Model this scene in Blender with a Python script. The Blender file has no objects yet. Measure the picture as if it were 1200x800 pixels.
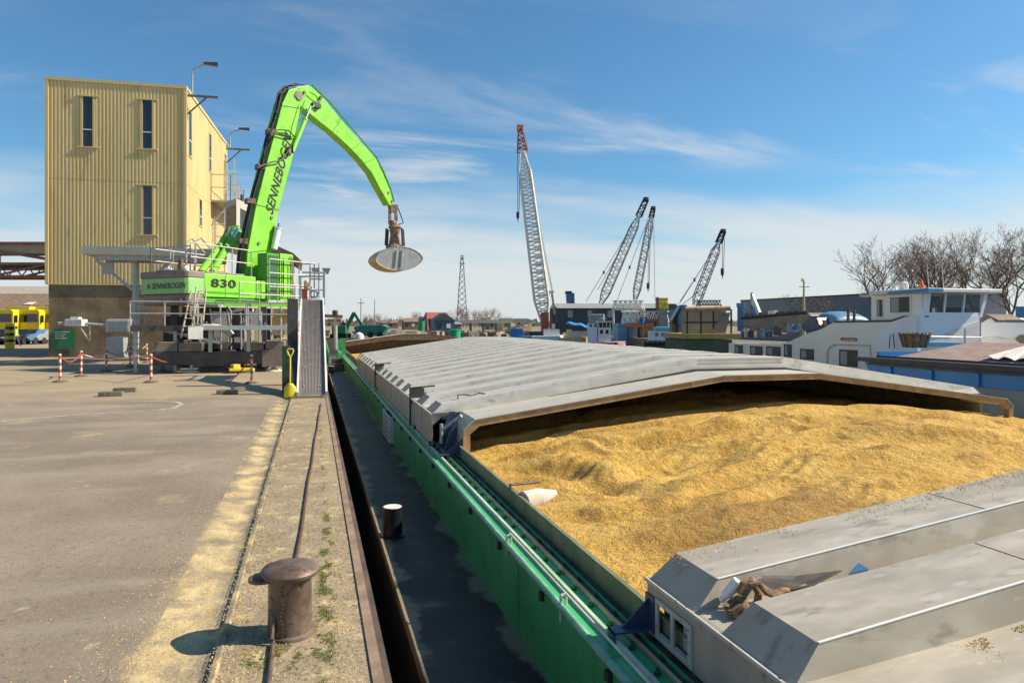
import bpy, bmesh, math, random
from mathutils import Vector, Matrix, noise
random.seed(7)
scene = bpy.context.scene
col = scene.collection
# ------------------------------------------------------------------ camera, sky, sun, exposure
F, EYE, HOR = 817.0, 2.1, 378.0
TH = math.atan(233.0 / F); CT, ST = math.cos(TH), math.sin(TH)
cd = bpy.data.cameras.new('camera'); cam = bpy.data.objects.new('camera', cd); col.objects.link(cam)
cam.location = (0, 0, EYE); cam.rotation_euler = (math.pi / 2, 0, -TH)
cd.sensor_width = 36; cd.lens = 36 * F / 1200.0; cd.shift_y = -(400 - HOR) / 1200.0
cd.clip_start = 0.1; cd.clip_end = 6000
scene.camera = cam
scene.render.resolution_x, scene.render.resolution_y = 1024, 682

SUN_EL = math.radians(39); SUN_AZ = math.atan2(0.985, -0.17)      # azimuth measured from +Y towards +X
sd = Vector((math.sin(SUN_AZ) * math.cos(SUN_EL), math.cos(SUN_AZ) * math.cos(SUN_EL), math.sin(SUN_EL)))
sl = bpy.data.lights.new('sun', 'SUN'); sl.energy = 4.6; sl.angle = math.radians(0.5); sl.color = (1.0, 0.87, 0.70)
so = bpy.data.objects.new('sun', sl); col.objects.link(so); so.rotation_euler = (-sd).to_track_quat('-Z', 'Y').to_euler()

w = bpy.data.worlds.new('World'); scene.world = w; w.use_nodes = True
nt = w.node_tree; nt.nodes.clear(); N = nt.nodes.new; L = nt.links.new
def wm(op, a, b=None, clamp=False):
    n = N('ShaderNodeMath'); n.operation = op; n.use_clamp = clamp
    for i, x in enumerate((a, b)):
        if x is None: continue
        if isinstance(x, (int, float)): n.inputs[i].default_value = x
        else: L(x, n.inputs[i])
    return n.outputs[0]
def wr(x, a, b, c=0, d=1):
    n = N('ShaderNodeMapRange'); n.interpolation_type = 'SMOOTHSTEP'; L(x, n.inputs[0])
    for i, q in enumerate((a, b, c, d)): n.inputs[i + 1].default_value = q
    return n.outputs[0]
out = N('ShaderNodeOutputWorld'); bg = N('ShaderNodeBackground'); L(bg.outputs[0], out.inputs[0])
bg.inputs[1].default_value = 0.08
sky = N('ShaderNodeTexSky'); sky.sky_type = 'NISHITA'; sky.sun_disc = False
sky.sun_elevation = SUN_EL; sky.sun_rotation = SUN_AZ; sky.air_density = 1.0; sky.dust_density = 0.6; sky.ozone_density = 3.0
tc = N('ShaderNodeTexCoord'); sep = N('ShaderNodeSeparateXYZ'); L(tc.outputs['Generated'], sep.inputs[0])
zz = sep.outputs[2]
den = wm('ADD', wm('MAXIMUM', zz, 0.0), 0.16)
comb = N('ShaderNodeCombineXYZ'); L(wm('DIVIDE', sep.outputs[0], den), comb.inputs[0]); L(wm('DIVIDE', sep.outputs[1], den), comb.inputs[1])
mp = N('ShaderNodeMapping'); mp.inputs['Rotation'].default_value = (0, 0, -0.35); mp.inputs['Scale'].default_value = (0.55, 1.5, 1); L(comb.outputs[0], mp.inputs[0])
n1 = N('ShaderNodeTexNoise'); n1.inputs['Scale'].default_value = 1.7; n1.inputs['Detail'].default_value = 9; n1.inputs['Roughness'].default_value = 0.56; n1.inputs['Distortion'].default_value = 0.55
L(mp.outputs[0], n1.inputs['Vector'])
n2 = N('ShaderNodeTexNoise'); n2.inputs['Scale'].default_value = 0.55; n2.inputs['Detail'].default_value = 3; L(comb.outputs[0], n2.inputs['Vector'])
cir = wm('MULTIPLY', wr(n1.outputs[0], 0.46, 0.70), wr(n2.outputs[0], 0.38, 0.60))
cir = wm('MULTIPLY', cir, wr(zz, 0.46, 0.12, 0.12, 0.95))
n3 = N('ShaderNodeTexNoise'); n3.inputs['Scale'].default_value = 1.3; n3.inputs['Detail'].default_value = 6; L(mp.outputs[0], n3.inputs['Vector'])
band = wm('MULTIPLY', wr(wm('SUBTRACT', zz, wm('MULTIPLY', wm('SUBTRACT', n3.outputs[0], 0.5), 0.22)), 0.215, 0.07), 0.86)
# thin contrail on the right
ct = N('ShaderNodeVectorMath'); ct.operation = 'DOT_PRODUCT'; L(tc.outputs['Generated'], ct.inputs[0])
def dirpx(px, py):
    r, d, z = (px - 600) / F, 1.0, (HOR - py) / F
    return Vector((r * CT + d * ST, -r * ST + d * CT, z)).normalized()
pn = dirpx(1010, 268).cross(dirpx(1200, 232)).normalized(); ct.inputs[1].default_value = pn
tr = wm('MULTIPLY', wr(wm('ABSOLUTE', ct.outputs['Value']), 0.006, 0.0), wr(sep.outputs[0], 0.62, 0.75, 0, 0.5))
cl = wm('MAXIMUM', wm('MAXIMUM', cir, band), tr)
mix = N('ShaderNodeMix'); mix.data_type = 'RGBA'; L(cl, mix.inputs[0])
tint = N('ShaderNodeMix'); tint.data_type = 'RGBA'; tint.blend_type = 'MULTIPLY'; tint.inputs[0].default_value = 1; L(sky.outputs[0], tint.inputs[6]); tint.inputs[7].default_value = (.58, .90, 1.0, 1); L(tint.outputs[2], mix.inputs[6])
mix.inputs[7].default_value = (5.6, 5.75, 5.8, 1)
L(mix.outputs[2], bg.inputs[0])
vs = scene.view_settings; vs.view_transform = 'Standard'; vs.look = 'None'; vs.exposure = 0.78; vs.gamma = 1; vs.use_curve_mapping = False
scene.cycles.max_bounces = 6

# ------------------------------------------------------------------ helpers
V = Vector
def W(r, d, z): return V((r * CT + d * ST, -r * ST + d * CT, z))
def CW(px, py, d): return W((px - 600) / F * d, d, EYE - (py - HOR) / F * d)
def G(px, py, z=0.0): return CW(px, py, F * (EYE - z) / (py - HOR))
def onX(px, py, X):
    k = (px - 600) / F; Y = X * (CT - k * ST) / (ST + k * CT); d = X * ST + Y * CT
    return V((X, Y, EYE - (py - HOR) / F * d))
def hit(px, py, P, D):          # P, D in (r, d); returns (t, z)
    k = (px - 600) / F; t = (k * P[1] - P[0]) / (D[0] - k * D[1])
    return t, EYE - (py - HOR) / F * (P[1] + t * D[1])
WL = {}
def wloc(o): return WL.get(o.name, V((0, 0, 0))) if o else V((0, 0, 0))
def tag(o, label=None, cat=None, group=None, kind=None):
    for k, x in (('label', label), ('category', cat), ('group', group), ('kind', kind)):
        if x: o[k] = x
    return o
def E(name, loc, label, cat, group=None):
    o = bpy.data.objects.new(name, None); col.objects.link(o); o.location = loc; o.empty_display_size = 0.3
    WL[o.name] = V(loc); return tag(o, label, cat, group)
def frame(a, b, up=V((0, 0, 1))):
    t = (b - a).normalized()
    if abs(t.dot(up)) > 0.999: up = V((0, 1, 0))
    s = t.cross(up).normalized(); return t, s, s.cross(t)
class MB:
    def __init__(s): s.v = []; s.f = []
    def add(s, vs, fs):
        s.k = getattr(s, 'k', []) + [(len(s.v), len(s.f))]
        n = len(s.v); s.v += [V(p) for p in vs]; s.f += [tuple(i + n for i in f) for f in fs]; return s
    def hexa(s, p): return s.add(p, [(0, 3, 2, 1), (4, 5, 6, 7), (0, 1, 5, 4), (1, 2, 6, 5), (2, 3, 7, 6), (3, 0, 4, 7)])
    def box(s, x0, x1, y0, y1, z0, z1): return s.hexa([(x0, y0, z0), (x1, y0, z0), (x1, y1, z0), (x0, y1, z0), (x0, y0, z1), (x1, y0, z1), (x1, y1, z1), (x0, y1, z1)])
    def bx(s, fn, a0, a1, b0, b1, z0, z1): return s.hexa([fn(a0, b0, z0), fn(a1, b0, z0), fn(a1, b1, z0), fn(a0, b1, z0), fn(a0, b0, z1), fn(a1, b0, z1), fn(a1, b1, z1), fn(a0, b1, z1)])
    def cb(s, c, sx, sy, sz, rz=0):
        c = V(c); M = Matrix.Rotation(rz, 3, 'Z')
        return s.hexa([c + M @ V((x * sx / 2, y * sy / 2, z * sz / 2)) for z in (-1, 1) for x, y in ((-1, -1), (1, -1), (1, 1), (-1, 1))])
    def beam(s, a, b, w_, h_):
        a = V(a); b = V(b); t, sd_, u = frame(a, b)
        return s.hexa([p + sd_ * x * w_ / 2 + u * y * h_ / 2 for p in (a, b) for x, y in ((-1, -1), (1, -1), (1, 1), (-1, 1))])
    def tube(s, a, b, r, n=8, r2=None):
        a = V(a); b = V(b); r2 = r if r2 is None else r2; t, sd_, u = frame(a, b)
        vs = [p + (sd_ * math.cos(2 * math.pi * i / n) + u * math.sin(2 * math.pi * i / n)) * q for p, q in ((a, r), (b, r2)) for i in range(n)]
        fs = [(i, (i + 1) % n, n + (i + 1) % n, n + i) for i in range(n)] + [tuple(range(n))[::-1], tuple(range(n, 2 * n))]
        return s.add(vs, fs)
    def path(s, pts, r, n=6):
        pts = [V(p) for p in pts]; vs = []; prev = None
        for i, p in enumerate(pts):
            a = pts[max(i - 1, 0)]; b = pts[min(i + 1, len(pts) - 1)]
            t = (b - a).normalized()
            if prev is None: _, prev, _ = frame(a, b)
            sd_ = (prev - t * prev.dot(t)).normalized(); prev = sd_; u = t.cross(sd_)
            rr = r[i] if isinstance(r, (list, tuple)) else r
            vs += [p + (sd_ * math.cos(2 * math.pi * j / n) + u * math.sin(2 * math.pi * j / n)) * rr for j in range(n)]
        fs = []
        for i in range(len(pts) - 1):
            for j in range(n): fs.append((i * n + j, i * n + (j + 1) % n, (i + 1) * n + (j + 1) % n, (i + 1) * n + j))
        fs += [tuple(range(n))[::-1], tuple(range((len(pts) - 1) * n, len(pts) * n))]
        return s.add(vs, fs)
    def prism(s, pts, vec):
        pts = [V(p) for p in pts]; n = len(pts); vec = V(vec)
        return s.add(pts + [p + vec for p in pts], [tuple(range(n)), tuple(range(n, 2 * n))[::-1]] + [(i, (i + 1) % n, n + (i + 1) % n, n + i) for i in range(n)])
    def lathe(s, prof, c, n=24, ax=None):
        c = V(c); vs = []
        for r, z in prof:
            for i in range(n):
                a = 2 * math.pi * i / n; vs.append(c + V((r * math.cos(a), r * math.sin(a), z)))
        fs = [(k * n + i, k * n + (i + 1) % n, (k + 1) * n + (i + 1) % n, (k + 1) * n + i) for k in range(len(prof) - 1) for i in range(n)]
        fs += [tuple(range(n))[::-1], tuple(range((len(prof) - 1) * n, len(prof) * n))]
        return s.add(vs, fs)
    def poly(s, pts): return s.add(pts, [tuple(range(len(pts)))])
    def grid(s, nx, ny, fn):
        vs = [fn(i / (nx - 1), j / (ny - 1)) for j in range(ny) for i in range(nx)]
        return s.add(vs, [(j * nx + i, j * nx + i + 1, (j + 1) * nx + i + 1, (j + 1) * nx + i) for j in range(ny - 1) for i in range(nx - 1)])
    def rail(s, pts, h, r=0.025, mids=1, step=1.3):      # handrail: posts and horizontal tubes
        pts = [V(p) for p in pts]
        for a, b in zip(pts[:-1], pts[1:]):
            n = max(1, round((b - a).length / step))
            for i in range(n + 1):
                q = a.lerp(b, i / n); s.tube(q, q + V((0, 0, h)), r, 6)
            for k in range(mids + 1):
                hh = V((0, 0, h * (1 - k / (mids + 1)))); s.tube(a + hh, b + hh, r, 6)
        return s
    def build(s, name, mat, parent=None, smooth=False, bevel=0, recalc=True):
        me = bpy.data.meshes.new(name); off = wloc(parent)
        me.from_pydata([p - off for p in s.v], [], s.f); me.update()
        if recalc:
            bm = bmesh.new(); bm.from_mesh(me); bmesh.ops.recalc_face_normals(bm, faces=bm.faces); bm.to_mesh(me); bm.free()
        o = bpy.data.objects.new(name, me); col.objects.link(o); me.materials.append(mat)
        if parent: o.parent = parent
        WL[o.name] = off
        if smooth:
            for p in me.polygons: p.use_smooth = True
            if smooth != 2: me.set_sharp_from_angle(angle=math.radians(35))
        if bevel:
            m = o.modifiers.new('bevel', 'BEVEL'); m.width = bevel; m.segments = 2; m.limit_method = 'ANGLE'; m.angle_limit = math.radians(40)
        return o
def parts(mb, name, mat, parent, per=1, **kw):
    """build every primitive (or every `per` primitives) of mb as a part of its own"""
    ks = mb.k + [(len(mb.v), len(mb.f))]; res = []
    for i in range(0, len(mb.k), per):
        a, b_ = ks[i], ks[min(i + per, len(mb.k))]
        q = MB(); q.v = mb.v[a[0]:b_[0]]; q.f = [tuple(x - a[0] for x in f) for f in mb.f[a[1]:b_[1]]]
        res.append(q.build(name, mat, parent, **kw))
    return res
def solo(o, loc):
    """give a single-mesh thing its origin at its base"""
    loc = V(loc); o.data.transform(Matrix.Translation(-loc)); o.location = loc; WL[o.name] = loc; return o
def copy_tree(o, parent=None):
    c = o.copy(); col.objects.link(c); c.parent = parent
    if parent is None: WL[c.name] = WL.get(o.name, V((0, 0, 0)))
    for ch in list(o.children): copy_tree(ch, c)
    return c
def text(name, s, mat, parent, origin, xdir, ydir, size, depth=0.01, shear=0.0, sx=1.0):
    cu = bpy.data.curves.new(name, 'FONT'); cu.body = s; cu.size = 1; cu.extrude = 0.02; cu.shear = shear; cu.align_x = 'LEFT'; cu.offset = 0.022; cu.space_character = 1.08
    t = bpy.data.objects.new(name, cu); col.objects.link(t); bpy.context.view_layer.update()
    me = bpy.data.meshes.new_from_object(t.evaluated_get(bpy.context.evaluated_depsgraph_get()))
    bpy.data.objects.remove(t); bpy.data.curves.remove(cu)
    xd = V(xdir).normalized(); yd = V(ydir).normalized(); nd = xd.cross(yd); off = wloc(parent)
    for v in me.vertices:
        c = v.co; v.co = V(origin) + xd * c.x * size * sx + yd * c.y * size + nd * (c.z / 0.02 * depth) - off
    o = bpy.data.objects.new(name, me); col.objects.link(o); me.materials.clear(); me.materials.append(mat); o.parent = parent; WL[o.name] = off
    return o

# ------------------------------------------------------------------ materials
def mat(name, c1, c2=None, sc=3.0, rough=0.6, metal=0.0, bump=0.0, bsc=60.0, st=(1, 1, 1), lo=0.35, hi=0.65, c3=None, sc3=25.0, lo3=0.55, hi3=0.7, spec=0.5, rvar=0.0, em=None):
    m = bpy.data.materials.new(name); m.use_nodes = True; t = m.node_tree; b = t.nodes['Principled BSDF']
    b.inputs['Roughness'].default_value = rough; b.inputs['Metallic'].default_value = metal; b.inputs['Specular IOR Level'].default_value = spec
    b.inputs['Base Color'].default_value = (*c1, 1)
    tc = t.nodes.new('ShaderNodeTexCoord'); mp = t.nodes.new('ShaderNodeMapping'); mp.inputs['Scale'].default_value = st; t.links.new(tc.outputs['Object'], mp.inputs[0])
    def nz(s_, d_=6, vec=mp, ro=0.6):
        n = t.nodes.new('ShaderNodeTexNoise'); n.inputs['Scale'].default_value = s_; n.inputs['Detail'].default_value = d_; n.inputs['Roughness'].default_value = ro; t.links.new(vec.outputs[0], n.inputs['Vector']); return n.outputs[0]
    def rng(x, a, b_, c_=0, d_=1):
        n = t.nodes.new('ShaderNodeMapRange'); n.interpolation_type = 'SMOOTHSTEP'; t.links.new(x, n.inputs[0])
        for i, q in enumerate((a, b_, c_, d_)): n.inputs[i + 1].default_value = q
        return n.outputs[0]
    def mx(f, a, b_):
        n = t.nodes.new('ShaderNodeMix'); n.data_type = 'RGBA'; t.links.new(f, n.inputs[0])
        for i, q in ((6, a), (7, b_)):
            if isinstance(q, tuple): n.inputs[i].default_value = (*q[:3], 1)
            else: t.links.new(q, n.inputs[i])
        return n.outputs[2]
    c = c1
    if c2: c = mx(rng(nz(sc), lo, hi), c1, c2)
    if c3: c = mx(rng(nz(sc3, 8), lo3, hi3), c, c3)
    if not isinstance(c, tuple): t.links.new(c, b.inputs['Base Color'])
    if rvar: t.links.new(rng(nz(sc * 2), 0.3, 0.7, max(rough - rvar, 0.05), min(rough + rvar, 1)), b.inputs['Roughness'])
    if bump:
        n = t.nodes.new('ShaderNodeBump'); n.inputs['Strength'].default_value = 1.0; n.inputs['Distance'].default_value = bump
        t.links.new(nz(bsc, 4), n.inputs['Height']); t.links.new(n.outputs[0], b.inputs['Normal'])
    if em: b.inputs['Emission Color'].default_value = (*em[0], 1); b.inputs['Emission Strength'].default_value = em[1]
    m['h'] = 1
    m_api[name] = (t, b, mp, nz, rng, mx)
    return m
m_api = {}
def rgb(h): 
    h = h.lstrip('#'); return tuple(((int(h[i:i + 2], 16) / 255) ** 2.2) for i in (0, 2, 4))
# ------------------------------------------------------------------ setting
M = {}
M['asphalt'] = mat('asphalt', (.185, .146, .104), (.27, .22, .162), sc=.35, rough=.9, bump=.006, bsc=45, c3=(.42, .34, .20), sc3=.9, lo3=.56, hi3=.78)
M['apron'] = mat('apron', (.24, .185, .12), (.33, .26, .165), sc=1.6, rough=.92, bump=.012, bsc=26, c3=(.50, .40, .20), sc3=4, lo3=.52, hi3=.68)
M['gutter'] = mat('gutter', (.15, .13, .10), (.24, .20, .14), sc=2, rough=.9, bump=.006, bsc=40, c3=(.5, .38, .17), sc3=3, lo3=.5, hi3=.65)
M['edge_steel'] = mat('edge_steel', (.19, .13, .085), (.30, .21, .14), sc=3, rough=.75, bump=.003, bsc=40)
M['rust'] = mat('rust', (.11, .073, .052), (.20, .145, .11), sc=6, rough=.55, metal=.35, bump=.004, bsc=30, c3=(.05, .03, .025), sc3=14)
M['wall'] = mat('quay_wall', (.05, .045, .04), (.12, .08, .055), sc=2, rough=.9, bump=.01, bsc=12)
M['water'] = mat('water', (.02, .035, .035), rough=.06, bump=.03, bsc=1.6)
M['land'] = mat('land', (.16, .14, .10), (.24, .2, .13), sc=.05, rough=.95)
# extra shaping of the asphalt: speckle of aggregate and long pale streaks of dust
def speckle(m, c_hi, sc, lo, hi, amt=1.0):
    t, b, mp, nz, rng, mx = m_api[m.name]
    src = b.inputs['Base Color'].links[0].from_socket
    f = rng(nz(sc, 2, ro=.7), lo, hi, 0, amt)
    t.links.new(mx(f, src, c_hi), b.inputs['Base Color'])
speckle(M['asphalt'], (.34, .30, .24), 55, .55, .75, .7)
speckle(M['asphalt'], (.08, .066, .052), 16, .52, .70, .45)
speckle(M['asphalt'], (.40, .34, .24), 2.6, .66, .74, .6)
speckle(M['asphalt'], (.30, .26, .20), 21, .56, .72, .6)
speckle(M['asphalt'], (.05, .045, .04), 38, .58, .75, .6)
speckle(M['apron'], (.12, .10, .07), 12, .54, .68, .6)
speckle(M['apron'], (.07, .06, .045), 30, .53, .68, .9)
speckle(M['apron'], (.55, .46, .26), 60, .58, .72, .9)
speckle(M['gutter'], (.55, .42, .18), 50, .55, .7, .8)
# dust that lies where the trucks are loaded
t, b, mp, nz, rng, mx = m_api['asphalt']
sx = t.nodes.new('ShaderNodeSeparateXYZ'); tcn = t.nodes.new('ShaderNodeNewGeometry'); t.links.new(tcn.outputs['Position'], sx.inputs[0])
add = t.nodes.new('ShaderNodeMath'); add.operation = 'MULTIPLY_ADD'; t.links.new(nz(.45, 6), add.inputs[0]); add.inputs[1].default_value = 14; t.links.new(sx.outputs[1], add.inputs[2])
f1 = rng(add.outputs[0], 25, 32, 0, .42)
t.links.new(mx(f1, b.inputs['Base Color'].links[0].from_socket, (.42, .33, .18)), b.inputs['Base Color'])
st2 = t.nodes.new('ShaderNodeMapping'); st2.inputs['Scale'].default_value = (.25, 1.4, 1); st2.inputs['Rotation'].default_value = (0, 0, .35); t.links.new(tcn.outputs['Position'], st2.inputs[0])
f2 = rng(nz(.9, 7, st2), .5, .72, 0, .45)
t.links.new(mx(f2, b.inputs['Base Color'].links[0].from_socket, (.30, .265, .21)), b.inputs['Base Color'])
f3 = rng(nz(.5, 7, st2), .42, .25, 0, .45)
t.links.new(mx(f3, b.inputs['Base Color'].links[0].from_socket, (.07, .065, .06)), b.inputs['Base Color'])

# grain dust spilled along the gutter: a stain with ragged, grainy edges
def spill(name):
    t, b, mp, nz, rng, mx = m_api[name]
    g = t.nodes.new('ShaderNodeNewGeometry'); sp = t.nodes.new('ShaderNodeSeparateXYZ'); t.links.new(g.outputs['Position'], sp.inputs[0])
    def mm(op, a, b_):
        n = t.nodes.new('ShaderNodeMath'); n.operation = op
        for i, x in enumerate((a, b_)):
            if isinstance(x, (int, float)): n.inputs[i].default_value = x
            else: t.links.new(x, n.inputs[i])
        return n.outputs[0]
    class PV: outputs = [g.outputs['Position']]
    x, y = sp.outputs[0], sp.outputs[1]
    n_ = mm('ADD', mm('ADD', mm('MULTIPLY', mm('SUBTRACT', nz(1.6, 5, PV), .5), .35), mm('MULTIPLY', mm('SUBTRACT', nz(11, 5, PV), .5), .22)), mm('MULTIPLY', mm('SUBTRACT', nz(75, 2, PV), .5), .26))
    le = mm('ADD', x, n_)
    yl_ = rng(y, 4, 13, 1.09, .93)
    f = mm('MULTIPLY', rng(mm('ADD', le, yl_), -.07, .09), rng(mm('SUBTRACT', -.70, mm('ADD', x, mm('MULTIPLY', n_, .6))), -.05, .07))
    f = mm('MULTIPLY', f, rng(mm('ADD', y, mm('MULTIPLY', n_, 4)), 19.5, 15.5))
    c = mx(rng(nz(3, 6, PV), .35, .65), (.40, .31, .15), (.58, .45, .23)); c = mx(rng(nz(60, 2, PV), .5, .66, 0, .85), c, (.24, .17, .085)); c = mx(rng(nz(85, 2, PV), .56, .68, 0, .8), c, (.85, .68, .34))
    t.links.new(mx(mm('MULTIPLY', f, rng(nz(2.3, 7, PV), .36, .58, .14, .9)), b.inputs['Base Color'].links[0].from_socket, c), b.inputs['Base Color'])
spill('asphalt'); spill('gutter')
def S(o): return tag(o, kind='structure')
XG = -1.04
S(MB().poly([(-2500, -60, 0), (XG, -60, 0), (XG, 2500, 0), (-2500, 2500, 0)]).build('yard_ground', M['asphalt']))
prof = [(XG, 0), (-.98, -.006), (-.88, -.018), (-.76, -.032), (-.66, -.034), (-.615, -.024), (-.595, .004), (-.565, .008), (-.55, 0)]
mb = MB()
for (x0, z0), (x1, z1) in zip(prof[:-1], prof[1:]): mb.add([(x0, -60, z0), (x1, -60, z1), (x1, 23, z1), (x0, 23, z0)], [(0, 1, 2, 3)])
S(mb.build('gutter', M['gutter'], recalc=False))
S(MB().poly([(XG, 23, 0), (-.55, 23, 0), (-.55, 2500, 0), (XG, 2500, 0)]).build('yard_strip', M['asphalt']))
S(MB().poly([(-.55, -60, 0), (.335, -60, 0), (.335, 115, 0), (-.55, 115, 0)]).build('quay_apron', M['apron']))
S(MB().box(.335, .40, -60, 115, -.3, .012).build('quay_edge', M['edge_steel']))
mb = MB().box(.40, .445, -60, 115, -.35, -.004).box(.30, .44, -60, 115, -5, -.351)
for i in range(70): mb.box(.438, .47, -4 + i * .8, -3.6 + i * .8, -4.9, -.36)
S(mb.build('quay_wall', M['wall']))
S(MB().poly([(.3, -60, -2.3), (1500, -60, -2.3), (1500, 1500, -2.3), (.3, 1500, -2.3)]).build('harbour_water', M['water']))
S(MB().box(-.55, 2500, 116, 2500, -3, -.25).build('far_bank', M['land']))
S(MB().box(44, 2500, -60, 115.9, -3, -.1).build('side_bank', M['land']))

# scattered kernels on the apron and gutter edge
M['kernel'] = mat('kernel', (.62, .46, .18), (.5, .36, .14), sc=20, rough=.8)
mb = MB()
def kern(x, y, z, s):
    a = random.random() * 6.28; c, s_ = math.cos(a) * s, math.sin(a) * s
    mb.add([(x + c, y + s_, z), (x - s_ * .7, y + c * .7, z), (x - c, y - s_, z), (x + s_ * .7, y - c * .7, z), (x, y, z + s * .8)], [(0, 1, 4), (1, 2, 4), (2, 3, 4), (3, 0, 4)])
for i in range(9000):
    y = 2.2 + 12 * random.random() ** 1.8; q = random.random()
    if q < .45: x = -.62 + abs(random.gauss(0, .13))
    elif q < .65: x = -1.02 - abs(random.gauss(0, .2))
    elif q < .85: x = .2 + random.gauss(0, .06)
    else: x = random.uniform(-.55, .33)
    if x < .33 : kern(x, y, .001, random.uniform(.004, .008))
tag(mb.build('loose_kernels', M['kernel'], recalc=False), 'loose grain kernels scattered over the quay concrete', 'grain', kind='stuff')
# moss and grass
M['moss'] = mat('moss', (.13, .17, .04), (.28, .26, .09), sc=9, rough=.95)
mb = MB()
def blade(x, y, h):
    a = random.random() * 6.28; dx, dy = math.cos(a) * .003, math.sin(a) * .003; lx, ly = random.gauss(0, .012), random.gauss(0, .012)
    mb.add([(x - dx, y - dy, 0), (x + dx, y + dy, 0), (x + lx, y + ly, h)], [(0, 1, 2)])
for i in range(27000):
    q = random.random()
    if q < .5: y = random.gauss(6.0, 1.1); x = .085 + .02 * (y - 5) + random.gauss(0, .035 if y < 7 else .02)
    elif q < .68: y = random.uniform(3.5, 18); x = -.55 + random.gauss(0, .014)
    elif q < .86: y = random.gauss(4.62, .10); x = random.gauss(-.16, .13)
    else: y = random.uniform(7, 17); x = .13 + random.gauss(0, .018)
    if y < 3 or x > .33: continue
    if noise.noise((x * 11, y * 4.3, 0)) + .5 * noise.noise((x * 40, y * 30, 0)) > .10: blade(x, y, random.uniform(.004, .016))
tag(mb.build('quay_moss', M['moss'], recalc=False), 'green moss and short grass in the joints of the quay', 'moss', kind='stuff')
# chalky line on the yard
M['chalk'] = mat('chalk', (.50, .46, .38), (.24, .21, .17), sc=9, rough=.95)
pts = [G(px, py) for px, py in ((-30, 497), (20, 492), (75, 487), (130, 483), (175, 481), (203, 478), (213, 474), (208, 471), (190, 470), (168, 470), (150, 470.5))]
mb = MB(); fine = []
for a, b_ in zip(pts[:-1], pts[1:]):
    for k in range(12): fine.append(a.lerp(b_, k / 12))
vs = []
for i, p in enumerate(fine):
    q = fine[min(i + 1, len(fine) - 1)] - fine[max(i - 1, 0)]; q.z = 0; n_ = V((-q.y, q.x, 0)).normalized()
    w_ = .05 + .035 * noise.noise((i * .9, 0, 0)) ; vs += [p + n_ * w_ + V((0, 0, .004)), p - n_ * w_ * (1.2 + noise.noise((i * .7, 4, 0))) + V((0, 0, .004))]
mb.add(vs, [(2 * i, 2 * i + 1, 2 * i + 3, 2 * i + 2) for i in range(len(fine) - 1)])
S(mb.build('chalk_line', M['chalk'], recalc=False))

# ------------------------------------------------------------------ cargo barge
MXC = 17.11
mir = lambda x: MXC - x
XA, XB = 7.49, 9.62
M['green'] = mat('green_paint', (.045, .36, .115), (.06, .43, .15), sc=.8, rough=.34, st=(1, 1, 1), c3=(.05, .16, .085), sc3=5, lo3=.58, hi3=.8, rvar=.08)
t, b, mp, nz, rng, mx = m_api['green_paint']      # vertical run-off streaks and scrapes
ms = t.nodes.new('ShaderNodeMapping'); ms.inputs['Scale'].default_value = (1, 7, .35); t.links.new(mp.outputs[0], ms.inputs[0])
t.links.new(mx(rng(nz(3.0, 7, ms), .56, .76, 0, .8), b.inputs['Base Color'].links[0].from_socket, (.12, .34, .18)), b.inputs['Base Color'])
t.links.new(mx(rng(nz(9.0, 4, ms), .67, .75, 0, .8), b.inputs['Base Color'].links[0].from_socket, (.45, .5, .38)), b.inputs['Base Color'])
t.links.new(mx(rng(nz(2.1, 7, ms), .56, .74, 0, .8), b.inputs['Base Color'].links[0].from_socket, (.10, .085, .04)), b.inputs['Base Color'])
M['greenrail'] = mat('green_rail', (.12, .34, .20), (.25, .46, .32), sc=5, rough=.45)
M['deck'] = mat('deck', (.032, .027, .023), (.058, .050, .042), sc=1.1, rough=.6, bump=.0015, bsc=60, spec=.35, c3=(.17, .14, .09), sc3=2.2, lo3=.58, hi3=.72)
speckle(M['deck'], (.30, .25, .16), 70, .63, .72, .7)
t, b, mp, nz, rng, mx = m_api['deck']      # dust gathered at both edges of the gangway
g = t.nodes.new('ShaderNodeNewGeometry'); sx = t.nodes.new('ShaderNodeSeparateXYZ'); t.links.new(g.outputs['Position'], sx.inputs[0])
def ma(op, a, b_):
    n = t.nodes.new('ShaderNodeMath'); n.operation = op
    for i, x in enumerate((a, b_)):
        if isinstance(x, (int, float)): n.inputs[i].default_value = x
        else: t.links.new(x, n.inputs[i])
    return n.outputs[0]
dx_ = ma('ABSOLUTE', ma('SUBTRACT', sx.outputs[0], 1.45), 0)
ed = rng(ma('ADD', dx_, ma('MULTIPLY', ma('SUBTRACT', nz(1.4, 7), .5), .95)), .37, .50, 0, .85)
t.links.new(mx(ed, b.inputs['Base Color'].links[0].from_socket, (.27, .225, .15)), b.inputs['Base Color'])
M['hull'] = mat('hull_black', (.015, .015, .016), (.06, .035, .025), sc=3, rough=.6, st=(1, 1, .3), lo=.5, hi=.8)
def alu(name, c1, c2, c3, st=(1, 1, 1), rough=.42, metal=.45):
    m = mat(name, c1, c2, sc=2.2, rough=rough, metal=metal, bump=.0012, bsc=9, c3=c3, sc3=5, lo3=.56, hi3=.72, rvar=.1, st=st)
    speckle(m, (.62, .6, .54), 11, .64, .74, .35)
    return m
M['alu'] = alu('aluminium', (.50, .47, .395), (.58, .55, .475), (.35, .315, .25), st=(.6, 1.6, 1), rough=.47, metal=.25)
M['alu_worn'] = alu('aluminium_worn', (.38, .345, .27), (.47, .43, .35), (.28, .25, .19), st=(.6, 1.6, 1), rough=.55, metal=.15)
speckle(M['alu_worn'], (.24, .21, .16), 1.3, .52, .66, .3)
speckle(M['alu_worn'], (.60, .57, .50), 3.1, .62, .70, .5)
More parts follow.
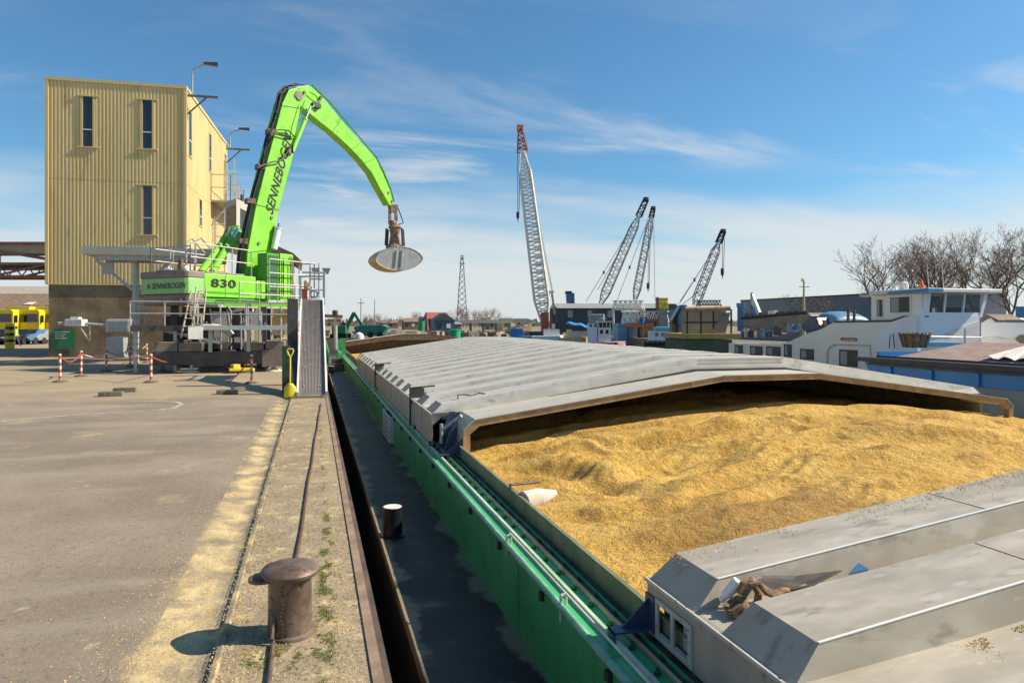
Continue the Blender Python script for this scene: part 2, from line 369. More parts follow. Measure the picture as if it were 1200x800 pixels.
M['alu_side'] = alu('aluminium_side', (.40, .32, .235), (.47, .39, .30), (.28, .22, .16), st=(1, 1.5, .6), rough=.58, metal=.15)  # sides browner than the tops; dark reflections are put into this colour
M['alu_edge'] = mat('aluminium_edge', (.80, .78, .72), rough=.4, metal=.1)
M['rustwood'] = mat('dusty_frame', (.42, .29, .15), (.30, .19, .10), sc=3, rough=.8, bump=.003, bsc=30, c3=(.55, .40, .20), sc3=8)
M['dark'] = mat('dark_steel', (.03, .03, .032), (.05, .045, .045), sc=4, rough=.55)
M['navy'] = mat('navy_steel', (.025, .045, .09), (.05, .07, .12), sc=5, rough=.4)
M['galv'] = mat('galvanised', (.36, .36, .35), (.45, .45, .43), sc=6, rough=.5, metal=.4)
M['white'] = mat('white_paint', (.72, .71, .67), (.62, .60, .56), sc=3, rough=.45)
M['orange'] = mat('salmon_rail', (.60, .30, .19), (.62, .45, .30), sc=4, rough=.5)
M['mgrey_'] = mat('tread_grey', (.20, .19, .17), rough=.6)
M['pale'] = mat('pale_rail', (.60, .62, .50), (.42, .46, .34), sc=4, rough=.45)

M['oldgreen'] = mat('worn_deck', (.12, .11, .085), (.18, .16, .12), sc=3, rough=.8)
B = E('cargo_barge', (1.0, 12, -2.3), 'long green inland cargo barge with open hold full of yellow grain, moored at the quay', 'barge')
Y0, Y1 = -4.0, 63.0
mb = MB()
hullp = [(.96, Y0), (.96, 50), (1.6, 60), (5, 70), (8.55, 73), (mir(5), 70), (mir(1.6), 60), (mir(.96), 50), (mir(.96), Y0)]
mb.prism([(x, y, -2.6) for x, y in hullp], (0, 0, 1.585))
mb.build('hull', M['hull'], B)
M['bow'] = M['deck']
mb = MB()
mb.add([(.945, Y0, -1.0), (1.95, Y0, -1.0), (1.95, 50, -1.0), (.945, 50, -1.0)], [(0, 1, 2, 3)])
mb.box(.925, .96, Y0, 50, -1.10, -.985)
mb.build('gangway_deck', M['deck'], B, recalc=False)
mb = MB().add([(mir(1.95), Y0, -1.0), (mir(.945), Y0, -1.0), (mir(.945), 50, -1.0), (mir(1.95), 50, -1.0)], [(0, 1, 2, 3)])
mb.build('gangway_deck', M['galv'], B, recalc=False)
for sgn in (0, 1):
    f_ = (lambda x: x) if not sgn else mir
    mb = MB()
    xs = sorted((f_(1.95), f_(1.97))); mb.box(xs[0], xs[1], Y0, Y1, -1.0, -.23)
    for i in range(28):
        y = Y0 + 1.0 + i * 2.4; xs = sorted((f_(1.944), f_(1.95))); mb.box(xs[0], xs[1], y, y + .012, -.98, -.25)
    xs = sorted((f_(1.95), f_(2.41))); mb.box(xs[0], xs[1], Y0, Y1, -.23, -.2)
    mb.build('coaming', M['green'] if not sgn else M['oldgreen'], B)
    mb = MB(); xs = sorted((f_(2.405), f_(2.425))); mb.box(xs[0], xs[1], Y0, Y1, -.199, 0.0); xs = sorted((f_(2.385), f_(2.425))); mb.box(xs[0], xs[1], Y0, Y1, .001, .012)
    mb.build('inner_plate', M['inner'] if 'inner' in M else M.setdefault('inner', mat('inner_plate', (.13, .16, .085), (.24, .22, .13), sc=4, rough=.6, st=(1, 1, .4))), B)
    mb = MB(); xs = sorted((f_(2.426), f_(2.446))); mb.box(xs[0], xs[1], Y0, Y1, -2.55, -.01)
    mb.build('hold_wall', M['rustwood'], B)
mb = MB(); mb.tube((1.945, Y0, -.215), (1.945, Y1, -.215), .032, 10)
for i in range(34): mb.tube((1.945, Y0 + .4 + i * 2.0, -.215), (1.945, Y0 + .55 + i * 2.0, -.215), .037, 10)
mb.build('gunwale_pipe', M['greenrail'], B, smooth=True)
mb = MB(); mb.box(2.065, 2.095, Y0, 61, -.2, -.155); mb.build('hatch_rail', M['pale'], B, bevel=.004)
mb = MB(); mb.box(2.10, 2.118, Y0, 61, -.2, -.175); mb.build('guide_strip', M['green'], B)
mb = MB(); mb.box(2.215, 2.240, Y0, 61, -.2, -.165); mb.build('hatch_rail', M['orange'], B, bevel=.004)
mb = MB(); mb.box(2.30, 2.325, Y0, 61, -.2, -.18); mb.build('guide_strip', M['green'], B)
M['ledge'] = mat('ledge_dirt', (.04, .05, .035), (.11, .10, .06), sc=5, rough=.75, bump=.003, bsc=40)
MB().add([(2.245, Y0, -.196), (2.298, Y0, -.196), (2.298, 61, -.196), (2.245, 61, -.196)], [(0, 1, 2, 3)]).add([(2.33, Y0, -.196), (2.40, Y0, -.196), (2.40, 61, -.196), (2.33, 61, -.196)], [(0, 1, 2, 3)]).build('dirt_strip', M['ledge'], B, recalc=False)
M['boltg'] = mat('bolt_green', (.015, .10, .05), rough=.4)
mb = MB(); mb2 = MB()
for i in range(150):
    y = 2.6 + i * .38; q = mb if i < 48 else mb2
    q.lathe([(.022, -.2), (.025, -.19), (.025, -.175), (.014, -.17), (.014, -.148)], (2.165, y, 0), 8)
    q.lathe([(.026, -.2), (.026, -.18), (.016, -.178), (.016, -.158)], (2.275, y + .17, 0), 8)
parts(mb, 'bolt', M['boltg'], B); tag(mb2.build('bolt_row', M['boltg'], B), kind='stuff')
mb = MB(); mb.tube((1.985, -3.9, -.11), (1.985, 7.05, -.11), .011, 6)
for y in (1.2, 5.35, 7.0):
    mb.tube((1.985, y, -.11), (1.985, y, -.20), .012, 6); mb.tube((1.94, y, -.33), (1.94, y, -.12), .013, 6); mb.tube((1.94, y, -.12), (1.985, y, -.11), .013, 6)
mb.build('grab_rail', M['pale'], B, smooth=True)
mb = MB()
for i in range(26):
    y = 2.9 + i * 1.45; mb.box(1.915, 1.95, y, y + .07, -.34, -.27)
parts(mb, 'lashing_eye', M['dark'], B)
# louvre board on the coaming
mb = MB(); ya, yb = 17.6, 19.4
mb.box(1.84, 1.86, ya, yb, -.93, -.26); mb.box(1.86, 1.949, ya, ya + .03, -.93, -.26); mb.box(1.86, 1.949, yb - .03, yb, -.93, -.26)
bd = mb.build('notice_board', M['white'], B)
mb = MB()
for k in range(5): mb.box(1.835, 1.839, ya + .3, yb - .25, -.85 + k * .12, -.81 + k * .12)
parts(mb, 'board_line', mat('board_line', (.28, .24, .2), rough=.7), bd)
# bitts on the gangway
def bitt(y, x=1.12, s=1.0):
    mb = MB(); mb.lathe([(.17 * s, -1.0), (.17 * s, -.97), (.14 * s, -.965), (.14 * s, -.62), (.145 * s, -.6), (.145 * s, -.57)], (x, y, 0), 28)
    o = mb.build('bitt', M['bittm'], B, smooth=True)
    MB().lathe([(.132 * s, -.569), (.13 * s, -.564)], (x, y, 0), 28).build('bitt_cap', M['white'], o)
M['bittm'] = mat('bitt_black', (.012, .013, .016), (.09, .05, .035), sc=5, rough=.35, lo=.5, hi=.7)
p = G(461, 631, -1.0); bitt(p.y + .12, p.x)
p = G(388, 437, -1.0); bitt(p.y, p.x, 1.2)
# bow: bulwark, winch deck
mb = MB(); mb.box(1.95, mir(1.95), 62, 62.2, -1, .6); mb.prism([(1.0, 49, -1), (1.0, 49, .1), (1.0, 60, .6), (1.0, 60, -1)], (.06, 0, 0)); mb.box(1.9, 2.2, 50.4, 50.6, -1, 1.0)
mb.build('bulwark', M['green'], B)
mb = MB().box(1.06, 1.95, 47, 47.5, -1, -.6).box(1.2, 1.9, 49, 50, -1, -.35); mb.cb((1.3, 46, -.85), .3, .8, .3, .4); mb.build('deck_gear', M['rust'], B)

# ---- hatch covers
def topz(x, X0, dx, zt, sl):
    q = min(x, mir(x)); return zt + sl * (min(q, XA) - X0 - dx)
def cover(stations, X0, zs, dx, zt, sl, drop):
    xs = [X0, X0 + dx] + [X0 + dx + (XA - X0 - dx) * k / 5 for k in range(1, 5)] + [XA, XB]
    xs = xs + [mir(q) for q in xs[:-2]][::-1]
    mb = MB(); vs = []
    for y, h in stations:
        for i, x in enumerate(xs):
            q = min(x, mir(x))
            if q <= X0 + 1e-6: vs.append((x, y, zs))
            elif h: vs.append((x, y, topz(x, X0, dx, zt, sl)))
            else:
                xx = X0 + .02 if q < X0 + dx + 1e-6 and x < 8 else (mir(X0 + .02) if q < X0 + dx + 1e-6 else x)
                vs.append((xx, y, max(topz(x, X0, dx, zt, sl) - drop, zs + .006)))
    n = len(xs); m = len(stations)
    mb.add(vs, [(j * n + i, j * n + i + 1, (j + 1) * n + i + 1, (j + 1) * n + i) for j in range(m - 1) for i in range(n - 1)])
    return mb
M['oxid_lift'] = alu('oxidised_shade_lift', (.46, .34, .235), (.54, .42, .31), (.34, .25, .17), st=(1, 1.5, .6), rough=.6, metal=.05)
def brown_ends(o):      # left bevelled ends: brown oxidation, colour lightened and warmed against their blue shade
    o.data.materials.append(M['oxid_lift'])
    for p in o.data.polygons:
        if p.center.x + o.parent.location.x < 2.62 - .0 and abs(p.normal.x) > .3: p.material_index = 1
# near cover: measured ridges
OX, OZS, ODX, OZT, OSL = 2.38, .22, .20, .40, .125
st = []
for a, b_ in ((4.07, 4.62), (3.11, 3.68), (-.2, .4), (-1.6, -1.0)):
    st += [(b_ + .035, 0), (b_, 1), (a, 1), (a - .045, 0)]
st.append((-3.9, 0))
nc = cover(st, OX, OZS, ODX, OZT, OSL, .19).build('hatch_cover', M['alu_worn'], B); tag(nc, 'near aluminium hatch cover with two broad ridges')
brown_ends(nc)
so_ = nc.modifiers.new('thickness', 'SOLIDIFY'); so_.thickness = .012; so_.offset = -1
mb = MB(); 
for f_ in (lambda x: x, mir):
    xs = sorted((f_(2.372), f_(2.38)))
    if xs[0] < 8:
        mb.box(xs[0], xs[1], 4.50, 4.675, -.17, .215); mb.box(xs[0], xs[1], 4.06, 4.50, .10, .215); mb.box(xs[0], xs[1], 4.06, 4.50, -.17, -.10); mb.box(xs[0], xs[1], -3.9, 4.06, -.17, .215)
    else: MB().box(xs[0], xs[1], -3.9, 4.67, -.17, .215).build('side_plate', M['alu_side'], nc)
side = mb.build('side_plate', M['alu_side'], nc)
mb = MB(); mb.box(2.352, 2.372, -3.9, 4.69, .20, .226); mb.build('edge_strip', M['alu'], nc, bevel=.003)
mb = MB()
for i in range(24): mb.tube((2.345, 3.9 - i * .16, .185), (2.353, 3.9 - i * .16, .185), .006, 8)
parts(mb, 'rivet', M['galv'], nc)
mb = MB()
for x in (4.9, 7.2): mb.beam((x, 4.08, topz(x, OX, ODX, OZT, OSL) + .002), (x, 4.61, topz(x, OX, ODX, OZT, OSL) + .002), .012, .004); mb.beam((x - .6, 3.12, topz(x - .6, OX, ODX, OZT, OSL) + .002), (x - .6, 3.67, topz(x - .6, OX, ODX, OZT, OSL) + .002), .012, .004)
parts(mb, 'weld_seam', M['alu_side'], nc)
# shelf below the ridges, end plate
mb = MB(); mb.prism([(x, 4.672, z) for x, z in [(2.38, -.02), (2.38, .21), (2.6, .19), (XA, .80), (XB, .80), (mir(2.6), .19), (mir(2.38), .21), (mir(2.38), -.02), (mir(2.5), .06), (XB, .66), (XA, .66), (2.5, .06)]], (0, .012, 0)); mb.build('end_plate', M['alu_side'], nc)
# window frame in the side plate
mb = MB()
mb.box(2.352, 2.372, 4.03, 4.07, -.15, .135); mb.box(2.352, 2.372, 4.48, 4.52, -.15, .135); mb.box(2.352, 2.372, 4.26, 4.30, -.11, .1)
mb.box(2.352, 2.372, 4.07, 4.48, .10, .135); mb.box(2.352, 2.372, 4.07, 4.48, -.15, -.11)
wf = mb.build('window_frame', M['alu'], nc, bevel=.003)
mb = MB()
for y in (4.05, 4.5):
    for z in (-.13, -.06, .02, .1): mb.lathe([(.006, 0), (.006, .008), (.002, .012)], (0, 0, 0), 8) if 0 else mb.tube((2.345, y, z), (2.353, y, z), .007, 8)
for y in (4.16, 4.38): mb.tube((2.345, y, .118), (2.353, y, .118), .007, 8)
parts(mb, 'rivet', M['galv'], nc)
MB().box(2.47, 2.48, 3.9, 4.6, -.17, .15).build('inner_panel', M['rust'], nc)
mb = MB(); mb.tube((2.42, 4.38, -.1), (2.42, 4.38, .1), .018, 8); mb.box(2.40, 2.45, 4.12, 4.2, -.1, .1); mb.build('latch', M['galv'], nc)
# blue guide bracket at the near cover's corner
mb = MB(); mb.box(2.05, 2.36, 4.55, 4.67, -.115, -.10); mb.box(2.05, 2.062, 4.55, 4.67, -.26, -.10)
mb.prism([(2.14, 4.62, -.10), (2.36, 4.62, -.10), (2.36, 4.62, .10)], (0, .012, 0)); mb.box(2.355, 2.371, 4.54, 4.68, -.14, .12)
mb.build('guide_bracket', M['navy'], B, bevel=.002)
# bright rims
mb = MB()
for y in (4.07, 3.11):
    p = [(2.58, y + .004, .404), (XA, y + .004, topz(XA, OX, ODX, OZT, OSL) + .004), (XB, y + .004, topz(XB, OX, ODX, OZT, OSL) + .004), (mir(2.58), y + .004, .404)]
    for a, b_ in zip(p[:-1], p[1:]): mb.beam(a, b_, .016, .006)
parts(mb, 'rim', M['alu_edge'], nc, per=3)

# frame (portal) at the far side of the opening
def portal(yf, depth, name, z0=.44, zc=1.09, xo=2.45, th=.105, label=None):
    outer = [(xo, -.19), (xo, z0 - .17), (xo + .2, z0), (XA, zc), (XB, zc)]; outer += [(mir(x), z) for x, z in outer[:-2]][::-1]
    inner = [(xo + .12, -.19), (xo + .12, z0 - .24), (xo + .28, z0 - th), (XA, zc - th), (XB, zc - th)]; inner += [(mir(x), z) for x, z in inner[:-2]][::-1]
    mb = MB()
    for i in range(len(outer) - 1):
        a, b_, c_, d_ = outer[i], outer[i + 1], inner[i + 1], inner[i]
        mb.hexa([(a[0], yf, a[1]), (b_[0], yf, b_[1]), (c_[0], yf, c_[1]), (d_[0], yf, d_[1]), (a[0], yf + .12, a[1]), (b_[0], yf + .12, b_[1]), (c_[0], yf + .12, c_[1]), (d_[0], yf + .12, d_[1])])
    o = mb.build(name, M['rustwood'], B); 
    mb = MB()
    for i in range(1, len(outer) - 2):
        a, b_ = outer[i], outer[i + 1]
        mb.hexa([(a[0], yf - .02, a[1] + .003), (b_[0], yf - .02, b_[1] + .003), (b_[0], yf - .02, b_[1] + .018), (a[0], yf - .02, a[1] + .018), (a[0], yf + depth, a[1] + .003), (b_[0], yf + depth, b_[1] + .003), (b_[0], yf + depth, b_[1] + .018), (a[0], yf + depth, a[1] + .018)])
    mb.build('portal_top', M['alu'], o)
    return o
po = portal(11.6, 1.25, 'hatch_portal')
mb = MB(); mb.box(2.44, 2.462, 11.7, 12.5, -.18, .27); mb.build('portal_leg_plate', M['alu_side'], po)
mb = MB(); mb.prism([(2.12, 11.66, -.12), (2.44, 11.66, -.12), (2.44, 11.66, .12)], (0, .015, 0)); mb.box(2.05, 2.44, 11.6, 11.75, -.135, -.12)
mb.prism([(2.12, 12.4, -.15), (2.36, 12.4, .50), (2.46, 12.4, .50), (2.30, 12.4, -.15)], (0, -.05, 0)); mb.prism([(2.20, 12.1, -.15), (2.38, 12.1, .42), (2.46, 12.1, .42), (2.40, 12.1, -.15)], (0, -.05, 0))
parts(mb, 'guide_bracket', M['navy'], B)
MB().tube((2.2, 12.2, .2), (2.5, 12.0, .47), .035, 8).tube((2.2, 12.3, -.05), (2.2, 12.3, .3), .03, 8).build('locking_arm', M['galv'], B)

# long stack of covers
PX0, PZS, PDX, PZT, PSL, PD = 2.10, .44, .18, .60, .148, .3
st = [(12.67, 0)]; y = 12.72; k = 0
while y < 35.3:
    st += [(y, 1), (y + .64, 1), (y + .72, 0), (y + 1.30, 0)]; y += 1.35; k += 1
st[-1] = (st[-2][0] + .02, 0)
mc = cover(st, PX0, PZS, PDX, PZT, PSL, PD).build('hatch_cover', M['alu'], B); tag(mc, 'long ribbed aluminium hatch cover over the middle of the hold')
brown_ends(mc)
so_ = mc.modifiers.new('thickness', 'SOLIDIFY'); so_.thickness = .012; so_.offset = -1
YE = st[-1][0]
mb = MB()
for f_ in (lambda x: x, mir):
    xs = sorted((f_(2.088), f_(2.10))); mb.box(xs[0], xs[1], 12.66, YE, -.14, .437)
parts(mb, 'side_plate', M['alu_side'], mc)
for x in (2.104, mir(2.104) - .012): MB().box(x, x + .012, 12.7, YE - .05, -.14, .42).build('inner_lining', M['rustwood'], mc)
mb = MB()
for y in (13.9, 14.95, 17.3, 19.7, 24.1, 24.9, 29.4, 33): mb.box(2.072, 2.087, y, y + .04, -.14, .435)
mb.box(2.06, 2.087, 12.66, YE, .41, .445)
parts(mb, 'side_seam', M['alu'], mc)
mb = MB()
xs = [PX0, PX0 + PDX, XA, XB, mir(PX0 + PDX), mir(PX0)]
def pz(x): 
    q = min(x, mir(x)); return PZS if q < PX0 + .01 else topz(x, PX0, PDX, PZT, PSL)
mb.prism([(x, 12.71, pz(x) - .24) for x in xs] + [(x, 12.71, pz(x) - (.05 if 0 < i < 5 else 0)) for i, x in list(enumerate(xs))[::-1]], (0, .02, 0)); mb.prism([(x, YE, pz(x) - .24) for x in xs] + [(x, YE, pz(x) - .20) for x in xs[::-1]], (0, .02, 0))
mb.build('end_plate', M['alu'], mc)
mb = MB()      # dark gasket strip under the front edge
for a, b_ in zip(xs[1:-2], xs[2:-1]): mb.beam((a, 12.66, pz(a) - .25), (b_, 12.66, pz(b_) - .25), .07, .06)
mb.build('gasket', M['dark'], mc)
mb = MB()
for i in range(34):
    for j in range(2):
        x = XA + .06 + i * .06; mb.beam((x, 12.65, 1.31 - .07 * j), (x + .045, 12.65, 1.35 - .07 * j), .008, .014)
mb.build('tread_plate', M['mgrey_'], mc)
mb = MB()
for y in (15.35, 24.4):
    mb.box(2.06, 2.36, y - .03, y - .0, .32, .66); mb.box(2.06, 2.36, y + .20, y + .23, .32, .66); mb.tube((2.1, y, .67), (2.6, y, .70), .02, 6); mb.box(2.02, 2.06, y - .12, y - .08, -.14, .5)
parts(mb, 'stop_bracket', M['dark'], mc, per=4)
mb = MB(); p0 = V((2.62, 12.9, .665)); mb.path([p0, p0 + V((.02, .1, .07)), p0 + V((.14, .18, .06)), p0 + V((.26, .1, .05)), p0 + V((.33, .16, .05)), p0 + V((.46, .2, .08)), p0 + V((.56, .12, .07))], .012, 6); mb.build('lifting_strap', M['dark'], mc)
fp_ = portal(59.8, 1.5, 'hatch_portal', z0=.50, zc=1.14, th=.38); fp_.data.materials[0] = M['rust']  # darker material stands in for the shade on the far portal face
MB().box(2.5, mir(2.5), 61.2, 61.3, -1.5, .6).build('end_bulkhead', M['rust'], B)

# stopper rods and wheels in the dark under the front cover at the left
mb = MB()
for y in (12.75, 14.8, 23.8, 24.6): mb.tube((2.13, y, -.12), (2.05, y, -.12), .045, 14)
parts(mb, 'wheel', M['dark'], B, smooth=True)

# ---- grain in the hold
M['grain'] = mat('grain', (.61, .355, .068), (.73, .47, .12), sc=.9, rough=.85, c3=(.36, .20, .045), sc3=1.7, lo3=.52, hi3=.68, spec=.25)
speckle(M['grain'], (.20, .10, .02), 48, .54, .66, .85)
speckle(M['grain'], (.86, .63, .24), 60, .56, .68, .9)
t, b, mp, nz, rng, mx = m_api['grain']
# trampled darker patch
g = t.nodes.new('ShaderNodeNewGeometry'); 
def patch(cx, cy, rx, ry, lo, hi, colr, amt):
    vm = t.nodes.new('ShaderNodeMapping'); vm.vector_type = 'TEXTURE'; vm.inputs['Location'].default_value = (cx, cy, 0); vm.inputs['Scale'].default_value = (rx, ry, 1000)
    t.links.new(g.outputs['Position'], vm.inputs[0]); ln = t.nodes.new('ShaderNodeVectorMath'); ln.operation = 'LENGTH'; t.links.new(vm.outputs[0], ln.inputs[0])
    n = t.nodes.new('ShaderNodeMath'); n.operation = 'MULTIPLY_ADD'; t.links.new(nz(1.3, 8), n.inputs[0]); n.inputs[1].default_value = 1.1; t.links.new(ln.outputs['Value'], n.inputs[2])
    f = rng(n.outputs[0], lo, hi, amt, 0)
    t.links.new(mx(f, b.inputs['Base Color'].links[0].from_socket, colr), b.inputs['Base Color'])
patch(4.6, 5.9, 1.9, 1.5, 1.1, 1.55, (.30, .165, .05), .62)
vo = t.nodes.new('ShaderNodeTexVoronoi'); vo.inputs['Scale'].default_value = 75; t.links.new(mp.outputs[0], vo.inputs['Vector'])
b1 = t.nodes.new('ShaderNodeBump'); b1.inputs['Distance'].default_value = .016; b1.invert = True; t.links.new(vo.outputs['Distance'], b1.inputs['Height'])
b2 = t.nodes.new('ShaderNodeBump'); b2.inputs['Distance'].default_value = .09; t.links.new(nz(6, 8), b2.inputs['Height']); t.links.new(b1.outputs[0], b2.inputs['Normal']); t.links.new(b2.outputs[0], b.inputs['Normal'])
humps = [(V((random.uniform(3.2, 14), random.uniform(7.5, 12.5))), random.uniform(.7, 1.5), random.uniform(.5, .9), random.uniform(-.5, .5), random.uniform(.10, .22)) for _ in range(30)]
steps = [(5.0 + .33 * i + .1 * (i % 2), 8.55 - .26 * abs(i - 6) ** .9 + (.1 if i % 2 else -.1)) for i in range(16)] + [(4.9 + .45 * i, 6.7 + .12 * i + (.09 if i % 2 else -.09)) for i in range(16)]
GP = [(2.43, -.14), (3.2, -.07), (4.9, .13), (6.7, .30), (9.1, .46), (11.3, .36), (13, .13), (14.7, .04)]
def gprof(x):
    for (a, za), (b_, zb_) in zip(GP[:-1], GP[1:]):
        if x <= b_: q = (x - a) / (b_ - a); q = q * .5 + (q * q * (3 - 2 * q)) * .5; return za + (zb_ - za) * q
    return GP[-1][1]
def gz(x, y):
    u = min(max((x - 2.43) / 12.25, 0), 1); s_ = math.sin(math.pi * u)
    h = gprof(x) * (.8 + .2 * min(max((y - 6) / 4.5, 0), 1))
    if y < 40:
        e = min(1, 4.2 * s_); near = min(max((y - 6.0) / 2, .25), 1)
        h += e * (.13 * noise.noise((x * .36, y * .85, 1)) + .045 * noise.noise((x * 1.5, y * 1.9, 4)) - .06)
        # crescents left by each grab load: a steep lip facing us, a soft back
        for (fx, fy, am, sd_) in ((.30, .85, .20, 3), (.42, 1.6, .14, 11), (1.3, 3.6, .045, 23)):
            ph = y * fy + 1.5 * noise.noise((x * fx, y * .35, sd_)) + .12 * x; q = ph - math.floor(ph)
            lip = (q / .42 if q < .42 else (1 - q) / .58); lip = lip * lip * (3 - 2 * lip)
            am2 = am * max(.3, .55 + 1.6 * noise.noise((x * fx * .6, y * fy * .4, sd_ + 9)))
            h += e * near * am2 * (lip - .5)
        for c, rx, ry, a_, am in humps:
            dx = x - c.x; dy = y - c.y
            if abs(dx) < 3 * rx and abs(dy) < 3 * rx:
                p_ = dx * math.cos(a_) + dy * math.sin(a_); q = -dx * math.sin(a_) + dy * math.cos(a_)
                h += e * am * math.exp(-(p_ / rx) ** 2) * math.exp(-(q / (ry * (.45 if q > 0 else 1.2))) ** 2) * .35
    else: h -= .5 + .1 * noise.noise((x * .5, y * .3, 0))
    h += .012 * noise.noise((x * 6, y * 6, 2)) + .006 * noise.noise((x * 15, y * 15, 2))
    if y < 10:
        for fx, fy in steps:
            q = ((x - fx) ** 2 + (y - fy) ** 2)
            if q < .05: h -= .018 * math.exp(-q / .006) - .004 * math.exp(-q / .02)
    zc = topz(x, PX0, PDX, PZT, PSL) - .36
    if y > 10.8: h = min(h, gprof(x) + .07)
    return min(h, zc) if y > 11.4 else min(h, topz(x, OX, ODX, OZT, OSL) - .13)
mb = MB()
def gg(ya, yb, nx, ny): mb.grid(nx, ny, lambda u, v_: (lambda x, y: (x, y, gz(x, y)))(2.446 + u * 12.218, ya + v_ * (yb - ya)))
gg(2.5, 12.6, 330, 300); gg(12.6, 61.1, 50, 160)
tag(mb.build('grain_heap', M['grain'], smooth=2, recalc=False), 'golden yellow grain filling the open hold of the barge', 'grain', kind='stuff')
# grain spilled over the near hatch cover
mb = MB()
for i in range(7000):
    x = random.uniform(2.5, 6.5); y = 3.03 - abs(random.gauss(0, .06)) if random.random() < .6 else random.uniform(1, 3.0)
    if random.random() < .15: y = 4.62 - abs(random.gauss(0, .12))
    if noise.noise((x * 1.7, y * 1.2, 8)) < -.1: continue
    z = topz(x, OX, ODX, OZT, OSL) + (.001 if y > 4 else -.188)
    kern(x, y, z, random.uniform(.004, .007))
tag(mb.build('loose_kernels', M['kernel'], recalc=False), 'grain kernels lying on the near hatch cover', 'grain', kind='stuff')

# pale half-buried scoop
sc0 = V((2.46, 8.1, -.075)); sc1 = V((2.92, 8.25, -.03))
sc = MB(); sc.tube(sc0, sc0.lerp(sc1, .45), .13, 20, .12); sc.tube(sc0.lerp(sc1, .45), sc1, .12, 20, .04)
o = solo(sc.build('scoop', mat('pale_canvas', (.62, .58, .50), (.48, .44, .36), sc=6, rough=.85), smooth=True), sc0); tag(o, 'pale tapered scoop half buried in the grain at the left edge of the hold', 'scoop')
o = solo(MB().tube((2.38, 8.42, .07), (2.80, 8.55, .05), .018, 8).tube((2.38, 8.42, .07), (2.38, 8.42, 0), .016, 8).build('rusty_bar', M['rust'], smooth=True), (2.38, 8.42, 0)); tag(o, 'short rusty bar lying above the pale scoop at the hold edge', 'bar')

# ropes and gear between the two ridges
M['rope'] = mat('rope', (.26, .13, .065), (.42, .27, .14), sc=30, rough=.9, bump=.006, bsc=90)
M['rope2'] = mat('rope_dark', (.12, .075, .04), (.30, .2, .1), sc=30, rough=.9, bump=.006, bsc=90)
zb = topz(2.75, OX, ODX, OZT, OSL) - .19
def coil(c, r0, n, rr, tilt, sx_=1):
    pts = []
    for i in range(n * 18 + 1):
        a = i / 18 * 2 * math.pi; k = i / (n * 18); r = r0 * (1 + .10 * math.sin(a * .37))
        p = V((math.cos(a) * r * sx_, math.sin(a) * r, k * rr * 1.6 * n / 2 + .006 * math.sin(a * 3)))
        pts.append(V(c) + Matrix.Rotation(tilt, 3, 'Y') @ p)
    return pts
o = solo(MB().path(coil((2.60, 3.87, zb + .05), .062, 4, .013, -.5), .0125, 7).path([V((2.63, 3.86, zb + .13)), V((2.68, 3.85, zb + .2)), V((2.73, 3.84, zb + .21)), V((2.78, 3.83, zb + .15)), V((2.84, 3.82, zb + .12)), V((2.92, 3.85, zb + .14))], .02, 7).build('rope_coil', M['rope2'], smooth=True), (2.60, 3.87, zb)); tag(o, 'brown coiled rope in the groove between the near cover ridges', 'rope')
o = solo(MB().path([V((2.64, 3.93, zb + .12)), V((2.68, 3.93, zb + .18)), V((2.73, 3.92, zb + .20)), V((2.76, 3.88, zb + .13)), V((2.72, 3.85, zb + .06))], .026, 8).path([V((2.82, 3.85, zb + .12)), V((2.9, 3.84, zb + .15)), V((2.98, 3.86, zb + .13)), V((3.1, 3.85, zb + .15))], .017, 7).build('knotted_rope', M['rope'], smooth=True), (2.7, 3.9, zb)); tag(o, 'reddish knotted rope end on top of the coiled rope', 'rope')
o = solo(MB().tube((2.60, 4.0, zb + .09), (2.66, 3.96, zb + .19), .035, 14).tube((2.57, 4.02, zb + .05), (2.60, 4.0, zb + .09), .022, 12).build('steel_pin', M['alu_edge'], smooth=True), (2.6, 4, zb)); tag(o, 'shiny steel pin beside the coiled rope', 'pin')
mb = MB(); mb.prism([(2.74, 3.96, zb + .21), (2.84, 3.98, zb + .20), (3.1, 3.94, zb + .19), (3.42, 3.90, zb + .21), (3.1, 3.82, zb + .16), (2.85, 3.86, zb + .13)], (0, 0, -.012))
o = solo(mb.build('tarpaulin_scrap', M['rubber'] if 'rubber' in M else M.setdefault('rubber', mat('rubber', (.035, .033, .032), (.09, .06, .045), sc=7, rough=.6)), bevel=.003), (2.74, 3.96, zb)); tag(o, 'dark tarpaulin scrap wedged between the near cover ridges', 'tarpaulin')
o = solo(MB().prism([(3.42, 3.83, zb + .21), (3.52, 3.86, zb + .26), (3.55, 3.80, zb + .235)], (0, .02, -.02)).build('blue_wedge', mat('blue_wedge', (.02, .15, .35), rough=.5)), (3.42, 3.83, zb)); tag(o, 'small blue wedge poking up between the near cover ridges', 'wedge')

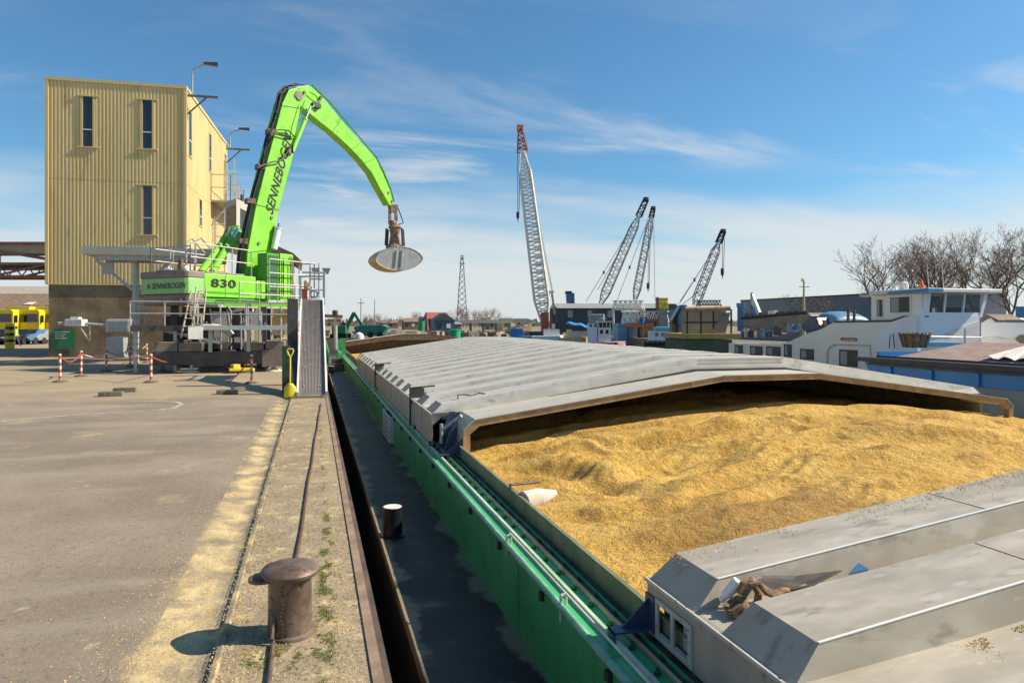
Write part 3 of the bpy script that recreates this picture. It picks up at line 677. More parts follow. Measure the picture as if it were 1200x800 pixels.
# ------------------------------------------------------------------ quay furniture
def quay_bollard():
    c = G(340, 741); c.z = 0
    b0 = E('quay_bollard', c, 'rusty cast bollard with mushroom cap on the quay edge', 'bollard')
    mb = MB(); mb.lathe([(.17, 0), (.165, .02), (.147, .03), (.142, .2), (.14, .38), (.15, .40)], c, 40); mb.build('shaft', M['rust'], b0, smooth=True)
    mb = MB(); mb.lathe([(.16, .395), (.182, .40), (.192, .415), (.192, .428), (.175, .45), (.12, .468), (.05, .474), (.001, .475)], c, 40); mb.build('cap', M['rust'], b0, smooth=True)
    mb = MB(); q = c + V((-.17, .02, 0)); mb.lathe([(.085, .365), (.10, .37), (.10, .388), (.085, .395)], q, 28); mb.box(q.x - .0, q.x + .08, q.y - .05, q.y + .05, .368, .39); mb.build('horn', M['rust'], b0, smooth=True)
    mb = MB()
    for i in range(13): mb.cb(c + V((-.045 + .008 * math.sin(i), -.139, .04 + i * .026)), .012, .012, .012)
    mb.build('weld_seam', M['rust'], b0)
    return c
bc = quay_bollard()
top = G(376, 473, .012); mid = G(350, 590, .012)
pts = [top.lerp(bc + V((-.03, .1, .012)), k / 12) + V((.008 * math.sin(k * 2.1), 0, 0)) for k in range(13)]
M['cable'] = mat('cable', (.07, .035, .025), (.14, .08, .05), sc=20, rough=.7)
o = solo(MB().path(pts, .016, 6).build('mooring_cable', M['cable'], smooth=True), top); tag(o, 'dark steel cable lying along the quay up to the mushroom bollard', 'cable')
p1 = bc + V((-.10, -.16, .02)); p2 = G(312, 830, .015)
o = solo(MB().path([bc + V((-.10, -.10, .16)), bc + V((-.11, -.16, .04)), p1, p2], .014, 8).build('rusty_rod', M['rust'], smooth=True), p1); tag(o, 'rusty rod leaning off the foot of the mushroom bollard towards the viewer', 'rod')
# ------------------------------------------------------------------ tall yellow building
M['clad'] = mat('cladding', (.60, .47, .21), (.69, .555, .27), sc=.4, rough=.5, st=(1, 1, .25), c3=(.48, .35, .15), sc3=2, lo3=.55, hi3=.75)
M['cladtrim'] = mat('cladding_trim', (.56, .45, .21), rough=.55)
def brick(name, c1, c2, mort, sc=4.0):
    m = bpy.data.materials.new(name); m.use_nodes = True; t = m.node_tree; b = t.nodes['Principled BSDF']; b.inputs['Roughness'].default_value = .9
    tc = t.nodes.new('ShaderNodeTexCoord'); sp = t.nodes.new('ShaderNodeSeparateXYZ'); t.links.new(tc.outputs['Object'], sp.inputs[0])
    cm = t.nodes.new('ShaderNodeCombineXYZ'); a = t.nodes.new('ShaderNodeMath'); a.operation = 'ADD'; t.links.new(sp.outputs[0], a.inputs[0]); t.links.new(sp.outputs[1], a.inputs[1]); t.links.new(a.outputs[0], cm.inputs[0]); t.links.new(sp.outputs[2], cm.inputs[1])
    br = t.nodes.new('ShaderNodeTexBrick'); br.inputs['Scale'].default_value = sc; br.inputs['Color1'].default_value = (*c1, 1); br.inputs['Color2'].default_value = (*c2, 1); br.inputs['Mortar'].default_value = (*mort, 1); br.inputs['Mortar Size'].default_value = .025
    t.links.new(cm.outputs[0], br.inputs['Vector'])
    nn = t.nodes.new('ShaderNodeTexNoise'); nn.inputs['Scale'].default_value = .9; nn.inputs['Detail'].default_value = 6; t.links.new(tc.outputs['Object'], nn.inputs['Vector'])
    rm = t.nodes.new('ShaderNodeMapRange'); t.links.new(nn.outputs[0], rm.inputs[0]); rm.inputs[1].default_value = .35; rm.inputs[2].default_value = .7; rm.inputs[3].default_value = .65; rm.inputs[4].default_value = 1.25
    mxn = t.nodes.new('ShaderNodeMix'); mxn.data_type = 'RGBA'; mxn.blend_type = 'MULTIPLY'; mxn.inputs[0].default_value = 1; t.links.new(br.outputs[0], mxn.inputs[6]); t.links.new(rm.outputs[0], mxn.inputs[7]); t.links.new(mxn.outputs[2], b.inputs['Base Color'])
    bp = t.nodes.new('ShaderNodeBump'); bp.inputs['Distance'].default_value = .01; t.links.new(br.outputs['Fac'], bp.inputs['Height']); bp.invert = True; t.links.new(bp.outputs[0], b.inputs['Normal'])
    return m
M['brick'] = brick('old_brick', (.27, .20, .115), (.19, .14, .085), (.30, .25, .17))
M['glass'] = mat('window_glass', (.018, .022, .028), rough=.08, spec=.8)
BC = (-20.8, 44.4); bs, bcn = math.sin(math.radians(-12.75)), math.cos(math.radians(12.75))
FD, SD = (-bcn, bs), (bs, bcn)      # along the front towards the left; along the side away from us
def Bp(a, b_, z): return W(BC[0] + FD[0] * a + SD[0] * b_, BC[1] + FD[1] * a + SD[1] * b_, z)
bw, bl, bh, bm_ = 7.85, 14.9, 17.15, 4.55
bd = E('tall_building', Bp(bw / 2, bl / 2, 0), 'tall yellow corrugated metal building on a dark brick base', 'building')
mb = MB(); mb.bx(Bp, .06, bw - .06, .06, bl - .06, -.1, bm_); mb.build('brick_base', M['brick'], bd)
def corr(a0, b0, a1, b1, z0, z1, nrib):
    """ribbed sheet between two plan points, ribs proud to the outside"""
    mb = MB(); P = V((a0, b0)); Q = V((a1, b1)); d_ = (Q - P).normalized(); n_ = V((d_.y, -d_.x)); pts = []
    for i in range(nrib):
        for f_, o_ in ((.0, 0), (.42, 0), (.52, .045), (.90, .045)):
            q = P.lerp(Q, (i + f_) / nrib) + n_ * o_; pts.append(q)
    pts.append(Q); n = len(pts)
    mb.add([Bp(q.x, q.y, z0) for q in pts] + [Bp(q.x, q.y, z1) for q in pts], [(i, i + 1, n + i + 1, n + i) for i in range(n - 1)])
    return mb
for args in ((0, 0, bw, 0, 38), (bw, 0, bw, bl, 70), (bw, bl, 0, bl, 38), (0, bl, 0, 0, 70)):
    for z0, z1 in ((bm_ - .05, 10.9), (10.93, bh - .15)):
        corr(*args[:4], z0, z1, args[4]).build('metal_cladding', M['clad'], bd, recalc=False)
mb = MB(); mb.bx(Bp, .02, bw - .02, .02, bl - .02, bm_, bh - .2); mb.build('inner_wall', M['cladtrim'], bd)
mb = MB(); mb.bx(Bp, -.1, bw + .1, -.1, bl + .1, bh - .2, bh); mb.build('roof_cap', M['cladtrim'], bd)
for a in (0, bw):
    mb = MB(); mb.bx(Bp, a - .09, a + .09, -.09, .09, bm_ - .05, bh - .2); mb.build('corner_trim', M['cladtrim'], bd)
mb = MB(); mb.bx(Bp, -.05, bw + .05, -.05, -.01, bm_ - .12, bm_ - .03); mb.build('base_flashing', M['cladtrim'], bd)
def bwin(x0, x1, y0, y1, side=False):
    if not side:
        a0, z1 = hit(x1, y0, BC, FD); a1, z0 = hit(x0, y1, BC, FD); fr = lambda a, o_, z: Bp(a, -o_, z)
    else:
        a0, z1 = hit(x0, y0, BC, SD); a1, _ = hit(x1, y0, BC, SD); _, z0 = hit(x0, y1, BC, SD); a1 = max(a1, a0 + .5); fr = lambda a, o_, z: Bp(-o_, a, z)
    mb = MB(); fw, pr_, ow = (.13, .09, .32) if not side else (.05, .055, .12)
    if side: a1 = max(a1, a0 + .75)
    mb.bx(fr, a0 - fw, a0, .03, pr_, z0 - .1, z1 + .1); mb.bx(fr, a1, a1 + fw, .03, pr_, z0 - .1, z1 + .1)
    mb.bx(fr, a0 - ow, a1 + ow, .03, pr_ + .02, z1 + .101, z1 + .17); mb.bx(fr, a0 - ow, a1 + ow, .03, pr_ + .04, z0 - .18, z0 - .101)
    o = mb.build('window', M['cladtrim'], bd)
    mb = MB(); mb.bx(fr, a0, a1, .02, .052, z0 - .1, z1 + .1); mb.build('pane', M['glass'], o)
    zm = z0 + (z1 - z0) * .33
    mb = MB(); mb.bx(fr, a0, a1, .0525, .08, zm - .03, zm + .03); mb.build('glazing_bar', M['white'], o)
for q in ((97.5, 109, 116, 170), (167.5, 178.5, 120, 172.5), (168, 178.5, 220, 273)): bwin(*q)
for q in ((220.5, 222, 131, 180), (244.5, 246, 158, 198), (262.5, 264, 182, 196), (233, 235, 235, 262)): bwin(*q, side=True)
# roof lamps on outriggers
def roof_lamp(px, py_top, py_arm, bpos, label):
    root = E('roof_lamp', Bp(-.1, bpos, bh - .6), label, 'lamp', 'lamps on the edge of the yellow building')
    z = bh - .5
    hh = 2.15 if bpos < 1 else 1.75
    mb = MB(); mb.beam(Bp(-.05, bpos, z), Bp(-1.9, bpos, z), .14, .12); mb.beam(Bp(-.05, bpos, z - 1.2), Bp(-1.2, bpos, z - .05), .08, .08); mb.build('bracket', M['rust'], root)
    q = Bp(-.35, bpos, z)
    mb = MB(); mb.path([q, q + V((0, 0, hh - .55)), q + V((.2, 0, hh - .3)), q + V((.8, 0, hh - .05))], .05, 8); mb.build('pole', M['galv'], root, smooth=True)
    mb = MB(); c = q + V((1.1, 0, hh)); mb.add(*( [c + V((x * .42, y * .16, z_ * (.05 if x < 0 else .10))) for z_ in (-1, 1) for x, y in ((-1, -1), (1, -1), (1, 1), (-1, 1))], [(0, 3, 2, 1), (4, 5, 6, 7), (0, 1, 5, 4), (1, 2, 6, 5), (2, 3, 7, 6), (3, 0, 4, 7)])); mb.build('lamp_head', M['dark'], root)
roof_lamp(0, 0, 0, .3, 'lamp on a bracket at the near top corner of the yellow building')
roof_lamp(0, 0, 0, bl - .6, 'lamp on a bracket at the far top corner of the yellow building')
# balcony with ladder on the side face
mb = MB(); b0_, zb0 = hit(246, 234, BC, SD); b1_, _ = hit(264, 230, BC, SD); zb0 -= 0
mb.bx(Bp, -1.5, -.05, b0_, b1_, zb0 - .12, zb0); bal = mb.build('balcony', M['galv'], bd)
mb = MB(); mb.rail([Bp(-.1, b0_, zb0), Bp(-1.45, b0_, zb0), Bp(-1.45, b1_, zb0), Bp(-.1, b1_, zb0)], 1.9, .035, 1, 1.4)
for b_ in (b0_ + .2, b1_ - .2): mb.beam(Bp(-.05, b_, zb0 - 1.9), Bp(-1.4, b_, zb0 - .1), .07, .07)
mb.build('railing', M['galv'], bal)
def ladder(a, b_, wv, r=.03, step=.3, hoop=False, hv=None):
    a = V(a); b_ = V(b_); mb = MB(); mb.tube(a, b_, r, 6); mb.tube(a + wv, b_ + wv, r, 6); n = int((b_ - a).length / step)
    for i in range(n): p = a.lerp(b_, (i + .5) / n); mb.tube(p, p + wv, r * .7, 5)
    if hoop:
        for i in range(int((b_ - a).length / .9)):
            p = a.lerp(b_, (i + .5) * .9 / (b_ - a).length); w2 = wv / 2
            mb.path([p, p + hv * .5 - w2 * .3, p + hv + w2 * .4, p + hv + w2 * 1.6, p + hv * .5 + wv * 1.15, p + wv], r * .7, 5)
        for q in (.3, 1.0, 1.7): mb.tube(a + hv * .9 + wv / 2 * q, b_ + hv * .9 + wv / 2 * q, r * .6, 5)
    return mb
wv = Bp(0, 1, 0) - Bp(0, .45, 0); hv = Bp(-.75, 0, 0) - Bp(0, 0, 0)
ladder(Bp(-.2, b0_ + .6, 4.6), Bp(-.2, b0_ + .6, zb0), wv, hoop=True, hv=hv).build('caged_ladder', M['galv'], bd)
ladder(Bp(-.2, b1_ - 1.2, zb0), Bp(-.2, b1_ - 1.2, zb0 + 4.3), wv, hoop=True, hv=hv).build('caged_ladder', M['galv'], bd)
# fittings on the brick base
def fpt(px, py, o_=.0):
    a, z = hit(px, py, BC, FD); return Bp(a, -o_, z)
a0, z1 = hit(88, 385, BC, FD); a1, z0 = hit(61, 409, BC, FD); z1 = 2.1 - 7 * .0525
sg = MB(); sg.bx(Bp, a0, a1, -.02, .02, z0, z1); sgn = sg.build('wall_sign', mat('sign_green', (.02, .16, .07), rough=.5), bd)
mb = MB()
for k, ww in enumerate((.8, .62, .5, .66)): mb.bx(Bp, a1 - .15 - ww, a1 - .15, -.03, -.02, z1 - .22 - k * .13, z1 - .18 - k * .13)
parts(mb, 'sign_line', M['white'], sgn)
c = fpt(93, 378, .5)
ac = E('dust_filter', c, 'white filter box with long pipe fixed to the brick base beside the green sign', 'filter box')
mb = MB(); mb.cb(c, 1.0, .7, .42, -.2); mb.cb(c + V((0, -.02, .26)), .5, .4, .16, -.2); mb.build('box', M['white'], ac, bevel=.03)
mb = MB(); mb.tube(c + V((-.5, 0, -.05)), c + V((-.95, 0, -.05)), .12, 10); mb.tube(c + V((.5, 0, -.05)), fpt(145, 383, .45), .09, 8); mb.build('pipe', M['galv'], ac, smooth=True)
mb = MB(); mb.beam(c + V((.2, 0, -.2)), c + V((.75, 0, -1.2)), .07, .07); mb.beam(c + V((.75, 0, -1.2)), c + V((.75, 0, -.2)), .07, .07); mb.build('bracket', M['white'], ac)
c = fpt(143, 400, .9); cbx = E('switch_cabinet', c, 'grey cabinet and funnel standing against the brick base left of the green machine', 'cabinet')
mb = MB(); mb.cb(c + V((0, 0, -.35)), 1.0, .6, 1.3, -.2); mb.build('box', M['galv'], cbx, bevel=.02)
mb = MB(); mb.cb(c + V((.15, .1, .95)), 1.5, .8, .9, -.2); mb.build('funnel', M['galv'], cbx, bevel=.15)

# ------------------------------------------------------------------ conveyor canopy in front of the building
M['conc'] = mat('pale_concrete', (.58, .51, .40), (.66, .59, .48), sc=2, rough=.85)
cx = E('covered_conveyor', CW(154, 432, 36), 'long flat covered conveyor on a grey braced post in front of the yellow building', 'conveyor')
P0 = CW(104, 295, 36.5); P1 = CW(262, 297, 38.0); P0.z = P1.z = 5.75
t_, s_, u_ = frame(P0, P1)
mb = MB(); mb.hexa([p + s_ * a + V((0, 0, z)) for z in (-.18, .25) for p, a in ((P0, -1.1), (P1, -1.1), (P1, 1.1), (P0, 1.1))]); mb.build('deck', M['conc'], cx, bevel=.08)
mb = MB(); mb.beam(P0 + t_ * .6 - s_ * .8 - V((0, 0, .3)), P1 - s_ * .8 - V((0, 0, .3)), .16, .24); mb.beam(P0 + t_ * .6 + s_ * .8 - V((0, 0, .3)), P1 + s_ * .8 - V((0, 0, .3)), .16, .24); parts(mb, 'beam', M['galv'], cx)
q = P0 + t_ * 2.25; mb = MB(); mb.tube((q.x, q.y, 0), (q.x, q.y, 5.4), .16, 12); mb.build('post', M['galv'], cx, smooth=True)
mb = MB(); 
for sgx in (-1.9, 1.7): mb.beam((q.x, q.y, 3.7), q + t_ * sgx + V((0, 0, -.35)), .13, .13)
parts(mb, 'brace', M['galv'], cx)
mb = MB(); mb.cb(q + t_ * -1.35 + V((0, 0, -.8)), .55, .3, .6, 0); mb.build('lamp_box', M['galv'], cx)
ladder(CW(148, 415, 35), CW(162, 345, 35), V((.55, 0, 0)), .035, .32).build('ladder', M['galv'], cx)

# ------------------------------------------------------------------ green material handler
speck_ = 0
M['lime'] = mat('lime_paint', (.17, .49, .025), (.21, .56, .04), sc=1, rough=.42, c3=(.15, .30, .06), sc3=2.2, lo3=.54, hi3=.76, rvar=.1)
M['limedark'] = mat('lime_dark', (.07, .30, .01), rough=.4)
M['mgrey'] = mat('machine_grey', (.17, .14, .12), (.21, .175, .15), sc=2, rough=.55)
M['mint'] = mat('counterweight_mint', (.22, .45, .14), (.25, .50, .17), sc=2, rough=.5)
M['black'] = mat('black_paint', (.012, .012, .013), rough=.5)
M['chrome'] = mat('chrome', (.7, .7, .7), rough=.15, metal=1)
fr_, fd_ = .451, .892
def Mp(u, v, z): return W(-15.4 + fr_ * u + fd_ * v, 30.7 + fd_ * u - fr_ * v, z)
mc0 = Mp(2.5, 0, 0)
H = E('material_handler', mc0, 'bright green material handler on a raised gantry holding a closed grab over the barge', 'material handler')
# superstructure
mb = MB(); pts = [(0.35, -1.35), (.06, -1.0), (.0, 0), (.06, 1.0), (.35, 1.5), (1.0, 1.52), (1.0, -1.5)]
def slab(pts, z0, z1): return MB().add([Mp(u, v, z0) for u, v in pts] + [Mp(u, v, z1) for u, v in pts], [tuple(range(len(pts)))[::-1], tuple(range(len(pts), 2 * len(pts)))] + [(i, (i + 1) % len(pts), len(pts) + (i + 1) % len(pts), len(pts) + i) for i in range(len(pts))])
cw = [(0, -1.45), (0, 1.38), (.14, 1.52), (.95, 1.52), (.95, -1.52), (.14, -1.52)]
slab(cw, 3.36, 4.06).build('counterweight', M['mint'], H, bevel=.03)
slab([(u - .02 if u < .5 else u, v * 1.01) for u, v in cw], 4.061, 4.36).build('counterweight', M['mgrey'], H, bevel=.05)
slab([(u + (.1 if u < .5 else 0), v * .98) for u, v in cw], 2.86, 3.359).build('counterweight', M['mgrey'], H, bevel=.06)
slab([(.96, -1.5), (.96, 1.5), (3.9, 1.5), (3.9, .4), (3.9, -.4), (3.9, -1.5)], 3.25, 4.30).build('engine_housing', M['lime'], H, bevel=.04)
slab([(.4, -1.42), (.4, 1.42), (6.4, 1.42), (6.4, -1.42)], 2.92, 3.2).build('turntable_frame', M['limedark'], H)
slab([(3.92, .55), (3.92, 1.52), (4.7, 1.52), (4.7, .55)], 3.25, 4.12).build('side_box', M['lime'], H, bevel=.04)
mb = MB(); mb.bx(Mp, 1.0, 3.6, 1.505, 1.52, 3.42, 3.50); mb.bx(Mp, 2.1, 2.12, 1.505, 1.515, 3.25, 4.28); mb.build('panel_seam', M['limedark'], H)
mb = MB(); mb.bx(Mp, 1.2, 3.6, -1.2, 1.1, 4.301, 4.42); mb.bx(Mp, .3, .9, -.9, .9, 4.361, 4.44); mb.build('hood', M['mgrey'], H, bevel=.04)
for v in (.9, -.2): MB().lathe([(.12, 4.36), (.14, 4.5), (.05, 4.62)], Mp(.5, v, 0), 12).build('beacon', M['white'], H, smooth=True)
mb = MB(); mb.tube(Mp(1.4, -.6, 4.4), Mp(1.4, -.6, 5.1), .12, 12); mb.build('exhaust', M['rust'], H, smooth=True)
mb = MB(); mb.bx(Mp, -.05, .1, .75, 1.25, 3.02, 3.15); mb.build('tail_light', M['rust'], H)
xd = Mp(0, 1, 0) - Mp(0, 0, 0); ydir = V((0, 0, 1))
text('lettering', 'SENNEBOGEN', M['black'], H, Mp(-.005, -.72, 3.60), xd, ydir, .34, .004, .3, .95)
mb = MB(); e0 = Mp(-.006, -1.0, 3.61); 
for k in range(3): mb.hexa([e0 + xd.normalized() * a + V((0, 0, b_ + k * .075)) + (Mp(-.01, 0, 0) - Mp(0, 0, 0)) * o_ for o_ in (0, 1) for a, b_ in ((.02 * k, 0), (.17, 0), (.17, .05), (.02 * k, .05))])
mb.build('emblem', M['black'], H)
xs_ = Mp(1, 0, 0) - Mp(0, 0, 0)
text('lettering', '830', M['black'], H, Mp(1.3, 1.53, 3.72), xs_, ydir, .50, .004, .0, 1.75)
# side cabinet beside the boom
mb = MB(); mb.bx(Mp, 5.3, 6.2, .9, 1.65, 3.2, 5.55); mb.build('cabinet', M['lime'], H, bevel=.03)
mb = MB(); mb.bx(Mp, 4.5, 5.28, .95, 1.6, 3.2, 5.5); mb.build('door_frame', M['limedark'], H, bevel=.02)
mb = MB(); mb.bx(Mp, 4.6, 5.2, 1.601, 1.63, 3.35, 5.4); mb.build('door_glass', mat('tinted_glass', (.05, .12, .05), rough=.15), H)
mb = MB(); mb.path([Mp(5.45, 1.72, 3.4), Mp(5.45, 1.72, 5.3)], .03, 6); mb.path([Mp(6.05, 1.72, 3.4), Mp(6.05, 1.72, 5.3), Mp(5.9, 1.72, 5.4)], .03, 6); mb.build('grab_handle', M['black'], H)
# boom and stick: outlines on the machine's centre plane
CP = (-15.4, 30.7); FV = (fr_, fd_)
nv = W(fd_, -fr_, 0)
def onB(px, py, off=0.0):
    P = (CP[0] + fd_ * off, CP[1] - fr_ * off); t_, z = hit(px, py, P, FV); return W(P[0] + fr_ * t_, P[1] + fd_ * t_, z)
bo = [(287, 347), (290, 296), (300, 243), (311, 199), (322, 157), (331, 122), (339, 105), (350, 103), (353, 112), (352, 127), (343.5, 183), (338, 204), (325, 252), (321, 278), (318, 292), (311, 347)]
boom = MB().prism([onB(x, y, .33) for x, y in bo], nv * -.66).build('boom', M['lime'], H, bevel=.03)
ar = [(339, 112), (341, 104), (350, 101.5), (362, 100), (370, 105.5), (380, 116), (400, 140), (422.5, 166), (440, 185), (449, 201), (456, 219), (462, 238), (457, 241), (446, 222), (436, 203), (424, 188), (408, 171), (390, 155), (370, 139), (352, 124), (343, 120)]
stick = MB().prism([onB(x, y, .27) for x, y in ar], nv * -.54).build('stick', M['lime'], H, bevel=.03)
p = onB(351, 112, .4); MB().tube(p, p - nv * .8, .26, 16).build('pivot_pin', M['mgrey'], H, smooth=True)
for x, y, o_ in ((320, 165, .335), (312, 200, .335), (299, 255, .335)):
    pass
mb = MB()
for (xa0, ya0), (xb0, yb0) in (((291, 296), (318, 292)), ((301, 240), (327, 246)), ((322, 157), (347, 163)), ((331, 124), (352, 127))): mb.beam(onB(xa0, ya0, .338), onB(xb0, yb0, .338), .05, .02)
parts(mb, 'weld_seam', M['limedark'], H)
mb = MB()
for (xa0, ya0), (xb0, yb0) in (((399, 139), (390, 155)), ((422.5, 167), (412, 176)), ((440, 185.5), (427, 191))): mb.beam(onB(xa0, ya0, .278), onB(xb0, yb0, .278), .05, .02)
parts(mb, 'weld_seam', M['limedark'], stick)
mb = MB()
for x, y in ((303, 285), (318, 255), (346, 112), (357, 108), (455, 226), (459, 236)): p = onB(x, y, .27 if x > 400 else .33); mb.tube(p, p + nv * .06, .09, 12)
parts(mb, 'pin', M['mgrey'], H, smooth=True)
mb = MB(); mb.path([onB(x, y, .3) for x, y in ((366, 100), (385, 118), (404, 140), (424, 164), (441, 184), (450, 202), (458, 222), (462, 236))], .045, 6); mb.build('hose', M['limedark'], stick, smooth=True)
# lettering along the boom, reading upwards
a = onB(308.5, 252, .335); b_ = onB(327.5, 178, .335); upv = (b_ - a); up2 = (onB(300, 243, .335) - onB(325, 252, .335))
up2 = (up2 - upv.normalized() * up2.dot(upv.normalized())).normalized()
a = onB(318.5, 252, .34)
text('lettering', 'SENNEBOGEN', M['black'], boom, a + up2 * -.05, upv, up2, .76, .006, .28, 0.88)
# cylinders on the boom
def cyl(a, b_, r, frac, name='cylinder', m1='lime', side=.45, dx=0):
    o = MB().tube(a, a.lerp(b_, frac), r, 12).tube(a.lerp(b_, frac - .03), a.lerp(b_, frac), r * 1.2, 12).build(name, M[m1], H, smooth=True)
    MB().tube(a.lerp(b_, frac), b_, r * .55, 10).build('piston_rod', M['chrome'], o, smooth=True)
cyl(onB(342, 178, .45), onB(364, 125, .45), .13, .72)
p = onB(341, 176, .5); MB().tube(p, p - nv * .95, .2, 12).build('cylinder_mount', M['mgrey'], H)
mb = MB(); mb.path([onB(346, 160, .6), onB(350, 140, .6), onB(357, 118, .6)], .03, 6); mb.path([onB(363, 108, .45), onB(370, 112, .5), onB(373, 118, .4), onB(366, 126, .4)], .03, 6); mb.build('pipe', M['limedark'], H)
p = onB(372, 122, .4); mb = MB(); mb.tube(p, p + (onB(378, 112, .4) - p) * 1.0, .07, 8); mb.cb(onB(370, 124, .33), .5, .3, .25, .5); mb.build('light_bracket', M['dark'], H)
cyl(onB(321, 292, .55), onB(327, 262, .55), .17, .8, m1='white')
MB().tube(onB(318, 300, .55), onB(318, 300, -.2), .2, 12).build('pivot_pin', M['limedark'], H)
# elevating cab linkage
cyl(Mp(2.2, .5, 4.4), CW(278, 269, 36.5), .17, .75); cyl(Mp(1.9, .1, 4.4), CW(272, 268, 36.5), .17, .75)
mb = MB(); mb.prism([CW(252, 312, 35.5), CW(246, 309, 35.2), CW(268, 266, 36.8), CW(280, 264, 37.0), CW(284, 272, 37), CW(270, 276, 36.5)], nv * -.15); mb.build('cab_lift_arm', M['limedark'], H)
mb = MB(); mb.beam(CW(268, 276, 37), CW(288, 285, 37), .5, .9); mb.build('cab_mount', M['lime'], H, bevel=.03)
CC = (-262/ F * 0, 0)
def Cp(u, v, z): return Mp(6.2 + u, -2.9 + v, z)
q0 = CW(264, 275, 38.5); q1 = CW(277, 275, 37.2); q2 = CW(290, 274, 39.0); zt0, zt1 = 2.1 + 103 * 37.6 / F, 2.1 + 146 * 37.6 / F
e1 = V((q1.x - q0.x, q1.y - q0.y, 0)); e2 = V((q2.x - q1.x, q2.y - q1.y, 0)) * 1.35
def Cb(a, b_, z): return V((q0.x, q0.y, 0)) + e1 * a + e2 * b_ + V((0, 0, z))
cab = MB().bx(Cb, 0, 1, 0, 1, 6.0, 8.75).build('operator_cab', mat('cab_grey', (.42, .40, .36), (.46, .44, .40), sc=2, rough=.5), H, bevel=.05)
MB().bx(Cb, .12, .9, -.015, .02, 7.35, 8.4).build('cab_window', mat('cab_window', (.16, .08, .045), (.30, .18, .10), sc=5, rough=.25), cab)
MB().bx(Cb, .99, 1.015, .25, .8, 6.9, 8.3).build('cab_window', M['glass'], cab)
mb = MB(); mb.bx(Cb, .3, .7, .3, .6, 8.751, 8.95); mb.tube(Cb(.8, .5, 8.75), Cb(.8, .5, 9.2), .07, 8); mb.build('roof_lamp', M['dark'], cab)
# hoses along the back of the boom
random.seed(3)
hp = [(276, 345), (279, 300), (287, 262), (295, 226), (305, 195), (312, 165), (321, 135), (327, 110), (335, 101), (345, 99.5)]
mb = MB()
for k in range(6):
    o_ = -.25 + .11 * k; mb.path([onB(x + random.uniform(-1.2, 1.2) + (k % 3), y, o_) for x, y in hp], .055, 6)
mb.build('hose_bundle', M['black'], H, smooth=True)
mb = MB(); mb.path([onB(*q, .5) for q in ((312, 190), (309, 178), (318, 165), (316, 155))], .03, 6); mb.path([onB(*q, .55) for q in ((304, 196), (318, 190), (330, 188), (337, 178), (343, 168), (343, 178))], .04, 6)
mb.path([onB(*q, .5) for q in ((317, 158), (326, 152), (338, 153), (345, 160), (338, 160), (326, 157))], .035, 6); mb.path([onB(*q, .5) for q in ((326, 138), (322, 128), (325, 112), (332, 102), (345, 98), (357, 100))], .035, 6); mb.path([onB(*q, .4) for q in ((318, 170), (315, 162), (320, 158), (324, 156))], .03, 6)
parts(mb, 'hose', M['black'], H, smooth=True)
mb = MB()
for x, y in ((305, 196), (317, 155), (293, 236), (284, 283)): mb.cb(onB(x, y, .1), .4, .5, .25, .4)
parts(mb, 'hose_clamp', M['rust'], H)
# grab
gt = onB(460, 240, 0); gb = onB(463, 292, 0); gb = V((gt.x + .15, gt.y, gb.z))
M['brownsteel'] = mat('brown_steel', (.17, .11, .075), (.27, .19, .14), sc=4, rough=.6, metal=.2, c3=(.09, .06, .05), sc3=9)
gh = MB(); rr = W(1, 0, 0); zt = gt.z
gh.cb(gt + V((0, 0, -.25)), .35, .3, .5, .2); gh.cb(gt + V((-.18, 0, -.6)), .14, .25, 1.0, .2); gh.cb(gt + V((.22, 0, -.6)), .14, .25, 1.0, .2)
gh.tube(gt + V((-.3, 0, -.1)), gt + V((.35, 0, -.1)), .12, 10); gh.lathe([(.28, 0), (.3, -.15), (.22, -.3)], gt + V((0, 0, -1.05)), 14)
gh.build('grab_link', M['brownsteel'], H)
zc_ = gb.z
gb_ = MB(); gb_.lathe([(.58, 0), (.60, .12), (.40, .3), (.30, .9), (.36, 1.3), (.46, 1.4), (.25, 1.6)], V((gb.x, gb.y, zc_)), 14)
gb_.build('grab_body', M['brownsteel'], H)
gc = MB()
for s_ in (-1, 1): 
    for q in (-.25, .25): gc.tube(V((gb.x, gb.y, zc_)) + rr * s_ * .56 + W(0, q, .2), V((gb.x, gb.y, zc_)) + rr * s_ * .50 + W(0, q, 1.3), .075, 8)
parts(gc, 'grab_cylinder', M['dark'], H, smooth=True)
gc = MB(); gc.path([gt + V((.3, 0, -.1)), gt + rr * .55 + V((0, 0, -.7)), gt + rr * .7 + V((0, 0, -1.2)), gt + rr * .35 + V((0, 0, -1.3))], .035, 6); gc.build('hose', M['black'], H)
# two shells closed: a lens shape swept along the jaw width
M['shell'] = mat('shell_steel', (.27, .295, .32), (.36, .38, .40), sc=3, rough=.55, metal=.2, c3=(.22, .19, .15), sc3=1.2, lo3=.6, hi3=.8)
M['shellside'] = mat('shell_side', (.30, .21, .13), (.42, .33, .22), sc=3, rough=.55, metal=.4)
ga = W(.90, .43, .06).normalized(); gn = W(.43, -.90, 0).normalized()      # long axis across the picture, end plate facing the camera
gcn = V((gb.x, gb.y, zc_ - .72)) + rr * .05
lens = []
for k in range(25):
    a = math.pi * k / 24; x = math.cos(a) * 1.62; lens.append((x, .80 * math.sin(a) ** 1.15))
for k in range(1, 24):
    a = math.pi * k / 24; x = -math.cos(a) * 1.62; lens.append((x, -.78 * math.sin(a) ** 1.25))
def Lp(x, y, o_, s_=1.0): return gcn + ga * x * s_ + V((0, 0, y * s_)) + gn * o_ 
wdt = 1.7
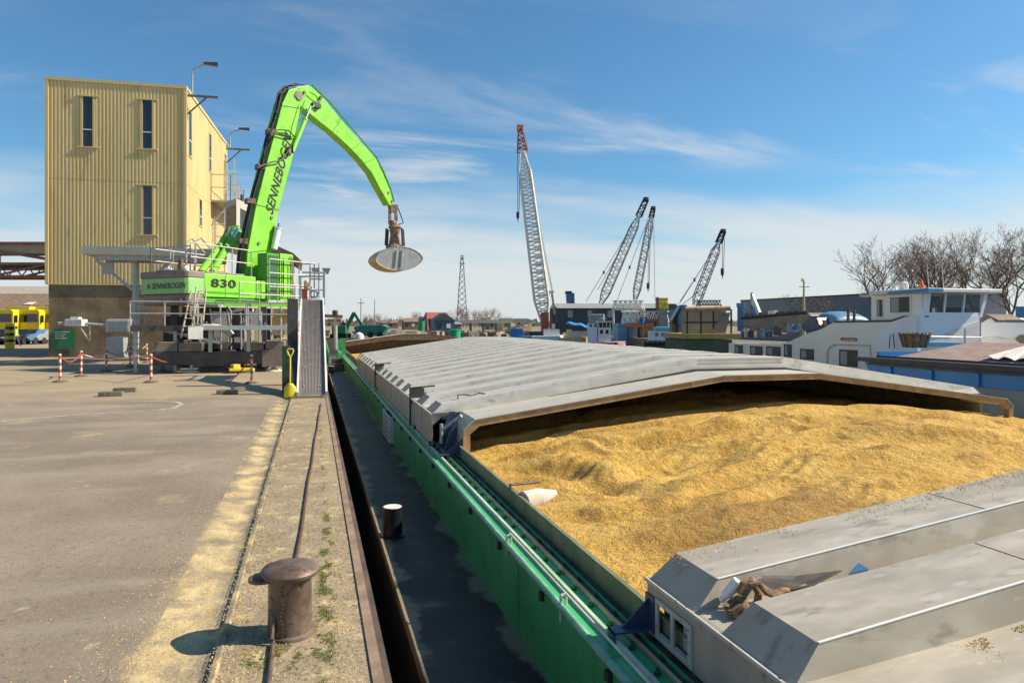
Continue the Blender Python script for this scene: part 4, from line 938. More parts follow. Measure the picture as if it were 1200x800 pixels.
for half, nm in ((1, 'shell'), (-1, 'shell')):
    ps = [(x, y) for x, y in lens if x * half >= -1e-6]
    if half == 1: ps = [q for q in lens[:13]] + [q for q in lens[24:] if q[0] >= 0][::1]
    ps = sorted([q for q in lens if q[0] * half > 1e-3], key=lambda q: math.atan2(q[1], q[0] * half))
    ps = [(.012 * half, -.78)] + ps + [(.012 * half, .80)]
    mb = MB(); mb.prism([Lp(x, y, wdt / 2) for x, y in ps], gn * -wdt)
    sh = mb.build('shell', M['shellside'], H)
    mb = MB(); mb.prism([Lp(x, y, wdt / 2 + .03, .93) for x, y in ps], gn * -.029); mb.build('shell_end_plate', M['shell'], sh)
    rim = [Lp(x, y, wdt / 2 + .03, .96) for x, y in ps[1:-1]]; mb = MB(); mb.path(rim, .03, 6); mb.build('shell_rim', M['shell'], sh, smooth=True)
mb = MB()
for x in (-.28, .1): mb.beam(Lp(x, -.5, wdt / 2 + .06), Lp(x + .1, .55, wdt / 2 + .06), .10, .06)
parts(mb, 'shell_rib', M['galv'], H)

# gantry: lower beams, feet, ballast blocks, pedestal
M['gbeam'] = mat('gantry_beam', (.05, .045, .05), (.085, .075, .075), sc=3, rough=.6)
def X2(px, d): return CW(px, 400, d)
g0 = X2(184, 29.6); g1 = X2(334, 29.6); gy = (g0.y + g1.y) / 2; gx0, gx1 = g0.x, g1.x
gy = g0.y - .9
mb = MB()
for yy in (gy, gy + 4.6): mb.box(gx0, gx1, yy, yy + .5, .33, .88)
for xx in (gx0 + .4, gx1 - 1.0, (gx0 + gx1) / 2 - .3): mb.box(xx, xx + .6, gy + .51, gy + 4.59, .36, .84)
parts(mb, 'gantry_beam', M['gbeam'], H, bevel=.02)
mb = MB(); mb.box(gx1 - .95, gx1 - .1, gy - .06, gy - .003, .22, .92); mb.build('end_bracket', M['mgrey'], H)
for yy in (gy + .25, gy + 4.85):
    for xx in (gx0 + .35, gx0 + 1.45, (gx0 + gx1) / 2 + .2, gx1 - .5):
        mb = MB(); mb.lathe([(.34, 0), (.32, .06), (.12, .12), (.07, .16), (.07, .34)], (xx, yy, 0), 16); mb.build('foot', M['conc'] if xx > gx0 + 1 and xx > gx1 - 1 or abs(xx - gx0 - 1.45) < .01 else M['rust'], H, smooth=True)
M['ballast'] = mat('ballast', (.16, .135, .11), (.22, .19, .155), sc=3, rough=.9)
mb = MB()
for a, b_ in ((186, 212), (212, 237), (285, 309), (311, 334)):
    p = X2(a, 29.6); q = X2(b_, 29.6); h_ = .42 if a in (186, 311) else .36; mb.box(p.x, q.x - .04, gy + .05, gy + 1.5, .882, .882 + h_); mb.box(p.x, q.x - .04, gy + 3.2, gy + 4.9, .882, .882 + h_)
parts(mb, 'ballast_block', M['ballast'], H, bevel=.03)
pc = Mp(3.3, 0, 0)
mb = MB(); mb.lathe([(1.5, .885), (1.5, 1.15), (.95, 1.2), (.9, 2.4), (1.3, 2.5), (1.3, 2.92)], (pc.x, pc.y, 0), 30); mb.build('pedestal', M['gbeam'], H, smooth=True)
mb = MB()
for dx, dy in ((-1.9, -1.5), (1.9, -1.5), (-1.9, 1.5), (1.9, 1.5)): mb.box(pc.x + dx - .15, pc.x + dx + .15, pc.y + dy - .15, pc.y + dy + .15, .88, 2.9)
parts(mb, 'pedestal_leg', M['gbeam'], H)
mb = MB(); mb.box(pc.x - 2.6, pc.x - 1.1, pc.y - .3, pc.y + .5, 1.2, 2.4); mb.build('power_pack', M['dark'], H)
MB().box(pc.x - .2, pc.x + .5, gy + 1.8, gy + 2.4, 1.2, 2.6).build('electric_cabinet', M['galv'], H)
MB().box(pc.x + 1.2, pc.x + 1.9, gy + 1.8, gy + 2.2, 1.9, 2.6).build('electric_cabinet', M['galv'], H)
p = CW(247, 400, 30.4); MB().path([p + V((.9 * math.cos(a) * 1, 0, .9 * math.sin(a) * .6 + .1)) for a in [x * math.pi / 10 for x in range(1, 9)]], .14, 8).build('cable_reel', M['conc'], H, smooth=True)
mb = MB(); random.seed(8)      # service pipes and struts under the walkway
for i in range(9):
    x = gx0 + 1.6 + i * .42; z_ = random.uniform(1.9, 2.9); mb.path([(x, gy + 1.6, .9), (x, gy + 1.6, z_ - .3), (x + random.uniform(-.3, .3), gy + 1.5, z_)], .035, 6)
parts(mb, 'service_pipe', M['galv'], H)
mb = MB()
for i in range(4): x = pc.x - .9 + i * .7; mb.path([(x, gy + 1.2, 2.7), (x + .1, gy + 1.1, 1.9), (x + .3, gy + 1.0, 1.3), (x + .1, gy + 1.0, .95)], .04, 6)
parts(mb, 'hose', M['black'], H, smooth=True)
mb = MB(); mb.beam((gx0 + .3, gy + .9, 1.75), (gx0 + 2.6, gy + .9, 1.2), .08, .12); mb.beam((gx0 + .6, gy + 1.1, 1.2), (gx0 + 2.6, gy + 1.1, 1.25), .06, .08); parts(mb, 'strut', M['galv'], H)
# walkways
px0 = CW(228, 384, 28.6); px1 = CW(346, 384, 28.6); yw = gy - .75
mb = MB(); mb.box(px0.x, px1.x, yw, yw + .9, 1.80, 1.98); wk = mb.build('walkway', mat('walkway_edge', (.45, .50, .49), rough=.5, metal=.3), H)
mb = MB(); mb.rail([(px0.x, yw + .04, 1.98), (px1.x, yw + .04, 1.98)], .95, .028, 1, 1.05); mb.rail([(px0.x, yw + .86, 1.98), (px1.x, yw + .86, 1.98)], .95, .028, 1, 1.6); mb.build('railing', M['galv'], wk)
ql = CW(168, 384, 31); MB().box(ql.x, px0.x - .01, yw + 1.0, yw + 2.4, 1.75, 1.98).build('walkway', M['gbeam'], H)
mb = MB(); mb.rail([(ql.x, yw + 1.05, 1.98), (px0.x, yw + 1.05, 1.98)], 1.0, .03, 1, 1.6); mb.build('railing', M['galv'], H)
mb = MB(); 
for x in (ql.x + .1, ql.x + 1.6): mb.box(x, x + .12, yw + 1.2, yw + 1.32, 0, 1.75)
for x in (px0.x + .5, (px0.x + px1.x) / 2, px1.x - .3): mb.box(x, x + .14, yw + .3, yw + .44, .88, 1.8)
for x in (px0.x + 2.4, px0.x + 3.3, px0.x + 4.0): mb.tube((x, gy + .8, .9), (x, gy + .8, 3.0), .05, 6)
parts(mb, 'support', M['galv'], H)
# upper walkway round the superstructure
w0 = Mp(2.0, 1.56, 0); w1 = CW(357, 358, 33)
mb = MB(); mb.hexa([V((p.x, p.y, z)) for z in (2.78, 2.9) for p in (Mp(1.0, 1.56, 0), Mp(6.8, 1.56, 0), Mp(6.8, 2.35, 0), Mp(1.0, 2.35, 0))]); uw = mb.build('walkway', M['galv'], H)
mb = MB(); mb.beam(CW(262, 357, 29.4), CW(372, 358.5, 31.5), .12, .13); mb.build('walkway_edge', M['lime'], H)
mb = MB(); mb.rail([Mp(2.2, 2.3, 2.9), Mp(6.8, 2.3, 2.9), Mp(6.8, 1.6, 2.9)], 1.05, .028, 1, 1.2); mb.build('railing', M['galv'], uw)
mb = MB(); mb.bx(Mp, 4.3, 7.6, .7, 1.9, 3.05, 3.19); mb.rail([Mp(4.4, 1.85, 3.19), Mp(7.5, 1.85, 3.19), Mp(7.5, .8, 3.19)], 2.0, .03, 2, 1.5); mb.build('cab_platform', M['galv'], H)
mb = MB(); mb.rail([Mp(.4, 1.3, 4.36), Mp(3.8, 1.3, 4.3)], 1.25, .028, 1, 1.2); mb.rail([Mp(.4, 1.3, 4.36), Mp(.4, -1.3, 4.36), Mp(3.8, -1.3, 4.3)], 1.1, .028, 1, 1.3); mb.build('railing', M['galv'], H)
mb = MB()
for a, b_ in (((198, 276), (186, 300)), ((210, 277), (226, 296))): pass
mb.path([Mp(.9, 1.0, 4.4), Mp(.9, 1.0, 5.7), Mp(1.2, 1.0, 5.9), Mp(1.9, 1.0, 5.3)], .04, 6); mb.path([Mp(.9, .4, 4.4), Mp(.9, .4, 5.7), Mp(1.2, .4, 5.9), Mp(1.9, .4, 5.3)], .04, 6); mb.build('hoop_rail', M['galv'], H)
M['cream'] = mat('cream_steel', (.52, .47, .37), (.44, .38, .28), sc=4, rough=.6)
ladder(CW(212, 396, 28.6), CW(224, 341, 29), V((.3, .1, 0)), .035, .3).build('ladder', M['cream'], H)
ladder(CW(224, 394, 28.5), CW(230, 336, 28.8), V((.38, .1, 0)), .035, .3).build('ladder', M['cream'], H)
mb = MB(); mb.cb(CW(229, 390, 28.6), .55, .4, .5, .2); mb.build('battery_box', M['white'], H)

# cream hopper behind the machine
h0 = CW(322, 362, 39); h1 = CW(345, 362, 40)
hp_ = E('dust_hopper', CW(334, 420, 40), 'rusty cream steel hopper standing behind the green machine', 'hopper')
M['hopc'] = mat('hopper_cream', (.60, .46, .24), (.50, .36, .18), sc=1.2, rough=.6, st=(1, 1, .4), c3=(.25, .14, .08), sc3=2.2, lo3=.55, hi3=.72)
mb = MB(); b0c = CW(334, 365, 40.5); z1 = 2.1 + 78 * 40 / F
prs = [(-1.45, 1.2), (-1.0, 1.35), (.55, 1.35), (1.0, 1.1)]
mb.hexa([V((b0c.x - 1.6, b0c.y - 1.2, 2.5)), V((b0c.x + .62, b0c.y - 1.2, 2.5)), V((b0c.x + .62, b0c.y + 1.4, 2.5)), V((b0c.x - 1.6, b0c.y + 1.4, 2.5)),
         V((b0c.x - 1.6, b0c.y - 1.2, z1)), V((b0c.x + .45, b0c.y - 1.2, z1)), V((b0c.x + .45, b0c.y + 1.4, z1)), V((b0c.x - 1.6, b0c.y + 1.4, z1))])
mb.build('bin', M['hopc'], hp_)
mb = MB()
for k in range(5): mb.box(b0c.x - 1.5 + k * .42, b0c.x - 1.42 + k * .42, b0c.y - 1.28, b0c.y - 1.2, 2.4, z1 - .1)
parts(mb, 'rib', M['hopc'], hp_)
mb = MB(); mb.prism([(b0c.x - 1.7, b0c.y - 1.35, z1 + .35), (b0c.x - .3, b0c.y - 1.35, z1 + .45), (b0c.x + .5, b0c.y - 1.35, z1 + .1), (b0c.x + .95, b0c.y - 1.35, z1 - .35), (b0c.x + .9, b0c.y - 1.35, z1 - .7), (b0c.x + .5, b0c.y - 1.35, z1 - .45), (b0c.x - .2, b0c.y - 1.35, z1 - .1), (b0c.x - 1.7, b0c.y - 1.35, z1)], (0, 2.8, 0)); mb.build('lip', M['rust'], hp_)
mb = MB()
for dx in (-1.5, .5):
    for dy in (-1.1, 1.3): mb.box(b0c.x + dx - .1, b0c.x + dx + .1, b0c.y + dy - .1, b0c.y + dy + .1, 0, 2.5)
mb.box(b0c.x - 1.3, b0c.x + .3, b0c.y - .9, b0c.y + 1.1, 1.4, 2.5)
parts(mb, 'support', M['hopc'], hp_)

# ------------------------------------------------------------------ gangway ramp to the machine
rb = G(366, 466); r0, r1 = G(351, 466), G(382, 466)
rp = E('gangway_ramp', (-.02, r0.y, 0), 'steep ribbed steel gangway with white edges at the quayside, railings and floodlights on top', 'gangway')
ya, yb, zt_ = (r0.y + r1.y) / 2, (r0.y + r1.y) / 2 + 6.6, 2.88
xa_, xb_ = -.39, .33
M['tread'] = mat('ribbed_tread', (.30, .285, .25), (.38, .36, .32), sc=5, rough=.7, metal=.2)
mb = MB(); mb.hexa([(xa_, ya, .02), (xb_, ya, .02), (xb_, yb, zt_), (xa_, yb, zt_), (xa_, ya, .08), (xb_, ya, .08), (xb_, yb, zt_ + .06), (xa_, yb, zt_ + .06)])
tr_ = mb.build('tread', M['tread'], rp)
mb = MB()
for k in range(17):
    x = xa_ + .03 + k * (xb_ - xa_ - .06) / 16; mb.beam((x, ya + .02, .095), (x, yb, zt_ + .075), .012, .02)
mb.build('tread_rib', M['mgrey'], tr_)
mb = MB()
for x in (xa_ - .03, xb_ + .03): mb.beam((x, ya, .10), (x, yb, zt_ + .08), .05, .16)
parts(mb, 'edge_rail', M['white'], rp)
mb = MB()
for k in range(6):
    for x in (xa_ + .14, xb_ - .14): t_ = (k + .4) / 6; mb.cb((x, ya + (yb - ya) * t_, .11 + (zt_ - .02) * t_), .03, .05, .03)
parts(mb, 'stud', M['white'], rp)
mb = MB(); mb.box(xa_ - .1, xb_ + .1, yb, yb + 2.4, zt_ - .1, zt_ + .05); mb.build('landing', M['galv'], rp)
mb = MB(); mb.rail([(xb_ + .08, yb + .05, zt_), (xb_ + .08, yb + 2.3, zt_), (xa_ - .1, yb + 2.3, zt_)], 1.08, .035, 1, 1.2); mb.beam((xa_, yb + .1, zt_ + 1.08), (xb_ + .08, yb + .1, zt_ + 1.08), .07, .07); mb.path([(xa_ + .2, yb + .3, zt_ + .6), (xa_ + .3, yb + .2, zt_ + .85), (xb_, yb + .2, zt_ + .85)], .03, 6); mb.build('railing', M['galv'], rp)
mb = MB(); mb.box(xa_ - .06, xa_ - .02, yb - .2, yb + .1, zt_ - .2, zt_ + .75); mb.build('gate_post', M['galv'], rp)
mb = MB()
for x in (xa_ + .42, xa_ + .76): mb.tube((x - .15, yb + 2.3, zt_), (x - .15, yb + 2.3, zt_ + 1.62), .03, 8)
mp_ = parts(mb, 'mast', M['galv'], rp)
for k, x in enumerate((xa_ + .58, xa_ + 1.0)):
    mb = MB(); c = V((x - .1, yb + 2.2, zt_ + 1.32)); mb.add([c + V(q) for q in ((-.17, 0, .1), (.17, 0, .1), (.17, .2, .1), (-.17, .2, .1), (-.07, 0, -.13), (.08, 0, -.13), (.08, .2, -.13), (-.07, .2, -.13))], [(0, 1, 2, 3), (4, 7, 6, 5), (0, 4, 5, 1), (1, 5, 6, 2), (2, 6, 7, 3), (3, 7, 4, 0)]); mb.build('floodlight', M['mgrey'], rp)
MB().box(xa_ - .02, xa_ + .18, yb + .4, yb + .6, zt_ + .0, zt_ + .48).build('extinguisher_box', mat('red_paint', (.35, .03, .02), (.2, .05, .03), sc=5, rough=.5), rp)
MB().lathe([(.08, .5), (.11, .53), (.11, .76), (.07, .82)], (xa_ + .16, yb + .6, zt_), 10).build('tan_canister', M['hopc'], rp)
mb = MB(); mb.path([V((xa_ + .42 + .13 * math.cos(a), yb + .5, zt_ + .30 + .13 * math.sin(a))) for a in [x * math.pi / 10 for x in range(21)]], .035, 8); mb.build('lifebuoy', mat('blue_grey', (.16, .20, .25), rough=.6), rp, smooth=True)
MB().box(xa_ + .2, xb_ - .12, yb + .42, yb + .44, zt_ + .04, zt_ + .15).build('notice', M['white'], rp)
# dark posts and beam beside the ramp
pz_ = E('steel_pile', (CW(336, 460, 20.5).x, CW(336, 460, 20.5).y, 0), 'dark steel column left of the ribbed gangway', 'column')
c = CW(343, 440, 23.5); mb = MB(); mb.box(c.x - .17, c.x + .17, c.y - .15, c.y + .15, 0, 2.9); mb.build('column', M['gbeam'], pz_)
mb = MB(); mb.beam((c.x, c.y - .2, 1.35), (-.42, 21.6, .25), .25, .35); mb.build('brace', M['gbeam'], pz_)
c = G(335.5, 462); o = MB().box(c.x - .1, c.x + .1, c.y + .05, c.y + .25, 0, 1.42).box(c.x - .12, c.x - .1, c.y + .03, c.y + .27, 0, 1.40); o = solo(o.build('green_post', mat('post_green', (.01, .035, .02), (.02, .09, .04), sc=6, rough=.4)), c); tag(o, 'dark green post behind the yellow shovel', 'post')
# yellow shovel
M['yellow'] = mat('yellow_plastic', (.68, .55, .02), (.58, .46, .03), sc=6, rough=.45)
c = G(340, 466.5); sv = E('shovel', c, 'yellow plastic grain shovel leaning upright against the green post', 'shovel')
up = V((.0, .07, 1)).normalized()
def sp(x, z, y=0): return c + V((x, y, 0)) + up * z
mb = MB(); sec = []
mb.grid(9, 9, lambda u, v_: sp((u - .5) * 2 * (.165 if v_ < .7 else .165 - .10 * (v_ - .7) / .3), .02 + v_ * .40, -.03 - .05 * (1 - (2 * u - 1) ** 2) + .0)); mb.build('blade', M['yellow'], sv, smooth=True)
bl_ = sv.children[0]; q = bl_.modifiers.new('t', 'SOLIDIFY'); q.thickness = .01
mb = MB(); mb.tube(sp(0, .25, -.06), sp(0, 1.18), .023, 10); mb.build('shaft', M['yellow'], sv, smooth=True)
mb = MB(); mb.path([sp(0, 1.15), sp(-.05, 1.22), sp(-.085, 1.32), sp(-.06, 1.37), sp(.06, 1.37), sp(.085, 1.32), sp(.05, 1.22), sp(0, 1.15)], .022, 8); mb.build('handle', M['yellow'], sv, smooth=True)

# ------------------------------------------------------------------ barrier posts with chains
M['red'] = mat('signal_red', (.50, .07, .04), (.42, .09, .05), sc=8, rough=.5)
M['postw'] = mat('post_white', (.70, .67, .62), (.58, .54, .48), sc=8, rough=.55)
M['rubberb'] = mat('rubber_base', (.07, .06, .05), (.15, .12, .09), sc=8, rough=.85)
def barrier():
    r = E('barrier_post', (0, 0, 0), 'x', 'barrier post', 'red and white chain posts round the green machine')
    MB().lathe([(.24, 0), (.24, .03), (.12, .07), (.05, .08)], (0, 0, 0), 18).build('base', M['rubberb'], r, smooth=True)
    o = MB().tube((0, 0, .07), (0, 0, .93), .042, 12).build('pole', M['postw'], r, smooth=True)
    mb = MB()
    for z in (.10, .34, .58, .82): mb.tube((0, 0, z), (0, 0, z + .115), .045, 12)
    parts(mb, 'red_band', M['red'], o, smooth=True)
    MB().lathe([(.03, .93), (.05, .95), (.05, .985), (.02, 1.0)], (0, 0, 0), 10).build('cap', M['postw'], r, smooth=True)
    return r
bposts = [(70.5, 447.5, 'nearest left chain post, alone at the front left corner'), (95, 441, 'chain post second from the left, in front of the green wall sign'), (124.5, 435, 'chain post with a dark round base in front of the brick wall'),
          (152.5, 430, 'chain post beside the foot of the grey conveyor post'), (172, 425, 'farthest chain post, half hidden by the gantry corner'), (177, 448, 'chain post just left of the gantry beam, at the front'), (295, 449, 'chain post under the walkway in front of the machine, right of the others')]
pr = barrier(); BP = []
for i, (x, y, lb) in enumerate(bposts):
    o = pr if i == 0 else copy_tree(pr)
    o.location = G(x, y); o['label'] = lb; o.rotation_euler.x = (.03, -.02, 0, .02, 0, .01, 0)[i]; BP.append(V(o.location))
def chain(a, b_, sag, col_, label, za=.93, zb_=.93):
    a = a + V((0, 0, za)); b_ = b_ + V((0, 0, zb_)); n = 40; mb = MB(); pts = [a.lerp(b_, k / n) - V((0, 0, 4 * sag * (k / n) * (1 - k / n))) for k in range(n + 1)]
    mb.path(pts, .022, 5); o = solo(mb.build('barrier_chain', M[col_]), a); tag(o, label, 'chain', 'plastic chains between the red and white posts')
chain(BP[0], BP[1], .28, 'red', 'red plastic chain between the two leftmost posts')
chain(BP[1], BP[2], .22, 'postw', 'pale chain between the second and third posts from the left')
chain(BP[2], BP[3], .28, 'hopc', 'tan chain sagging in front of the grey conveyor post')
chain(BP[3], BP[4], .18, 'hopc', 'tan chain at the back between the two farthest posts')
chain(BP[1], BP[5], .18, 'red', 'long red chain running from the second post to the post by the gantry beam')
chain(BP[5], V((gx0 + .6, gy + .1, 0)), .05, 'red', 'red chain from the front post down to the gantry beam', .93, .45)
chain(BP[6], G(266, 452), .1, 'red', 'red chain drooping from the right post down to the ground', .93, .1)
# blocks on the ground
M['block'] = mat('timber_block', (.10, .085, .06), (.19, .16, .11), sc=6, rough=.9)
for x, y, w_, rz, lb in ((130, 464, .60, .0, 'short timber block lying on the asphalt, nearer of the left pair'), (146.5, 459, .62, -.02, 'short timber block lying on the asphalt, farther of the left pair'), (266.5, 461.5, .60, .06, 'short timber block lying in front of the right chain post'), (279, 458.5, .35, .5, 'small dark block lying crosswise behind the right timber block')):
    c = G(x, y); mb = MB(); mb.cb(c + V((0, 0, .065)), w_, .26, .13, rz + .05); o = solo(mb.build('timber_block', M['block'], bevel=.012), c); tag(o, lb, 'timber block', 'timber blocks lying on the yard')
c = G(236, 440); 
p = G(282, 437); o = solo(MB().cb(p + V((0, 0, .15)), .9, .3, .12, .2).cb(p + V((-.2, 0, .27)), .3, .3, .2, .5).cb(p + V((.3, .1, .12)), .2, .5, .15, .9).build('yellow_trolley', M['yellow'], bevel=.02), p); tag(o, 'low yellow tangle of tools under the gantry beam', 'trolley')
p = G(306, 432); o = solo(MB().lathe([(.14, 0), (.2, .05), (.22, .4), (.2, .45)], p, 14).build('blue_drum', mat('blue_plastic', (.03, .09, .22), rough=.5), smooth=True), p); tag(o, 'small blue drum under the gantry beam right of the chain post', 'drum')
ORD = 'first second third fourth fifth sixth seventh eighth ninth tenth eleventh twelfth thirteenth fourteenth'.split()
# ------------------------------------------------------------------ yard behind the building (left edge)
M['truck'] = mat('truck_yellow', (.72, .55, .01), (.66, .50, .02), sc=2, rough=.4)
M['roofbrown'] = mat('roof_brown', (.17, .11, .07), (.26, .18, .12), sc=2.2, rough=.9, c3=(.10, .07, .05), sc3=7)
M['roofgrey'] = mat('roof_grey', (.30, .26, .21), (.38, .34, .28), sc=1.5, rough=.9)
M['tyre'] = mat('tyre', (.02, .02, .02), rough=.85)
M['carblack'] = mat('car_black', (.015, .013, .015), rough=.2)
M['carblue'] = mat('car_blue', (.07, .16, .30), rough=.25)
M['carsilver'] = mat('car_silver', (.35, .38, .42), rough=.3, metal=.4)
def at(px, d, z=0.0): p = CW(px, 400, d); return V((p.x, p.y, z))
def vfr(px, d, ang=0.0):
    """local frame: x across the picture, y away, at ground"""
    o = at(px, d); e = W(math.cos(ang), math.sin(ang), 0); n = W(-math.sin(ang), math.cos(ang), 0)
    return lambda x, y, z: o + e * x + n * y + V((0, 0, z))
# long shed with brown roof
f = vfr(-40, 92); sh = E('long_shed', f(0, 0, 0), 'long low shed with brown tiled roof behind the yellow trucks', 'shed')
def ypx(y, d): return EYE - (y - HOR) / F * d
mb = MB(); mb.bx(f, -22, 15, 0, 14, 0, ypx(373, 92)); mb.build('wall', mat('shed_wall', (.16, .15, .16), (.24, .22, .22), sc=.6, rough=.8), sh)
z0, z1, z2 = ypx(373, 92), ypx(346, 98), ypx(337, 104)
mb = MB(); mb.hexa([f(-22, -.6, z0), f(15, -.6, z0), f(15, -.4, z0 + .25), f(-22, -.4, z0 + .25), f(-22, 7, z1), f(15, 7, z1), f(15, 7, z1 + .2), f(-22, 7, z1 + .2)]); mb.build('roof', M['roofbrown'], sh)
mb = MB(); mb.hexa([f(-22, 7.01, z1), f(15, 7.01, z1), f(15, 7.01, z1 + .25), f(-22, 7.01, z1 + .25), f(-22, 12, z2), f(15, 12, z2), f(15, 12, z2 + .2), f(-22, 12, z2 + .2)]); mb.build('roof', M['roofgrey'], sh)
mb = MB(); mb.bx(f, -22.2, 15.2, -.8, -.61, z0 - .1, z0 + .25); mb.build('gutter_board', M['galv'], sh)
mb = MB()
for x in (5.3, 8.6): mb.hexa([f(x + a, 3.2 + b_, z0 + (z1 - z0) * (3.6 + b_) / 7.4 + .3 + c_) for c_ in (0, .06) for a, b_ in ((0, 0), (1.1, 0), (1.4, .7), (.3, .7))])
parts(mb, 'skylight', M['white'], sh)
def truck(px, d, label, glassside):
    f = vfr(px, d); t = E('truck', f(0, 0, 0), label, 'truck', 'yellow trucks parked in front of the long shed')
    mb = MB(); mb.prism([f(-1.25, 0, 1.1), f(-1.25, 0, 3.3), f(-1.0, 0, 3.55), f(1.0, 0, 3.55), f(1.25, 0, 3.3), f(1.25, 0, 1.1)], f(0, 2.2, 0) - f(0, 0, 0)); mb.build('cab', M['truck'], t, bevel=.05)
    mb = MB(); mb.bx(f, -1.3, 1.35, 2.4, 9, 1.2, 3.9); mb.build('trailer', M['truck'], t)
    mb = MB(); mb.bx(f, -1.05, 1.05, -.04, .0, 2.15, 3.05); mb.build('windscreen', M['glass'], t)
    mb = MB(); mb.bx(f, -1.2, 1.2, -.08, -.01, .5, 1.05); mb.build('bumper', M['carblack'], t)
    mb = MB(); mb.bx(f, -.9, .9, -.05, -.01, 1.25, 1.32); mb.build('grille', mat('stripe_green', (.05, .4, .05), rough=.5) if 'sg' not in M else M['sg'], t)
    for s_ in (-1, 1):
        MB().bx(f, s_ * .95 - .18, s_ * .95 + .18, -.12, -.081, .7, .9).build('headlight', M['white'], t)
        MB().bx(f, s_ * 1.42 - .1, s_ * 1.42 + .1, .1, .3, 2.1, 2.9).build('mirror', M['carblack'], t)
        for y in (.6, 7.0): MB().tube(f(s_ * 1.2 - .14, y, .5), f(s_ * 1.2 + .14, y, .5), .5, 18).build('wheel', M['tyre'], t)
truck(2, 76, 'yellow truck cut by the left edge of the picture in front of the shed', 0)
truck(33, 77, 'yellow truck with a wide windscreen in the middle of the three', 0)
truck(56, 78, 'yellow truck half hidden behind the corner of the brick building', 0)
def car(px, d, body, label, ang=0.0, s=1.0):
    f = vfr(px, d, ang); c = E('parked_car', f(0, 0, 0), label, 'car', 'cars parked in front of the yellow trucks')
    prof = [(-2.1, .35), (-2.15, .8), (-1.9, .98), (-1.2, 1.05), (-.6, 1.45), (.7, 1.47), (1.4, 1.08), (2.05, .95), (2.15, .6), (2.1, .35)]
    hull = MB().prism([f(0, 0, 0) + (f(1, 0, 0) - f(0, 0, 0)) * 0 + f(-.85, x, z) - f(0, 0, 0) for x, z in prof], f(1.7, 0, 0) - f(0, 0, 0)); hull.build('body', M[body], c, bevel=.08)
    mb = MB(); mb.prism([f(-.7, -.63, 1.0), f(.7, -.63, 1.0), f(.6, -.62, 1.4), f(-.6, -.62, 1.4)], f(0, -.5, 0) - f(0, 0, 0)); 
    MB().hexa([f(-.72, -1.28, 1.03), f(.72, -1.28, 1.03), f(.72, -1.2, 1.03), f(-.72, -1.2, 1.03), f(-.62, -.68, 1.42), f(.62, -.68, 1.42), f(.62, -.6, 1.42), f(-.62, -.6, 1.42)]).build('windscreen', M['glass'], c)
    for s_ in (-1, 1):
        MB().bx(f, s_ * .62 - .15, s_ * .62 + .15, -2.2, -2.13, .62, .76).build('headlight', M['white'], c)
        for y in (-1.3, 1.3): MB().tube(f(s_ * .8 - .1, y, .32), f(s_ * .8 + .1, y, .32), .32, 16).build('wheel', M['tyre'], c)
    MB().bx(f, -.26, .26, -2.2, -2.14, .45, .56).build('number_plate', M['truck'], c)
car(29, 68, 'carblack', 'black car seen from the front between the yellow bollard and the blue car')
car(42, 69, 'carblue', 'blue car parked just right of the black car')
car(52, 70, 'carsilver', 'silver blue car parked next to the brick building')
car(1, 68, 'carblack', 'dark car cut by the left edge of the picture', 0.1)
c = at(11.5, 56); o = E('striped_bollard', c, 'fat yellow and black banded steel bollard at the left edge of the yard', 'bollard')
MB().tube(c, c + V((0, 0, 2.0)), .33, 18).build('column', M['truck'], o, smooth=True)
mb = MB(); 
for z in (.55, 1.05, 1.55): mb.tube(c + V((0, 0, z)), c + V((0, 0, z + .22)), .337, 18)
parts(mb, 'black_band', M['carblack'], o, smooth=True)
# red brown truss bridge with enclosed belt, left of the building
M['truss'] = mat('truss_red', (.26, .10, .06), (.36, .18, .11), sc=2, rough=.7)
f = vfr(-30, 52); zt, zb, zm = ypx(285, 52), ypx(324, 52), ypx(309, 52)
cv = E('conveyor_bridge', f(0, 0, 0), 'red brown steel truss bridge running into the yellow building on the left', 'conveyor bridge')
mb = MB()
for y in (0, 2.4): 
    for z in (zt, zb, zm): mb.beam(f(-4, y, z), f(5.7, y, z), .18, .2)
    mb.beam(f(-4, y, zm), f(.1, y, zt), .14, .16); mb.beam(f(.1, y, zt - .3), f(5.6, y, zm + .3), .16, .18); mb.beam(f(1.2, y, zb), f(5.6, y, zm), .12, .14); mb.beam(f(1.2, y, zb), f(-2, y, zm), .12, .14)
    for x in (-1.4, .1, 5.5): mb.beam(f(x, y, zb), f(x, y, zt), .15, .15)
mb.build('truss', M['truss'], cv)
MB().bx(f, -4, 5.3, .3, 2.1, zt - .75, zt - .05).build('belt_housing', mat('belt_housing', (.50, .40, .27), (.42, .33, .22), sc=1, rough=.7), cv)
MB().bx(f, -4, 5.4, .3, 2.1, zm - .35, zm - .05).build('walkway', M['gbeam'], cv)
mb = MB()
for k in range(9): mb.beam(f(-3.6 + k, .2, zb + .05), f(-3.1 + k, .2, zm - .3), .07, .07); mb.beam(f(-3.1 + k, .2, zm - .3), f(-2.6 + k, .2, zb + .05), .07, .07)
mb.build('lacing', M['truss'], cv)
mb = MB(); mb.bx(f, -6.5, -6.1, .8, 1.6, 0, zb); mb.build('support', M['truss'], cv)

